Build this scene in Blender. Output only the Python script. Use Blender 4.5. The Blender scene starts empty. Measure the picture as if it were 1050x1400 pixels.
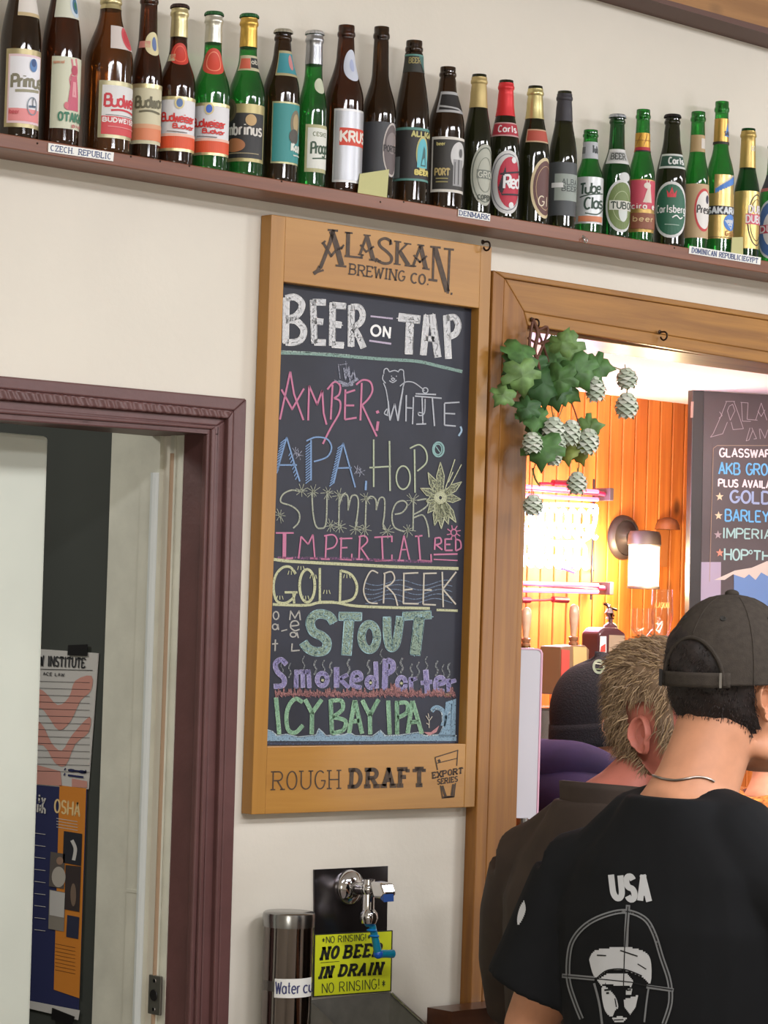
import bpy, bmesh, math, random
from mathutils import Vector, Matrix
from mathutils.bvhtree import BVHTree
random.seed(7)
scn = bpy.context.scene
COL = scn.collection
R = math.radians

# ------------------------------------------------------------------ camera
F = 3800.0
YAW, PITCH, ROLL = R(43.6), R(2.22), R(1.7535)
CAM = Vector((0, -3.3, 1.7))
cy_, sy_, cp_, sp_, cr_, sr_ = math.cos(YAW), math.sin(YAW), math.cos(PITCH), math.sin(PITCH), math.cos(ROLL), math.sin(ROLL)
FWD = Vector((sy_*cp_, cy_*cp_, sp_)); r0 = Vector((cy_, -sy_, 0)); u0 = r0.cross(FWD)
RT = r0*cr_ + u0*sr_; UP = -r0*sr_ + u0*cr_
cd = bpy.data.cameras.new('camera'); cam = bpy.data.objects.new('camera', cd); COL.objects.link(cam)
cd.sensor_fit = 'VERTICAL'; cd.sensor_height = 36; cd.sensor_width = 27; cd.lens = F*36/1400
cd.clip_start = .05
cam.matrix_world = Matrix(((RT.x, UP.x, -FWD.x, CAM.x), (RT.y, UP.y, -FWD.y, CAM.y), (RT.z, UP.z, -FWD.z, CAM.z), (0, 0, 0, 1)))
scn.camera = cam

# ------------------------------------------------------------------ world, lamps, exposure
scn.view_settings.view_transform = 'Standard'; scn.view_settings.look = 'None'
scn.view_settings.gamma = 1; scn.view_settings.use_curve_mapping = False
scn.view_settings.exposure = 0.06
wd = bpy.data.worlds.new('world'); scn.world = wd; wd.use_nodes = True
wd.node_tree.nodes['Background'].inputs[0].default_value = (.80, .86, 1, 1)
wd.node_tree.nodes['Background'].inputs[1].default_value = .12
scn.cycles.transparent_max_bounces = 24
def area(name, loc, target, sx, sy, power, col=(1, 1, 1)):
    l = bpy.data.lights.new(name, 'AREA'); l.shape = 'RECTANGLE'; l.size = sx; l.size_y = sy; l.energy = power; l.color = col
    o = bpy.data.objects.new(name, l); COL.objects.link(o); o.location = loc
    o.rotation_euler = (Vector(target)-Vector(loc)).to_track_quat('-Z', 'Y').to_euler(); return o
def point(name, loc, power, col, rad=.03):
    l = bpy.data.lights.new(name, 'POINT'); l.energy = power; l.color = col; l.shadow_soft_size = rad
    o = bpy.data.objects.new(name, l); COL.objects.link(o); o.location = loc; return o
W_X = 2.77
# room fluorescents (1.2 m fixtures just under the ceiling)
for x, y, p in ((1.3, -2.3, 30), (3.1, -2.5, 30), (5.2, -2.0, 34), (2.2, -4.1, 36), (4.6, -4.3, 40)):
    area('ceiling_fluorescent', (x, y, 3.02), (x, y+.35, 2), 1.2, .16, p, (.96, .955, 1))
# added window-like light behind and left of the viewer, then daylight from right-side windows
area('window_like_light', (-1.6, -4.9, 1.45), (2.6, 0, 1.5), 1.5, 1.2, 54, (1, .96, .86))
area('window_like_light', (6.4, -3.2, 1.9), (3.4, 0, 1.8), .5, 1.3, 20, (.95, .97, 1))
# added unseen fill light that brightens the white lining of the passage
area('passage_fill', (W_X-.95, 1.0, 2.46), (W_X-.3, .7, 1.0), .5, .3, 11, (1, .98, .92))
# added strip lights, hidden behind the window head, brighten bar ceiling and back wall
area('bar_fill_light', (4.9, .22, 2.22), (5.2, 1.2, 2.35), 1.8, .08, 26, (1, .86, .92))
area('bar_fill_light', (4.7, .30, 2.20), (5.2, 1.75, 1.6), 1.6, .08, 14, (1, .80, .62))

# ------------------------------------------------------------------ helpers
def ray(px, py):
    return FWD + RT*((px-525)/F) - UP*((py-700)/F)
def W(px, py, Y=0.0):
    d = ray(px, py); return CAM + d*((Y-CAM.y)/d.y)
def PZ(px, py, Z):
    return CAM + ray(px, py)*Z
def onplane(px, py, p0, n):
    d = ray(px, py); return CAM + d*((p0-CAM).dot(n)/d.dot(n))
def proj(p):
    v = Vector(p)-CAM; z = v.dot(FWD); return (525+F*v.dot(RT)/z, 700-F*v.dot(UP)/z, z)
def Yat(x, z, px):
    a, b = -3.0, 6.0
    for _ in range(50):
        m = (a+b)/2
        if proj((x, m, z))[0] > px: a = m
        else: b = m
    return a
def lin(c):
    return tuple(((v/255)/12.92 if v/255 <= .04045 else ((v/255+.055)/1.055)**2.4) for v in c[:3])+(1,)
MC = {}
def mat(col, rough=.6, metal=0, spec=.5, noise=0, nscale=30, bump=0, bscale=200, emit=0, name=None, stretch=None, coat=0):
    key = (tuple(col), rough, metal, spec, noise, nscale, bump, bscale, emit, stretch, coat)
    if key in MC: return MC[key]
    m = bpy.data.materials.new(name or 'mat_%02x%02x%02x' % tuple(int(max(0, min(255, c))) for c in col[:3])); m.use_nodes = True
    nt = m.node_tree; b = nt.nodes['Principled BSDF']
    b.inputs['Base Color'].default_value = lin(col); b.inputs['Roughness'].default_value = rough
    b.inputs['Metallic'].default_value = metal; b.inputs['Specular IOR Level'].default_value = spec
    b.inputs['Coat Weight'].default_value = coat; b.inputs['Coat Roughness'].default_value = .12
    if emit:
        b.inputs['Emission Color'].default_value = lin(col); b.inputs['Emission Strength'].default_value = emit
    tc = nt.nodes.new('ShaderNodeTexCoord'); mp = nt.nodes.new('ShaderNodeMapping'); nt.links.new(tc.outputs['Object'], mp.inputs[0])
    if stretch: mp.inputs['Scale'].default_value = stretch
    if noise:
        n = nt.nodes.new('ShaderNodeTexNoise'); n.inputs['Scale'].default_value = nscale; n.inputs['Detail'].default_value = 6
        nt.links.new(mp.outputs[0], n.inputs['Vector'])
        r = nt.nodes.new('ShaderNodeValToRGB'); nt.links.new(n.outputs[0], r.inputs[0])
        r.color_ramp.elements[0].position = .3; r.color_ramp.elements[1].position = .7
        r.color_ramp.elements[0].color = lin([max(0, c*(1-noise)) for c in col]); r.color_ramp.elements[1].color = lin([min(255, c*(1+noise)) for c in col])
        nt.links.new(r.outputs[0], b.inputs['Base Color'])
    if bump:
        n = nt.nodes.new('ShaderNodeTexNoise'); n.inputs['Scale'].default_value = bscale; n.inputs['Detail'].default_value = 3
        nt.links.new(mp.outputs[0], n.inputs['Vector'])
        bp = nt.nodes.new('ShaderNodeBump'); bp.inputs['Strength'].default_value = bump; bp.inputs['Distance'].default_value = .004
        nt.links.new(n.outputs[0], bp.inputs['Height']); nt.links.new(bp.outputs[0], b.inputs['Normal'])
    MC[key] = m; return m
def wood(c0, c1, axis='z', rough=.4, scale=9, name='wood', coat=.2, knots=0):
    key = ('wood', tuple(c0), tuple(c1), axis, scale, rough, knots)
    if key in MC: return MC[key]
    m = bpy.data.materials.new(name); m.use_nodes = True; nt = m.node_tree; b = nt.nodes['Principled BSDF']
    b.inputs['Roughness'].default_value = rough; b.inputs['Coat Weight'].default_value = coat; b.inputs['Coat Roughness'].default_value = .2
    tc = nt.nodes.new('ShaderNodeTexCoord'); mp = nt.nodes.new('ShaderNodeMapping'); nt.links.new(tc.outputs['Object'], mp.inputs[0])
    s = [scale*3]*3; s['xyz'.index(axis)] = scale*.16; mp.inputs['Scale'].default_value = s
    n = nt.nodes.new('ShaderNodeTexNoise'); n.inputs['Scale'].default_value = 1.6; n.inputs['Detail'].default_value = 7; n.inputs['Roughness'].default_value = .62; n.inputs['Distortion'].default_value = .5
    nt.links.new(mp.outputs[0], n.inputs['Vector'])
    r = nt.nodes.new('ShaderNodeValToRGB'); r.color_ramp.elements[0].position = .32; r.color_ramp.elements[1].position = .68
    r.color_ramp.elements[0].color = lin(c0); r.color_ramp.elements[1].color = lin(c1); nt.links.new(n.outputs[0], r.inputs[0])
    out = r.outputs[0]
    if knots:
        mp2 = nt.nodes.new('ShaderNodeMapping'); nt.links.new(tc.outputs['Object'], mp2.inputs[0]); s2 = [9]*3; s2['xyz'.index(axis)] = 5; mp2.inputs['Scale'].default_value = s2
        v = nt.nodes.new('ShaderNodeTexVoronoi'); v.inputs['Scale'].default_value = .8; nt.links.new(mp2.outputs[0], v.inputs['Vector'])
        kr = nt.nodes.new('ShaderNodeValToRGB'); kr.color_ramp.elements[0].position = .05; kr.color_ramp.elements[1].position = .13
        kr.color_ramp.elements[0].color = (knots, knots, knots, 1); kr.color_ramp.elements[1].color = (0, 0, 0, 1); nt.links.new(v.outputs['Distance'], kr.inputs[0])
        mx = nt.nodes.new('ShaderNodeMixRGB'); nt.links.new(kr.outputs[0], mx.inputs[0]); nt.links.new(out, mx.inputs[1]); mx.inputs[2].default_value = lin([c*.38 for c in c0]); out = mx.outputs[0]
    nt.links.new(out, b.inputs['Base Color'])
    bp = nt.nodes.new('ShaderNodeBump'); bp.inputs['Strength'].default_value = .12; bp.inputs['Distance'].default_value = .002
    nt.links.new(n.outputs[0], bp.inputs['Height']); nt.links.new(bp.outputs[0], b.inputs['Normal'])
    MC[key] = m; return m
def chalk(col, cover=.55):
    key = ('chalk', tuple(col), cover)
    if key in MC: return MC[key]
    m = bpy.data.materials.new('chalk'); m.use_nodes = True; nt = m.node_tree; b = nt.nodes['Principled BSDF']
    b.inputs['Base Color'].default_value = lin(col); b.inputs['Roughness'].default_value = .95; b.inputs['Specular IOR Level'].default_value = .1
    tc = nt.nodes.new('ShaderNodeTexCoord'); n = nt.nodes.new('ShaderNodeTexNoise'); n.inputs['Scale'].default_value = 340; n.inputs['Detail'].default_value = 4
    nt.links.new(tc.outputs['Object'], n.inputs['Vector'])
    r = nt.nodes.new('ShaderNodeMapRange'); c = 1-cover; r.inputs[1].default_value = c-.12; r.inputs[2].default_value = c+.12; r.inputs[3].default_value = .12; r.inputs[4].default_value = .97
    nt.links.new(n.outputs[0], r.inputs[0]); nt.links.new(r.outputs[0], b.inputs['Alpha'])
    MC[key] = m; return m
def glass(tint, edge=.35, name='bottle_glass', gl=1.0):
    key = ('glass', tuple(tint), edge)
    if key in MC: return MC[key]
    m = bpy.data.materials.new(name); m.use_nodes = True; nt = m.node_tree; nt.nodes.remove(nt.nodes['Principled BSDF'])
    out = nt.nodes['Material Output']
    tr = nt.nodes.new('ShaderNodeBsdfTransparent'); gs = nt.nodes.new('ShaderNodeBsdfGlossy'); gs.inputs['Roughness'].default_value = .05
    lw = nt.nodes.new('ShaderNodeLayerWeight'); lw.inputs['Blend'].default_value = .5
    mx = nt.nodes.new('ShaderNodeMixRGB'); mx.inputs[1].default_value = tuple(tint)+(1,); mx.inputs[2].default_value = tuple(t*edge for t in tint)+(1,)
    nt.links.new(lw.outputs['Facing'], mx.inputs[0]); nt.links.new(mx.outputs[0], tr.inputs[0])
    pw_ = nt.nodes.new('ShaderNodeMath'); pw_.operation = 'POWER'; pw_.inputs[1].default_value = 4.0; nt.links.new(lw.outputs['Facing'], pw_.inputs[0])
    fr = nt.nodes.new('ShaderNodeMapRange'); fr.inputs[3].default_value = .045; fr.inputs[4].default_value = .9; nt.links.new(pw_.outputs[0], fr.inputs[0])
    df = nt.nodes.new('ShaderNodeBsdfDiffuse'); df.inputs[0].default_value = tuple(t*.5 for t in tint)+(1,)
    ms = nt.nodes.new('ShaderNodeMixShader'); ms0 = nt.nodes.new('ShaderNodeMixShader'); ms0.inputs[0].default_value = .12 if edge < .9 else 0
    nt.links.new(tr.outputs[0], ms0.inputs[1]); nt.links.new(df.outputs[0], ms0.inputs[2])
    nt.links.new(fr.outputs[0], ms.inputs[0]); nt.links.new(ms0.outputs[0], ms.inputs[1]); nt.links.new(gs.outputs[0], ms.inputs[2])
    nt.links.new(ms.outputs[0], out.inputs[0]); MC[key] = m; return m

class MB:
    def __init__(s): s.v = []; s.f = []; s.m = []; s.mats = []
    def mi(s, m):
        if m not in s.mats: s.mats.append(m)
        return s.mats.index(m)
    def add(s, vs, fs, m):
        b = len(s.v); s.v += [Vector(v) for v in vs]; k = s.mi(m)
        for f in fs: s.f.append([b+i for i in f]); s.m.append(k)
    def prism(s, pts, d, m):                       # polygon + extrusion vector
        n = len(pts); d = Vector(d); pts = [Vector(p) for p in pts]
        s.add(pts+[p+d for p in pts], [list(range(n)), list(range(2*n-1, n-1, -1))]+[[i, i+n, (i+1) % n+n, (i+1) % n] for i in range(n)], m)
    def box(s, a, b, m):
        x0, y0, z0 = a; x1, y1, z1 = b
        s.prism([(x0, y0, z0), (x1, y0, z0), (x1, y0, z1), (x0, y0, z1)], (0, y1-y0, 0), m)
    def tube(s, pts, rad, m, n=10, cap=True):
        pts = [Vector(p) for p in pts]; N = len(pts)
        if not isinstance(rad, (list, tuple)): rad = [rad]*N
        vs = []; prev = None
        for i, p in enumerate(pts):
            t = (pts[min(i+1, N-1)]-pts[max(i-1, 0)]).normalized()
            if prev is None:
                a = Vector((0, 0, 1)) if abs(t.z) < .9 else Vector((1, 0, 0)); x = t.cross(a).normalized()
            else:
                x = prev-t*prev.dot(t); x = x.normalized() if x.length > 1e-6 else t.orthogonal().normalized()
            prev = x; y = t.cross(x)
            for k in range(n):
                a = 2*math.pi*k/n; vs.append(p+(x*math.cos(a)+y*math.sin(a))*rad[i])
        fs = [[i*n+k, i*n+(k+1) % n, (i+1)*n+(k+1) % n, (i+1)*n+k] for i in range(N-1) for k in range(n)]
        if cap: fs += [list(range(n))[::-1], [(N-1)*n+k for k in range(n)]]
        s.add(vs, fs, m)
    def lathe(s, prof, c, m, n=32, axis=None, cap=(True, True)):   # prof: (r, h) along axis from c
        c = Vector(c); ax = Vector(axis or (0, 0, 1)).normalized(); x = ax.orthogonal().normalized() if axis else Vector((1, 0, 0)); y = ax.cross(x)
        vs = [c+ax*h+(x*math.cos(2*math.pi*k/n)+y*math.sin(2*math.pi*k/n))*r for r, h in prof for k in range(n)]; N = len(prof)
        fs = [[i*n+k, i*n+(k+1) % n, (i+1)*n+(k+1) % n, (i+1)*n+k] for i in range(N-1) for k in range(n)]
        if cap[0]: fs.append(list(range(n))[::-1])
        if cap[1]: fs.append([(N-1)*n+k for k in range(n)])
        s.add(vs, fs, m)
    def grid(s, fn, nu, nv, m, keep=None, wrapu=False):
        vs = [fn(i/nu, j/nv) for j in range(nv+1) for i in range(nu+1)]
        fs = [[j*(nu+1)+i, j*(nu+1)+i+1, (j+1)*(nu+1)+i+1, (j+1)*(nu+1)+i] for j in range(nv) for i in range(nu) if keep is None or keep((i+.5)/nu, (j+.5)/nv)]
        s.add(vs, fs, m)
    def ball(s, c, rx, ry, rz, m, nu=16, nv=10):
        c = Vector(c)
        s.grid(lambda u, v: c+Vector((rx*math.cos(2*math.pi*u)*math.sin(math.pi*v), ry*math.sin(2*math.pi*u)*math.sin(math.pi*v), -rz*math.cos(math.pi*v))), nu, nv, m)
    def build(s, name, parent=None, smooth=False, kind=None, bevel=0, weld=False):
        me = bpy.data.meshes.new(name); me.from_pydata(s.v, [], s.f)
        for m in s.mats: me.materials.append(m)
        for p, k in zip(me.polygons, s.m): p.material_index = k; p.use_smooth = smooth
        if smooth or weld:
            bm = bmesh.new(); bm.from_mesh(me); bmesh.ops.remove_doubles(bm, verts=bm.verts, dist=1e-5); bmesh.ops.recalc_face_normals(bm, faces=bm.faces); bm.to_mesh(me); bm.free()
            if smooth:
                try: me.set_sharp_from_angle(angle=R(42))
                except Exception: pass
        o = bpy.data.objects.new(name, me); COL.objects.link(o)
        if parent is not None:
            o.parent = parent
            if parent.type == 'EMPTY': o.matrix_parent_inverse = Matrix.Translation(-Vector(parent.location))
        if kind: o['kind'] = kind
        if bevel:
            b = o.modifiers.new('bevel', 'BEVEL'); b.width = bevel; b.segments = 2; b.limit_method = 'ANGLE'
        return o
def thing(name, label, cat, loc=(0, 0, 0), group=None, rz=0):
    o = bpy.data.objects.new(name, None); COL.objects.link(o); o.location = loc; o.rotation_euler = (0, 0, rz); o.empty_display_size = .05
    return tag(o, label, cat, group)
def tag(o, label, cat, group=None):
    o['label'] = label; o['category'] = cat
    if group: o['group'] = group
    return o
# ------------------------------------------------------------------ 2-D strokes and a stroke alphabet
def arc(cx, cy, rx, ry, a0, a1, n=12):
    return [(cx+rx*math.cos(R(a0+(a1-a0)*i/n)), cy+ry*math.sin(R(a0+(a1-a0)*i/n))) for i in range(n+1)]
def ring(cx, cy, rx, ry, n=24): return arc(cx, cy, rx, ry, 0, 360, n)
def smooth(pts, k=5):
    if len(pts) < 3: return list(pts)
    P = [pts[0]]+list(pts)+[pts[-1]]; out = []
    for i in range(1, len(P)-2):
        p0, p1, p2, p3 = P[i-1], P[i], P[i+1], P[i+2]
        for j in range(k):
            t = j/k; out.append(tuple(.5*((2*p1[a])+(-p0[a]+p2[a])*t+(2*p0[a]-5*p1[a]+4*p2[a]-p3[a])*t*t+(-p0[a]+3*p1[a]-3*p2[a]+p3[a])*t**3) for a in (0, 1)))
    out.append(tuple(pts[-1])); return out
def resample(pts, step):
    out = [pts[0]]
    for a, b in zip(pts, pts[1:]):
        L = math.hypot(b[0]-a[0], b[1]-a[1]); n = max(1, int(math.ceil(L/step)))
        out += [(a[0]+(b[0]-a[0])*i/n, a[1]+(b[1]-a[1])*i/n) for i in range(1, n+1)]
    return out
def ribbon(pts, w, step=None, ext=0):
    """2-D polyline -> list of quads; breaks at sharp corners"""
    pts = [tuple(p) for i, p in enumerate(pts) if i == 0 or math.hypot(p[0]-pts[i-1][0], p[1]-pts[i-1][1]) > 1e-9]
    if len(pts) < 2: return []
    runs = [[pts[0]]]
    for i in range(1, len(pts)):
        runs[-1].append(pts[i])
        if i < len(pts)-1:
            a = (pts[i][0]-pts[i-1][0], pts[i][1]-pts[i-1][1]); b = (pts[i+1][0]-pts[i][0], pts[i+1][1]-pts[i][1])
            if (a[0]*b[0]+a[1]*b[1])/(math.hypot(*a)*math.hypot(*b)+1e-12) < .72: runs.append([pts[i]])
    Q = []
    for k, r in enumerate(runs):
        r = list(r)
        e0 = ext if k == 0 else w*.42; e1 = ext if k == len(runs)-1 else w*.42
        d = (r[0][0]-r[1][0], r[0][1]-r[1][1]); L = math.hypot(*d); r[0] = (r[0][0]+d[0]/L*e0, r[0][1]+d[1]/L*e0)
        d = (r[-1][0]-r[-2][0], r[-1][1]-r[-2][1]); L = math.hypot(*d); r[-1] = (r[-1][0]+d[0]/L*e1, r[-1][1]+d[1]/L*e1)
        if step: r = resample(r, step)
        Lf, Rt = [], []
        for i, p in enumerate(r):
            a = r[max(i-1, 0)]; b = r[min(i+1, len(r)-1)]; d = (b[0]-a[0], b[1]-a[1]); L = math.hypot(*d) or 1
            nx, ny = -d[1]/L*w/2, d[0]/L*w/2
            Lf.append((p[0]+nx, p[1]+ny)); Rt.append((p[0]-nx, p[1]-ny))
        Q += [[Lf[i], Lf[i+1], Rt[i+1], Rt[i]] for i in range(len(r)-1)]
    return Q
G = {
 'A': [[(0, 0), (.5, 1), (1, 0)], [(.2, .35), (.8, .35)]],
 'B': [[(0, 0), (0, 1)], [(0, 1), (.5, 1)]+arc(.5, .76, .4, .24, 90, -90)+[(0, .52)], [(0, .52), (.55, .52)]+arc(.55, .26, .45, .26, 90, -90)+[(0, 0)]],
 'C': [arc(.52, .5, .52, .5, 48, 312, 18)], 'D': [[(0, 0), (0, 1)], [(0, 1), (.4, 1)]+arc(.4, .5, .6, .5, 90, -90, 14)+[(0, 0)]],
 'E': [[(0, 0), (0, 1)], [(0, 1), (1, 1)], [(0, .52), (.8, .52)], [(0, 0), (1, 0)]], 'F': [[(0, 0), (0, 1)], [(0, 1), (1, 1)], [(0, .52), (.8, .52)]],
 'G': [arc(.52, .5, .52, .5, 48, 350, 18)+[(1, .45), (.6, .45)]], 'H': [[(0, 0), (0, 1)], [(1, 0), (1, 1)], [(0, .5), (1, .5)]],
 'I': [[(.5, 0), (.5, 1)]], 'J': [[(.8, 1), (.8, .3)]+arc(.45, .3, .35, .3, 0, -170)], 'K': [[(0, 0), (0, 1)], [(1, 1), (.05, .42)], [(.3, .58), (1, 0)]],
 'L': [[(0, 1), (0, 0)], [(0, 0), (1, 0)]], 'M': [[(0, 0), (0, 1)], [(0, 1), (.5, .2), (1, 1)], [(1, 1), (1, 0)]], 'N': [[(0, 0), (0, 1)], [(0, 1), (1, 0)], [(1, 0), (1, 1)]],
 'O': [ring(.5, .5, .5, .5)], 'P': [[(0, 0), (0, 1)], [(0, 1), (.55, 1)]+arc(.55, .74, .45, .26, 90, -90)+[(0, .48)]],
 'Q': [ring(.5, .5, .5, .5), [(.6, .3), (1, -.05)]], 'R': [[(0, 0), (0, 1)], [(0, 1), (.55, 1)]+arc(.55, .75, .42, .25, 90, -90)+[(0, .5)], [(.45, .5), (1, 0)]],
 'S': [arc(.5, .75, .46, .25, 25, 270)+arc(.5, .25, .48, .25, 90, -155)], 'T': [[(0, 1), (1, 1)], [(.5, 1), (.5, 0)]],
 'U': [[(0, 1), (0, .35)]+arc(.5, .35, .5, .35, 180, 360)+[(1, .35), (1, 1)]], 'V': [[(0, 1), (.5, 0), (1, 1)]], 'W': [[(0, 1), (.25, 0), (.5, .85), (.75, 0), (1, 1)]],
 'X': [[(0, 1), (1, 0)], [(1, 1), (0, 0)]], 'Y': [[(0, 1), (.5, .48)], [(1, 1), (.5, .48)], [(.5, .48), (.5, 0)]], 'Z': [[(0, 1), (1, 1), (0, 0), (1, 0)]],
 'a': [ring(.45, .32, .45, .32, 16), [(.92, .64), (.92, 0)]], 'b': [[(0, 0), (0, 1)], ring(.48, .32, .46, .32, 16)], 'c': [arc(.5, .32, .5, .32, 45, 315)],
 'd': [ring(.45, .32, .45, .32, 16), [(.92, 1), (.92, 0)]], 'e': [[(.02, .34), (.95, .34)], arc(.5, .32, .48, .32, 5, 315)], 'g': [ring(.45, .32, .45, .32, 16), [(.92, .64), (.92, -.15)]+arc(.5, -.15, .42, .18, 0, -160)],
 'i': [[(.5, 0), (.5, .64)], [(.5, .84), (.5, .92)]], 'k': [[(0, 0), (0, 1)], [(.9, .64), (.05, .25)], [(.3, .38), (1, 0)]], 'l': [[(.5, 0), (.5, 1)]],
 'm': [[(0, 0), (0, .64)], [(0, .4)]+arc(.25, .44, .25, .2, 160, 0, 6)+[(.5, 0)], [(.5, .4)]+arc(.75, .44, .25, .2, 160, 0, 6)+[(1, 0)]],
 'n': [[(0, 0), (0, .64)], [(0, .36)]+arc(.48, .4, .48, .24, 165, 0, 8)+[(.96, 0)]], 'o': [ring(.5, .32, .5, .32, 16)], 'p': [[(0, -.3), (0, .64)], ring(.48, .32, .46, .32, 16)],
 'r': [[(.1, 0), (.1, .64)], [(.1, .36)]+arc(.6, .36, .5, .26, 165, 60, 6)], 's': [arc(.5, .48, .42, .16, 25, 270, 8)+arc(.5, .16, .46, .16, 90, -155, 8)],
 't': [[(.45, .95), (.45, .1), (.85, .02)], [(.05, .64), (.9, .64)]], 'u': [[(0, .64), (0, .25)]+arc(.47, .25, .47, .25, 180, 350, 8), [(.94, .64), (.94, 0)]],
 'v': [[(0, .64), (.5, 0), (1, .64)]], 'w': [[(0, .64), (.25, 0), (.5, .55), (.75, 0), (1, .64)]], 'y': [[(0, .64), (.5, .05)], [(1, .64), (.2, -.3)]], 'z': [[(0, .64), (1, .64), (0, 0), (1, 0)]],
 'h': [[(0, 0), (0, 1)], [(0, .36)]+arc(.48, .4, .48, .24, 165, 0, 8)+[(.96, 0)]],
 '.': [[(.4, 0), (.4, .1)]], '!': [[(.5, 1), (.5, .3)], [(.5, .1), (.5, 0)]], '*': [[(.5, .2), (.5, .8)], [(.2, .35), (.8, .65)], [(.2, .65), (.8, .35)]], '|': [[(.5, -.15), (.5, 1.1)]],
 "'": [[(.5, 1), (.5, .75)]], '-': [[(.1, .35), (.9, .35)]], '&': [ring(.5, .5, .4, .5)], '1': [[(.2, .8), (.5, 1), (.5, 0)]], '8': [ring(.5, .75, .4, .25, 12), ring(.5, .25, .48, .25, 12)],
}
WID = {'I': .35, 'i': .35, 'l': .35, '.': .3, '!': .3, "'": .25, '|': .4, 'M': 1.2, 'W': 1.3, 'm': 1.35, 'w': 1.2, ' ': .55, 't': .65, 'r': .7, 'E': .85, 'L': .8, 'F': .8, 'S': .85, 'J': .75}
def text2d(s, slab=0, slant=0, gap=.42):
    """strokes in a box 0..1 x 0..1 (u along, v up)"""
    out = []; x = 0
    for ch in s:
        w = WID.get(ch, 1)
        st = [list(p) for p in G.get(ch, [])]
        if slab and ch.isalpha() and ch not in 'OCGSaeocs':
            ex = []
            for p in st:
                for a, b in ((p[0], p[1]), (p[-1], p[-2])):
                    if abs(a[1]-b[1]) > .25 and (abs(a[1]) < .02 or abs(a[1]-1) < .02): ex.append([(a[0]-slab/w, a[1]), (a[0]+slab/w, a[1])])
                    if abs(a[1]-b[1]) < .02 and a[0] in (0, 1) and ch in 'EFLTZ' and (a[0] == 1 or ch in 'TZ'):
                        s_ = -1 if a[1] > .9 else 1
                        ex.append([(a[0], a[1]), (a[0], a[1]+s_*.2)])
            st += ex
        for p in st: out.append([(x+q[0]*w+slant*q[1], q[1]) for q in p])
        x += w+gap
    tot = x-gap
    return [[(q[0]/tot, q[1]) for q in p] for p in out]
def bil(q, u, v):                                  # q = TL, TR, BR, BL ; v up
    tl, tr, br, bl = q
    t = (tl[0]+(tr[0]-tl[0])*u, tl[1]+(tr[1]-tl[1])*u); b = (bl[0]+(br[0]-bl[0])*u, bl[1]+(br[1]-bl[1])*u)
    return (b[0]+(t[0]-b[0])*v, b[1]+(t[1]-b[1])*v)
class Ink:
    """strokes given where the photo shows them, carried on to a real surface fn(px,py)->Vector"""
    def __init__(s, surf, org=(0, 0, 1), step=None): s.mb = MB(); s.surf = surf; s.o = org; s.step = step
    def T(s, p): return (s.o[0]+p[0]*s.o[2], s.o[1]+p[1]*s.o[2])
    def quads(s, Q, m):
        for q in Q:
            vs = [s.surf(*p) for p in q]
            if all(v is not None for v in vs): s.mb.add(vs, [[0, 1, 2, 3]], m)
    def st(s, pts, w, m, sm=False):
        pts = [s.T(p) for p in pts]
        if sm: pts = smooth(pts)
        s.quads(ribbon(pts, w*s.o[2], s.step), m)
    def fat(s, pts, w, m, mo, sm=False, ow=4):
        s.st(pts, w, m, sm); P = [s.T(p) for p in pts]
        if sm: P = smooth(P)
        P = resample(P, 6*s.o[2]); k = w*s.o[2]/2*.94; L, Rr = [], []
        for i, p in enumerate(P):
            a = P[max(0, i-1)]; b = P[min(len(P)-1, i+1)]; d = (b[0]-a[0], b[1]-a[1]); l = math.hypot(*d) or 1
            L.append((p[0]-d[1]/l*k, p[1]+d[0]/l*k)); Rr.append((p[0]+d[1]/l*k, p[1]-d[0]/l*k))
        s.quads(ribbon(L+Rr[::-1]+[L[0]], ow*s.o[2], s.step), mo)
        C = [(p[0]+random.uniform(-1, 1)*k*.6, p[1]+random.uniform(-1, 1)*k*.6) for p in resample(P, 9*s.o[2])]
        if len(C) > 2: s.quads(ribbon(C, ow*.7*s.o[2]), mo)
    def text(s, t, q, w, m, slab=0, slant=0, gap=.42):
        Q = [s.T(p) for p in q]
        for p in text2d(t, slab, slant, gap):
            P = [bil(Q, *a) for a in p]; s.quads(ribbon(P, w*s.o[2], s.step), m)
    def poly(s, pts, m):
        vs = [s.surf(*s.T(p)) for p in pts]
        if all(v is not None for v in vs): s.mb.add(vs, [list(range(len(vs)))], m)
    def build(s, name, parent, label=None):
        o = s.mb.build(name, parent)
        if label: o['label'] = label
        return o

# ------------------------------------------------------------------ materials
M_wall = mat((218, 212, 198), .75, noise=.02, nscale=3, bump=.15, bscale=60, name='cream_wall_paint')
M_ceil = mat((220, 216, 208), .8, name='ceiling_paint')
M_floor = mat((92, 80, 70), .5, noise=.15, nscale=6, name='floor_boards')
M_maroon = mat((96, 64, 62), .42, noise=.05, nscale=18, bump=.12, bscale=90, name='maroon_gloss_paint')
M_maroon_rope = None
M_oldwhite = mat((212, 210, 194), .55, noise=.04, nscale=14, bump=.1, bscale=70, name='aged_white_paint')
M_leaf = mat((202, 206, 192), .55, noise=.02, nscale=5, name='white_door_paint')
M_dark = mat((56, 59, 53), .75, noise=.05, nscale=5, name='grey_green_paint')
M_shelf = wood((104, 58, 36), (132, 78, 48), 'x', .45, 7, 'red_brown_shelf_wood')
M_case = wood((126, 78, 24), (162, 108, 38), 'z', .55, 9, 'golden_fir')
M_caseh = wood((132, 86, 28), (170, 118, 46), 'x', .55, 9, 'golden_fir')
M_board = wood((164, 114, 46), (182, 132, 58), 'x', .45, 5, 'maple_frame')
M_boardv = wood((156, 108, 42), (176, 126, 54), 'z', .45, 5, 'maple_frame')
M_plank = wood((176, 92, 32), (214, 128, 52), 'z', .6, 6, 'knotty_pine', 0, .75)
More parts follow.
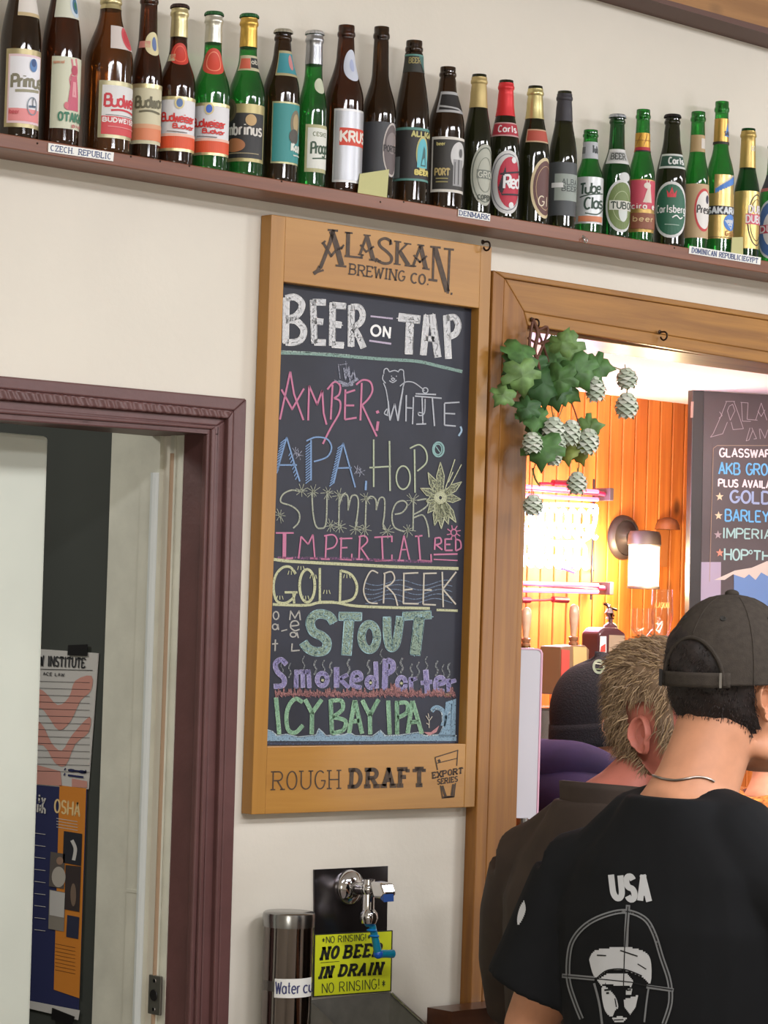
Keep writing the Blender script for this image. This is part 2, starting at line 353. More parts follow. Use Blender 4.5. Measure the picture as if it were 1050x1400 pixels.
M_beam = wood((142, 100, 56), (182, 134, 80), 'x', .6, 5, 'beam_wood', 0, .6)
M_black = mat((24, 22, 22), .45, name='black_paint')
M_steel = mat((150, 150, 150), .22, metal=1, noise=.04, nscale=40, name='stainless_steel')
M_chrome = mat((210, 210, 212), .07, metal=1, name='chrome')
M_paper = mat((232, 232, 226), .7, name='paper')
M_brass = mat((110, 86, 50), .35, metal=1, name='old_brass')
M_iron = mat((58, 46, 38), .45, metal=.8, name='dark_iron')

def pxprism(px, Y, depth, m, mb):
    """front outline given on the plane y = Y, real thickness towards +y"""
    mb.prism([W(x, y, Y) for x, y in px], (0, depth, 0), m)
# ------------------------------------------------------------------ the setting
xj = W(283, 600).x; zd = W(283, 593).z
xo = W(713, 700).x; zo = W(886, 470).z
XR = 6.9
b = MB(); m = M_wall
b.box((-2.2, 0, 0), (xj-.98, .12, 3.1), m); b.box((xj-.98, 0, zd), (xj, .12, 3.1), m); b.box((xj, 0, 0), (xo-.012, .12, 3.1), m)
b.box((xo-.012, 0, zo), (XR, .12, 3.1), m); b.box((xo-.012, 0, 0), (XR, .12, 1.02), m)
b.build('wall_front', kind='structure')
b = MB(); b.box((-2.3, -5.2, -.05), (XR+.1, 2.9, 0), M_floor); b.build('floor', kind='structure')
b = MB(); b.box((-2.3, -5.2, 3.1), (XR+.1, .12, 3.15), M_ceil); b.build('ceiling', kind='structure')
b = MB(); b.box((-2.3, -5.2, 0), (-2.2, .12, 3.1), M_wall); b.build('wall_left', kind='structure')
b = MB(); b.box((XR, -5.2, 0), (XR+.1, 0, 3.1), M_wall); b.build('wall_right', kind='structure')
b = MB(); b.box((-2.3, -5.3, 0), (XR+.1, -5.2, 3.1), M_wall); b.build('wall_rear', kind='structure')
# bar room behind the serving window
ZB = 2.33; YB = 1.75
b = MB(); b.box((3.05, .12, ZB), (XR, YB+.05, ZB+.05), mat((236, 228, 226), .8, name='bar_ceiling_paint')); b.build('ceiling_bar', kind='structure')
b = MB(); n = int((XR-3.05)/.052)
for i in range(n+1):
    x0 = 3.05+i*.052
    b.prism([(x0+.0026, YB+.022, 0), (x0+.0026, YB+.002, 0), (x0+.0046, YB, 0), (x0+.0474, YB, 0), (x0+.0494, YB+.002, 0), (x0+.0494, YB+.022, 0)], (0, 0, ZB), M_plank)
b.box((3.05, YB+.022, 0), (XR+.1, YB+.06, ZB), M_plank); b.build('wall_bar_back', kind='structure')
b = MB(); b.box((3.0, .12, 0), (3.05, YB, ZB), M_plank); b.build('wall_bar_left', kind='structure')
b = MB(); b.box((XR, .12, 0), (XR+.1, YB, ZB), M_plank); b.build('wall_bar_right', kind='structure')
# passage behind the doorway
yj1 = Yat(xj, zd-.02, 252); yj2 = Yat(xj, 1.6, 190); yj3 = Yat(xj, 1.6, 144)
b = MB(); b.box((xj, yj3, 0), (xj+.03, 2.6, 2.5), M_dark)
b.build('wall_passage_right', kind='structure')
b = MB(); b.box((xj-1.5, 2.6, 0), (xj+.03, 2.65, 2.5), M_dark); b.build('wall_passage_back', kind='structure')
b = MB(); b.box((xj-1.55, .12, 0), (xj-1.5, 2.65, 2.5), M_dark); b.build('wall_passage_left', kind='structure')
b = MB(); b.box((xj-1.5, .12, 2.5), (xj+.03, 2.65, 2.55), M_dark); b.build('ceiling_passage', kind='structure')
# white door lining on the right of the passage, in boards
b = MB()
ys = [yj1, Yat(xj, 1.6, 232), Yat(xj, 1.6, 226), Yat(xj, 1.6, 214), Yat(xj, 1.6, 188), Yat(xj, 1.6, 186), yj3]
offs = [.0, -.004, .004, -.006, .002, -.002]
for i in range(6): b.box((xj+offs[i]-.002, ys[i], 0), (xj+.04, ys[i+1]-.0012, 2.3), M_oldwhite)
b.tube([(xj-.006, ys[1]+.004, 0), (xj-.006, ys[1]+.004, 1.95)], .004, mat((168, 140, 112), .6), 8)
b.tube([(xj-.009, ys[3]+.008, 0), (xj-.009, ys[3]+.008, 1.92)], .008, mat((206, 210, 206), .4), 10)
for z in (1.26, 1.98): b.box((xj-.009, ys[3]+.002, z), (xj, ys[4]-.002, z+.005), M_oldwhite)
b.build('trim_1', kind='structure')
# maroon door casing
def casing_strip(mb, px, y0, y1, m): mb.prism([W(*p, y1) for p in px], (0, y0-y1, 0), m)
rope = mat((96, 64, 62), .42, noise=.05, nscale=18, name='maroon_gloss_paint_carved')
nt = rope.node_tree; wv = nt.nodes.new('ShaderNodeTexWave'); wv.wave_type = 'BANDS'; wv.bands_direction = 'DIAGONAL'; wv.inputs['Scale'].default_value = 38; wv.inputs['Distortion'].default_value = 2.5; wv.inputs['Detail'].default_value = 2
mpn = nt.nodes.new('ShaderNodeMapping'); mpn.inputs['Scale'].default_value = (1, 0, .55); tcn = nt.nodes.new('ShaderNodeTexCoord'); nt.links.new(tcn.outputs['Object'], mpn.inputs[0]); nt.links.new(mpn.outputs[0], wv.inputs['Vector'])
bpn = nt.nodes.new('ShaderNodeBump'); bpn.inputs['Strength'].default_value = .55; bpn.inputs['Distance'].default_value = .004; nt.links.new(wv.outputs[0], bpn.inputs['Height']); nt.links.new(bpn.outputs[0], nt.nodes['Principled BSDF'].inputs['Normal'])
b = MB()
def ext(p, q, x):                                   # extend the line p-q to pixel column x
    t = (x-p[0])/(q[0]-p[0]); return (x, p[1]+(q[1]-p[1])*t)
def exty(p, q, y):
    t = (y-p[1])/(q[1]-p[1]); return (p[0]+(q[0]-p[0])*t, y)
HL = {'o': ((0, 513.7), (337.7, 545.3)), 'r0': ((0, 531), (320, 561.5)), 'r': ((0, 546), (312.5, 572.3)), 'm': ((0, 558), (296, 582.5)), 'n': ((0, 565), (290, 587)), 'i': ((0, 574.5), (283.5, 593.4))}
VL = {'o': ((337.7, 545.3), (313, 1400)), 'r0': ((320, 561.5), (297, 1400)), 'r': ((312.5, 572.3), (291, 1400)), 'm': ((296, 582.5), (274, 1400)), 'n': ((290, 587), (268, 1400)), 'i': ((283.5, 593.4), (258.6, 1400))}
for a, c, d, mm in (('o', 'r0', .022, M_maroon), ('r0', 'r', .022, rope), ('r', 'm', .012, M_maroon), ('m', 'n', .017, M_maroon), ('n', 'i', .012, M_maroon)):
    casing_strip(b, [ext(*HL[a], -420), HL[a][1], HL[c][1], ext(*HL[c], -420)], 0, -d, mm)
    casing_strip(b, [VL[a][0], exty(*VL[a], 2600), exty(*VL[c], 2600), VL[c][0]], 0, -d, M_maroon)
b.build('trim_2', kind='structure', bevel=.0025)
b = MB(); b.box((xj-.0005, -.012, 0), (xj+.012, yj1, zd), M_maroon); b.box((xj-.98, -.012, zd-.001), (xj+.012, .125, zd+.012), M_maroon); b.build('trim_3', kind='structure')
# casing of the serving window (post and head, mitred)
b = MB()
PO = ((674.8, 369.5), (644.5, 1330)); PI = ((722, 452), (697.5, 1160))
hd = {'o': ((674.8, 369.5), (1050, 430)), 'a': ((690, 380), (1050, 437.5)), 'c': ((717, 426), (1050, 481)), 'i': ((722, 445), (1050, 497))}
XE = 1330
casing_strip(b, [hd['o'][0], ext(*hd['o'], XE), ext(*hd['a'], XE), hd['a'][0]], 0, -.026, M_caseh)
casing_strip(b, [hd['a'][0], ext(*hd['a'], XE), ext(*hd['c'], XE), hd['c'][0]], 0, -.021, M_caseh)
casing_strip(b, [hd['c'][0], ext(*hd['c'], XE), ext(*hd['i'], XE), hd['i'][0]], 0, -.024, M_caseh)
casing_strip(b, [PO[0], hd['a'][0], exty((690, 380), (660, 1330), 1990), exty(*PO, 1990)], 0, -.026, M_case)
casing_strip(b, [hd['a'][0], hd['c'][0], hd['i'][0], exty(*PI, 1990), exty((690, 380), (660, 1330), 1990)], 0, -.022, M_case)
zh = W(886, 471.5).z
b.box((xo-.012, -.004, 1.03), (xo+.006, .13, zh), M_case); b.box((xo, -.004, zh-.006), (XR-.01, .13, zh+.01), M_caseh)
b.build('window_1', kind='structure', bevel=.002)
# beam rising across the top right corner
b = MB(); p0, p1 = (880, -2.5), (1050, 46.5)
casing_strip(b, [ext(p0, p1, 700), ext(p0, p1, 1200), (1200, -260), (700, -400)], 0, -.07, M_beam)
q0, q1 = (880, -9), (1050, 38)
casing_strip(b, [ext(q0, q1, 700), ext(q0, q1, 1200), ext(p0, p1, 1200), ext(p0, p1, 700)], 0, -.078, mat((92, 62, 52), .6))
b.build('trim_4', kind='structure')

# ------------------------------------------------------------------ door leaf, strike plate, poster
YL = .135
r = thing('door_leaf', 'white painted door leaf standing in the maroon doorway', 'door', W(30, 1400, YL)*1)
r.location.z = 0
e0, e1 = (67, 596.5), (42, 1400)
b = MB(); b.prism([W(*ext((0, 590.5), e0, -330), YL), W(*e0, YL), W(*exty(e0, e1, 2380), YL), W(*exty((-330, 590), (-360, 1400), 2380), YL)], (0, .04, 0), M_leaf)
b.build('panel', r, bevel=.006)
r['kind'] = 'structure'; r.name = 'door_1'
p = Vector((xj-.004, Yat(xj, 1.2, 221), 0)); zt = W(222, 1333, p.y).z; z0 = W(222, 1386, p.y).z
r = thing('strike_plate', 'small steel strike plate screwed to the white door lining', 'strike plate', (p.x, p.y, (zt+z0)/2))
y0 = Yat(xj, 1.2, 229); y1 = Yat(xj, 1.2, 212.5)
b = MB(); b.box((xj-.0105, y0, z0), (xj-.0062, y1, zt), mat((120, 118, 108), .4, metal=.7)); b.build('plate', r, bevel=.001)
b = MB(); ym = (y0+y1)/2; zm = (z0+zt)/2
b.lathe([(.0, 0), (.0075, 0), (.009, .0012), (.0085, .002)], (xj-.0105, ym, zm), M_black, 20, (-1, 0, 0)); b.build('bolt_hole', r, True)
for z in (z0+.008, zt-.008):
    b = MB(); b.lathe([(.0035, 0), (.003, .001), (0, .0014)], (xj-.0105, ym, z), M_chrome, 14, (-1, 0, 0)); b.build('screw', r, True)
# posters on the passage wall (plane x = xj)
def wx(px, py, X=None):
    X = xj-.003 if X is None else X
    return onplane(px, py, Vector((X, 0, 0)), Vector((1, 0, 0)))
def poster(name, label, px, m):
    r = thing(name, label, 'poster', wx(*px[0])); b = MB(); vs = [wx(*p) for p in px]; b.prism(vs, (.002, 0, 0), m); b.build('sheet', r); return r
Lw = lambda k: (lambda x, y: wx(x, y, xj-.0034-k*.0004))
S5 = (0, 850, .393)
M_pw = mat((196, 192, 186), .6); M_ink = mat((40, 40, 42), .7); M_pr = mat((196, 140, 126), .65); M_nv = mat((40, 44, 84), .6); M_or = mat((206, 128, 44), .6)
r = poster('flag_poster', 'white wall poster with a faded red waving stripe pattern, upper of two', [(20, 885), (134, 893), (120, 1079), (14, 1070)], M_pw)
i = Ink(Lw(1), S5, .02)
for P in ([(80, 215), (150, 240), (200, 290), (240, 262), (262, 205), (318, 188), (316, 240), (280, 275), (246, 345), (205, 378), (168, 330), (140, 300), (80, 290)], [(70, 330), (140, 350), (178, 420), (215, 448), (250, 395), (312, 330), (308, 385), (262, 425), (228, 500), (190, 490), (150, 430), (70, 420)]):
    q = smooth(P+[P[0]], 3)[:-1]; i.poly(q, M_pr)
i.poly([(60, 480), (210, 520), (215, 572), (60, 560)], M_pr); i.poly([(250, 545), (303, 555), (303, 578), (250, 574)], M_pr)
i.build('stripe_print', r)
i = Ink(Lw(2), S5); i.text('W INSTITUTE', [(136, 118), (296, 128), (294, 160), (135, 152)], 5, M_ink, .12); i.st([(60, 163), (322, 169)], 2, M_ink); i.text('ACE LAW', [(150, 176), (224, 180), (223, 190), (150, 186)], 2, M_ink)
for k in range(14): i.st([(70, 205+k*24), (312, 212+k*24)], 1.4, M_ink)
i.text('ad', [(238, 508), (300, 516), (300, 528), (238, 520)], 4, M_nv); i.st([(224, 512), (228, 514)], 9, M_nv); i.st([(222, 530), (226, 532)], 9, M_nv); i.st([(236, 534), (290, 541)], 7, M_nv); i.st([(240, 516), (300, 524)], 7, M_nv)
i.build('lettering', r)
r = poster('safety_poster', 'navy and orange wall poster with dark photographs, lower of two', [(16, 1070.5), (118, 1079), (106, 1394), (44, 1374), (4, 1366)], M_nv)
i = Ink(Lw(1), S5); i.poly([(207, 569), (300, 580), (276, 1310), (187, 1280)], M_or); i.poly([(60, 1310), (278, 1352), (272, 1386), (60, 1336)], M_pw); i.build('orange_panel', r, 'orange right half with pale foot strip')
i = Ink(Lw(2), S5); i.text('OSHA', [(192, 618), (278, 632), (276, 676), (190, 662)], 6, mat((226, 196, 140), .6), .1); i.text('ty', [(134, 600), (158, 604), (157, 632), (132, 628)], 6, M_pw); i.text('lth', [(130, 634), (158, 640), (156, 668), (128, 662)], 6, M_pw)
for k in range(9): i.st([(120, 735+k*42), (158, 740+k*42)], 2, M_pw)
for k in range(4): i.st([(196, 684+k*10), (270, 696+k*10)], 2, M_pw)
for k in range(8): i.st([(192, 1120+k*13), (262, 1134+k*13)], 1.6, mat((120, 74, 30), .6))
i.build('lettering', r)
i = Ink(Lw(3), S5)
for q, c in (([(222, 728), (286, 738), (282, 850), (218, 838)], (38, 38, 44)), ([(176, 800), (226, 808), (222, 930), (170, 920)], (92, 84, 78)), ([(228, 846), (282, 852), (276, 1010), (224, 1000)], (56, 46, 44)), ([(172, 932), (228, 942), (222, 1078), (168, 1068)], (134, 126, 114)), ([(234, 1020), (276, 1028), (272, 1104), (230, 1096)], (44, 46, 66))): i.poly(q, mat(c, .6))
i.build('photographs', r)
i = Ink(Lw(4), S5); i.poly(ring(204, 888, 24, 36), mat((176, 168, 156), .6)); i.poly(ring(208, 832, 12, 14), mat((150, 120, 100), .6)); i.st([(250, 760), (262, 790), (256, 830)], 12, M_pw, True); i.poly([(174, 934), (226, 944), (222, 1030), (172, 1020)], mat((190, 186, 180), .6)); i.poly(ring(255, 950, 10, 40), mat((120, 100, 84), .6)); i.build('photograph_details', r)
for k, (lab, px) in enumerate((('black tape square holding the top of the flag poster', [(93, 882), (118.5, 881), (118.5, 897), (92, 896)]), ('black tape strip holding the foot of the orange poster', [(71, 1378), (101, 1390), (97, 1402), (70, 1394)]))):
    b = MB(); b.prism([wx(*p, xj-.0062) for p in px], (.002, 0, 0), M_black); tag(b.build('tape', None), lab, 'tape')

# ------------------------------------------------------------------ bottle shelf
YS = -.088
tA, tB = (0, 181.5), (1050, 357); bA, bB = (0, 201), (1050, 374)
XL, XRs = -120, 1130
r = thing('wall_shelf', 'long red-brown wooden shelf carrying the row of bottles', 'shelf', W(*ext(bA, bB, 500), 0))
b = MB(); vs = [W(*ext(tA, tB, XL), YS), W(*ext(tA, tB, XRs), YS), W(*ext(bA, bB, XRs), YS), W(*ext(bA, bB, XL), YS)]
b.prism(vs, (0, -YS-.0005, 0), M_shelf); b.build('board', r, bevel=.0015)
zsh0, zsh1 = W(*ext(tA, tB, 0), YS), W(*ext(tA, tB, 1050), YS)
def shelf_z(x): return zsh0.z+(zsh1.z-zsh0.z)*(x-zsh0.x)/(zsh1.x-zsh0.x)
SF = lambda x, y: W(x, y, YS-.0022)
M_blue = mat((70, 86, 130), .7)
for lab, q, t in (('CZECH. REPUBLIC', [(66.5, 195.5), (155.8, 208.5), (154.8, 220.5), (66, 207.5)], 'white name label under the brown and green lager bottles'), ('DENMARK', [(627, 285.5), (670.5, 292.5), (670, 302.5), (626.5, 295.5)], 'white name label lettered DENMARK'), ('DOMINICAN REPUBLIC|EGYPT', [(943, 336), (1040.5, 352), (1039.5, 362), (942, 346.5)], 'white name label in two fields')):
    b = MB(); b.prism([W(*p, YS-.0016) for p in q], (0, .0014, 0), M_paper); lb = b.build('name_label', r); lb['label'] = t
    ii = Ink(SF); iq = [bil(q, .04, .8), bil(q, .96, .8), bil(q, .96, .2), bil(q, .04, .2)]
    ii.text(lab, iq, 1.0, M_blue, .24, gap=.5); o = ii.build('lettering', lb)
for k, (x, y) in enumerate(((51, 196), (179, 214), (219, 220.5), (259, 227), (385, 248), (520, 276), (552, 276), (922, 339))):
    b = MB(); b.ball(W(x, y, YS), .0016, .0012, .0016, M_iron, 8, 6); b.build('nail_head', r)
b = MB(); c = W(797.5, 324, YS); b.lathe([(.0035, 0), (.0028, .0012)], c, M_chrome, 14, (0, -1, 0)); b.tube([c+Vector((.004*math.cos(a), -.006, -.006+.004*math.sin(a))) for a in [R(90+i*24) for i in range(15)]], .0011, M_chrome, 8); b.tube([c, c+Vector((0, -.006, -.002))], .0012, M_chrome, 8)
tag(b.build('screw_eye', None, True), 'tiny bright screw eye in the front edge of the shelf', 'screw eye')

# ------------------------------------------------------------------ chalkboard
BY = -.026; SLY = -.008
r = thing('menu_chalkboard', 'tall wood-framed chalkboard listing beers in coloured chalk, hung on the cream wall', 'chalkboard', W(500, 1108, 0))
TL, TR, BR, BL = (371.4, 293), (672.5, 337.6), (649, 1103.4), (344, 1113.7)
iTL, iTR, iBR, iBL = (388, 385.2), (655, 421.5), (637, 1017), (365.6, 1020.5)
def lx(a, c, p, q):                                # crossing of lines a-c and p-q
    d = (a[0]-c[0])*(p[1]-q[1])-(a[1]-c[1])*(p[0]-q[0]); A = a[0]*c[1]-a[1]*c[0]; B = p[0]*q[1]-p[1]*q[0]
    return ((A*(p[0]-q[0])-(a[0]-c[0])*B)/d, (A*(p[1]-q[1])-(a[1]-c[1])*B)/d)
tl2 = lx(iTL, iBL, TL, TR); tr2 = lx(iTR, iBR, TL, TR); bl2 = lx(iTL, iBL, BL, BR); br2 = lx(iTR, iBR, BL, BR)
for nm, px, m, lab in (('stile', [TL, tl2, bl2, BL], M_boardv, 'left upright of the wooden frame'), ('stile', [tr2, TR, BR, br2], M_boardv, 'right upright of the wooden frame'), ('rail', [tl2, tr2, iTR, iTL], M_board, 'top rail with dark burned lettering'), ('rail', [iBL, iBR, br2, bl2], M_board, 'bottom rail with dark burned lettering and a glass emblem')):
    b = MB(); b.prism([W(*p, BY) for p in px], (0, -BY-.001, 0), m); o = b.build(nm, r, bevel=.0012); o['label'] = lab
    if 'top' in lab: rail_t = o
    if 'bottom' in lab: rail_b = o
M_slate = mat((38, 41, 53), .62, noise=.16, nscale=7, name='slate_black')
b = MB(); b.prism([W(382, 378, SLY), W(672, 415, SLY), W(652, 1026, SLY), W(358, 1029, SLY)], (0, .006, 0), M_slate); slate = b.build('slate', r); slate['label'] = 'black writing surface with faint chalk smears'
M_burn = mat((70, 54, 40), .6, noise=.2, nscale=120, name='burned_lettering')
FR = lambda x, y: W(x, y, BY-.0005)
i = Ink(FR, (420, 300, .2095))
for pts, w in (([(172, 68), (150, 150), (108, 262), (85, 318)], 24), ([(85, 305), (70, 335), (42, 354)], 26), ([(160, 75), (192, 170), (225, 300)], 36), ([(105, 152), (130, 195), (157, 238), (195, 195), (230, 182)], 17), ([(134, 68), (202, 74)], 14), ([(40, 353), (108, 330)], 14), ([(186, 300), (256, 308)], 14), ([(96, 160), (120, 140)], 14), ([(222, 195), (240, 165)], 12),
               ([(268, 85), (265, 240)], 26), ([(246, 84), (297, 90)], 11), ([(244, 238), (356, 250), (356, 228)], 14),
               ([(388, 106), (345, 228)], 17), ([(388, 106), (432, 264)], 28), ([(347, 165), (385, 212), (436, 176)], 13), ([(368, 101), (415, 106)], 10), ([(332, 228), (370, 233)], 10), ([(404, 262), (482, 273)], 13),
               ([(590, 146), (585, 290)], 24), ([(652, 160), (596, 216)], 13), ([(604, 208), (662, 300)], 27), ([(568, 141), (614, 148)], 10), ([(632, 155), (680, 162)], 10), ([(564, 289), (610, 295)], 10), ([(636, 300), (700, 307)], 12),
               ([(740, 172), (692, 302)], 17), ([(740, 172), (775, 320)], 28), ([(696, 232), (736, 278), (782, 238)], 13), ([(720, 165), (765, 171)], 10), ([(672, 300), (712, 306)], 10), ([(752, 318), (800, 326)], 12),
               ([(826, 186), (820, 395)], 15), ([(834, 185), (915, 472)], 34), ([(930, 198), (918, 484)], 16), ([(803, 178), (872, 184)], 14), ([(893, 191), (958, 198)], 14), ([(792, 393), (850, 400)], 16), ([(936, 484), (948, 486)], 14)):
    i.st(pts, w, M_burn)
i.st([(548, 165), (540, 138), (505, 124), (472, 142), (478, 175), (520, 210), (550, 245), (545, 278), (510, 288), (470, 275), (452, 258)], 19, M_burn, True); i.st([(546, 130), (540, 168)], 9, M_burn); i.st([(452, 250), (446, 280)], 9, M_burn)
i.text('BREWING', [(282, 290), (640, 338), (634, 403), (276, 356)], 9.5, M_burn, .22, gap=.42); i.text('CO', [(682, 350), (772, 362), (768, 424), (678, 412)], 11, M_burn, gap=.3); i.st([(783, 423), (791, 424)], 10, M_burn)
i.build('burned_lettering', rail_t)
i = Ink(FR, (360, 1015, .2857))
i.text('ROUGH', [(48, 141), (362, 134), (362, 220), (46, 226)], 6.5, M_burn, .25, gap=.46); i.text('DRAFT', [(424, 132), (768, 126), (768, 204), (420, 212)], 20, M_burn, .36, gap=.78)
i.text('EXPORT', [(810, 145), (954, 121), (952, 146), (812, 171)], 7, M_burn, .26, gap=.5); i.text('SERIES', [(835, 177), (930, 162), (929, 186), (834, 201)], 5.5, M_burn, .24, gap=.46)
for p, w in (([(822, 72), (931, 38), (926, 112)], 5), ([(822, 72), (834, 132)], 6), ([(830, 100), (928, 76)], 4), ([(848, 206), (858, 266), (912, 260), (920, 194)], 6), ([(856, 208), (872, 258)], 13), ([(910, 200), (902, 254)], 12), ([(838, 82), (845, 94)], 12), ([(860, 262), (908, 258)], 9)): i.st(p, w, M_burn)
i.build('burned_lettering', rail_b)

def K(c, cov=.6):
    g = sum(c)/3; return chalk(tuple(v+(g-v)*.36 for v in c), min(.82, cov+.07))
SL = lambda k: (lambda x, y: W(x, y, SLY-.0006-k*.0002))
def sheet(k, org): return Ink(SL(k), org, None)
wht, wht2 = K((206, 208, 210), .66), K((240, 240, 236), .76)
i = sheet(1, (375, 395, .2571))
for pts, sm in (([(64, 48), (60, 288)], 0), ([(62, 50), (110, 44), (146, 76), (138, 118), (105, 150), (64, 158)], 1), ([(64, 165), (118, 172), (156, 215), (145, 265), (105, 284), (62, 284)], 1)): i.fat(pts, 34, wht, wht2, sm)
for pts in ([(206, 60), (213, 288)], [(206, 70), (272, 72)], [(212, 170), (258, 176)], [(214, 284), (272, 286)], [(310, 74), (308, 300)], [(310, 86), (380, 92)], [(312, 186), (356, 192)], [(308, 296), (368, 300)]): i.fat(pts, 33, wht, wht2)
i.fat([(410, 88), (408, 305)], 34, wht, wht2); i.fat([(410, 96), (450, 97), (470, 132), (460, 176), (420, 205)], 30, wht, wht2, True); i.fat([(425, 210), (450, 255), (474, 312)], 32, wht, wht2)
i.fat([(662, 150), (774, 164)], 44, wht, wht2); i.fat([(722, 160), (715, 346)], 42, wht, wht2); i.fat([(812, 140), (792, 350)], 34, wht, wht2); i.fat([(838, 138), (870, 362)], 36, wht, wht2); i.fat([(806, 262), (850, 268)], 28, wht, wht2)
i.fat([(915, 142), (926, 370)], 34, wht, wht2); i.fat([(918, 155), (958, 152), (978, 190), (965, 236), (926, 256)], 32, wht, wht2, True)
i.build('chalk_lettering', slate, 'big white block letters BEER TAP')
i = sheet(1, (375, 395, .2571)); i.st(ring(540, 222, 24, 27), 12, wht2); i.st([(580, 255), (584, 203), (612, 258), (617, 203)], 11, wht2); i.st([(512, 145), (630, 158)], 9, K((190, 170, 200))); i.st([(505, 275), (622, 292)], 10, K((190, 170, 200)))
i.build('chalk_lettering', slate, 'small word ON between two lilac lines')
i = sheet(1, (375, 395, .2571)); i.st([(35, 340), (200, 345), (380, 358), (600, 375), (760, 385), (880, 412), (1000, 440)], 17, K((128, 168, 154), .56), True); i.st([(35, 330), (200, 338), (400, 352)], 7, K((160, 190, 176), .5), True); i.build('chalk_line', slate, 'pale green underline')
pk = K((214, 108, 150), .66); i = sheet(1, (375, 490, .2571))
for p in ([(85, 70), (30, 325)], [(85, 70), (105, 190), (155, 328)], [(38, 165), (95, 270), (158, 160)], [(185, 145), (180, 330)], [(185, 145), (228, 245), (255, 170)], [(255, 170), (262, 290), (278, 352)], [(310, 140), (300, 325)], [(378, 165), (375, 325)], [(378, 185), (430, 168)], [(375, 250), (425, 250)], [(375, 325), (438, 315)], [(465, 130), (458, 330)]): i.st(p, 10, pk)
for p in ([(282, 165), (320, 125), (350, 145), (345, 190), (318, 212)], [(318, 212), (350, 230), (345, 290), (300, 370), (258, 455)], [(435, 140), (470, 115), (510, 125), (522, 170), (500, 215), (465, 250)], [(468, 250), (505, 330), (545, 415)]): i.st(p, 10, pk, True)
i.build('chalk_lettering', slate, 'pink word AMBER'); i = sheet(1, (375, 490, .2571)); i.st([(546, 278), (552, 292)], 16, pk); i.st([(552, 335), (545, 385)], 14, pk); i.build('chalk_mark', slate, 'pink mark after the pink word')
gr = K((150, 154, 176), .5); i = sheet(2, (375, 490, .2571))
for p, w in (([(340, 30), (350, 108)], 4), ([(380, 15), (384, 62)], 4), ([(338, 36), (388, 28)], 4), ([(370, 50), (378, 110), (396, 46), (402, 120), (422, 66), (434, 120)], 8), ([(375, 60), (410, 110)], 14), ([(340, 122), (390, 140), (445, 108)], 16), ([(360, 145), (420, 140)], 12), ([(318, 115), (350, 128)], 4)): i.st(p, w, gr)
i.build('chalk_drawing', slate, 'small grey hat drawing over the pink word')
bw = K((176, 182, 192), .62); i = sheet(1, (375, 490, .2571))
for p in ([(592, 132), (576, 110), (580, 85)], [(582, 82), (585, 60), (600, 54), (612, 72)], [(612, 72), (640, 64), (660, 72)], [(658, 74), (668, 60), (686, 64), (688, 88)], [(688, 85), (692, 125), (685, 150)], [(580, 130), (595, 170), (606, 250), (600, 300)], [(686, 145), (668, 240), (655, 330)], [(668, 148), (700, 125), (740, 128), (780, 155), (798, 172)], ring(803, 170, 14, 14), [(612, 118), (630, 128), (650, 116)], [(622, 108), (630, 104), (640, 110), (630, 118), (622, 108)]): i.st(p, 5.5, bw, True)
i.st([(622, 92), (625, 97)], 5, bw); i.st([(648, 92), (651, 97)], 5, bw); i.build('chalk_drawing', slate, 'white outline of a bear')
i = sheet(2, (375, 490, .2571))
for p in ([(605, 225), (615, 330)], [(615, 330), (640, 240)], [(640, 240), (658, 332)], [(658, 332), (684, 160)], [(702, 195), (700, 335)], [(740, 205), (735, 350)], [(702, 262), (740, 265)], [(786, 205), (790, 345)], [(748, 200), (890, 212)], [(754, 350), (808, 348)], [(840, 210), (852, 360)], [(752, 188), (860, 192)], [(905, 240), (905, 355)], [(905, 238), (985, 233)], [(905, 292), (962, 295)], [(905, 355), (965, 360)]): i.st(p, 7.5, bw)
i.st([(600, 268), (585, 292), (606, 305)], 6, bw, True); i.st([(802, 215), (798, 290), (772, 304), (765, 288), (785, 290)], 6, bw, True); i.build('chalk_lettering', slate, 'white word WHITE')
i = sheet(2, (375, 490, .2571)); i.st([(990, 362), (996, 385), (980, 412)], 10, K((150, 190, 220)), True); i.build('chalk_mark', slate, 'pale blue comma after the white word')
bl = K((112, 156, 214), .62); i = sheet(2, (370, 590, .2571))
for p in ([(85, 30), (35, 210)], [(85, 30), (120, 150), (155, 265)], [(40, 178), (140, 178)], [(215, 45), (215, 260)], [(385, 60), (335, 275)], [(385, 60), (410, 150), (450, 297)], [(345, 195), (430, 192)]): i.st(p, 8, bl)
i.st([(190, 50), (240, 30), (300, 40), (324, 85), (300, 135), (230, 160)], 8, bl, True); j2 = sheet(2, (370, 590, .2571)); j2.st([(508, 262), (505, 312)], 11, bl); j2.build('chalk_mark', slate, 'blue comma')
for (x0, y0), (x1, y1), n_, h in (((80, 40), (42, 200), 12, 28), ((212, 60), (212, 255), 15, 26), ((382, 70), (338, 270), 15, 26)):
    for k in range(n_):
        t = k/(n_-1); x = x0+(x1-x0)*t; y = y0+(y1-y0)*t; i.st([(x, y), (max(x-h, 32), y+h*.8)], 5, bl)
for k in range(8): i.st([(108+k*5, 110+k*18), (96+k*5, 130+k*18)], 5, bl)
i.build('chalk_lettering', slate, 'blue hatched letters APA')
hg = K((176, 190, 150), .62); i = sheet(2, (370, 590, .2571))
for p in ([(548, 42), (548, 295)], [(632, 50), (635, 316)], [(525, 192), (640, 185)], [(765, 95), (768, 325)]): i.st(p, 8.5, hg)
i.st(ring(705, 245, 37, 62), 8, hg); i.st([(740, 90), (790, 70), (826, 105), (828, 165), (780, 210)], 8, hg, True); i.build('chalk_lettering', slate, 'pale green word HOP')
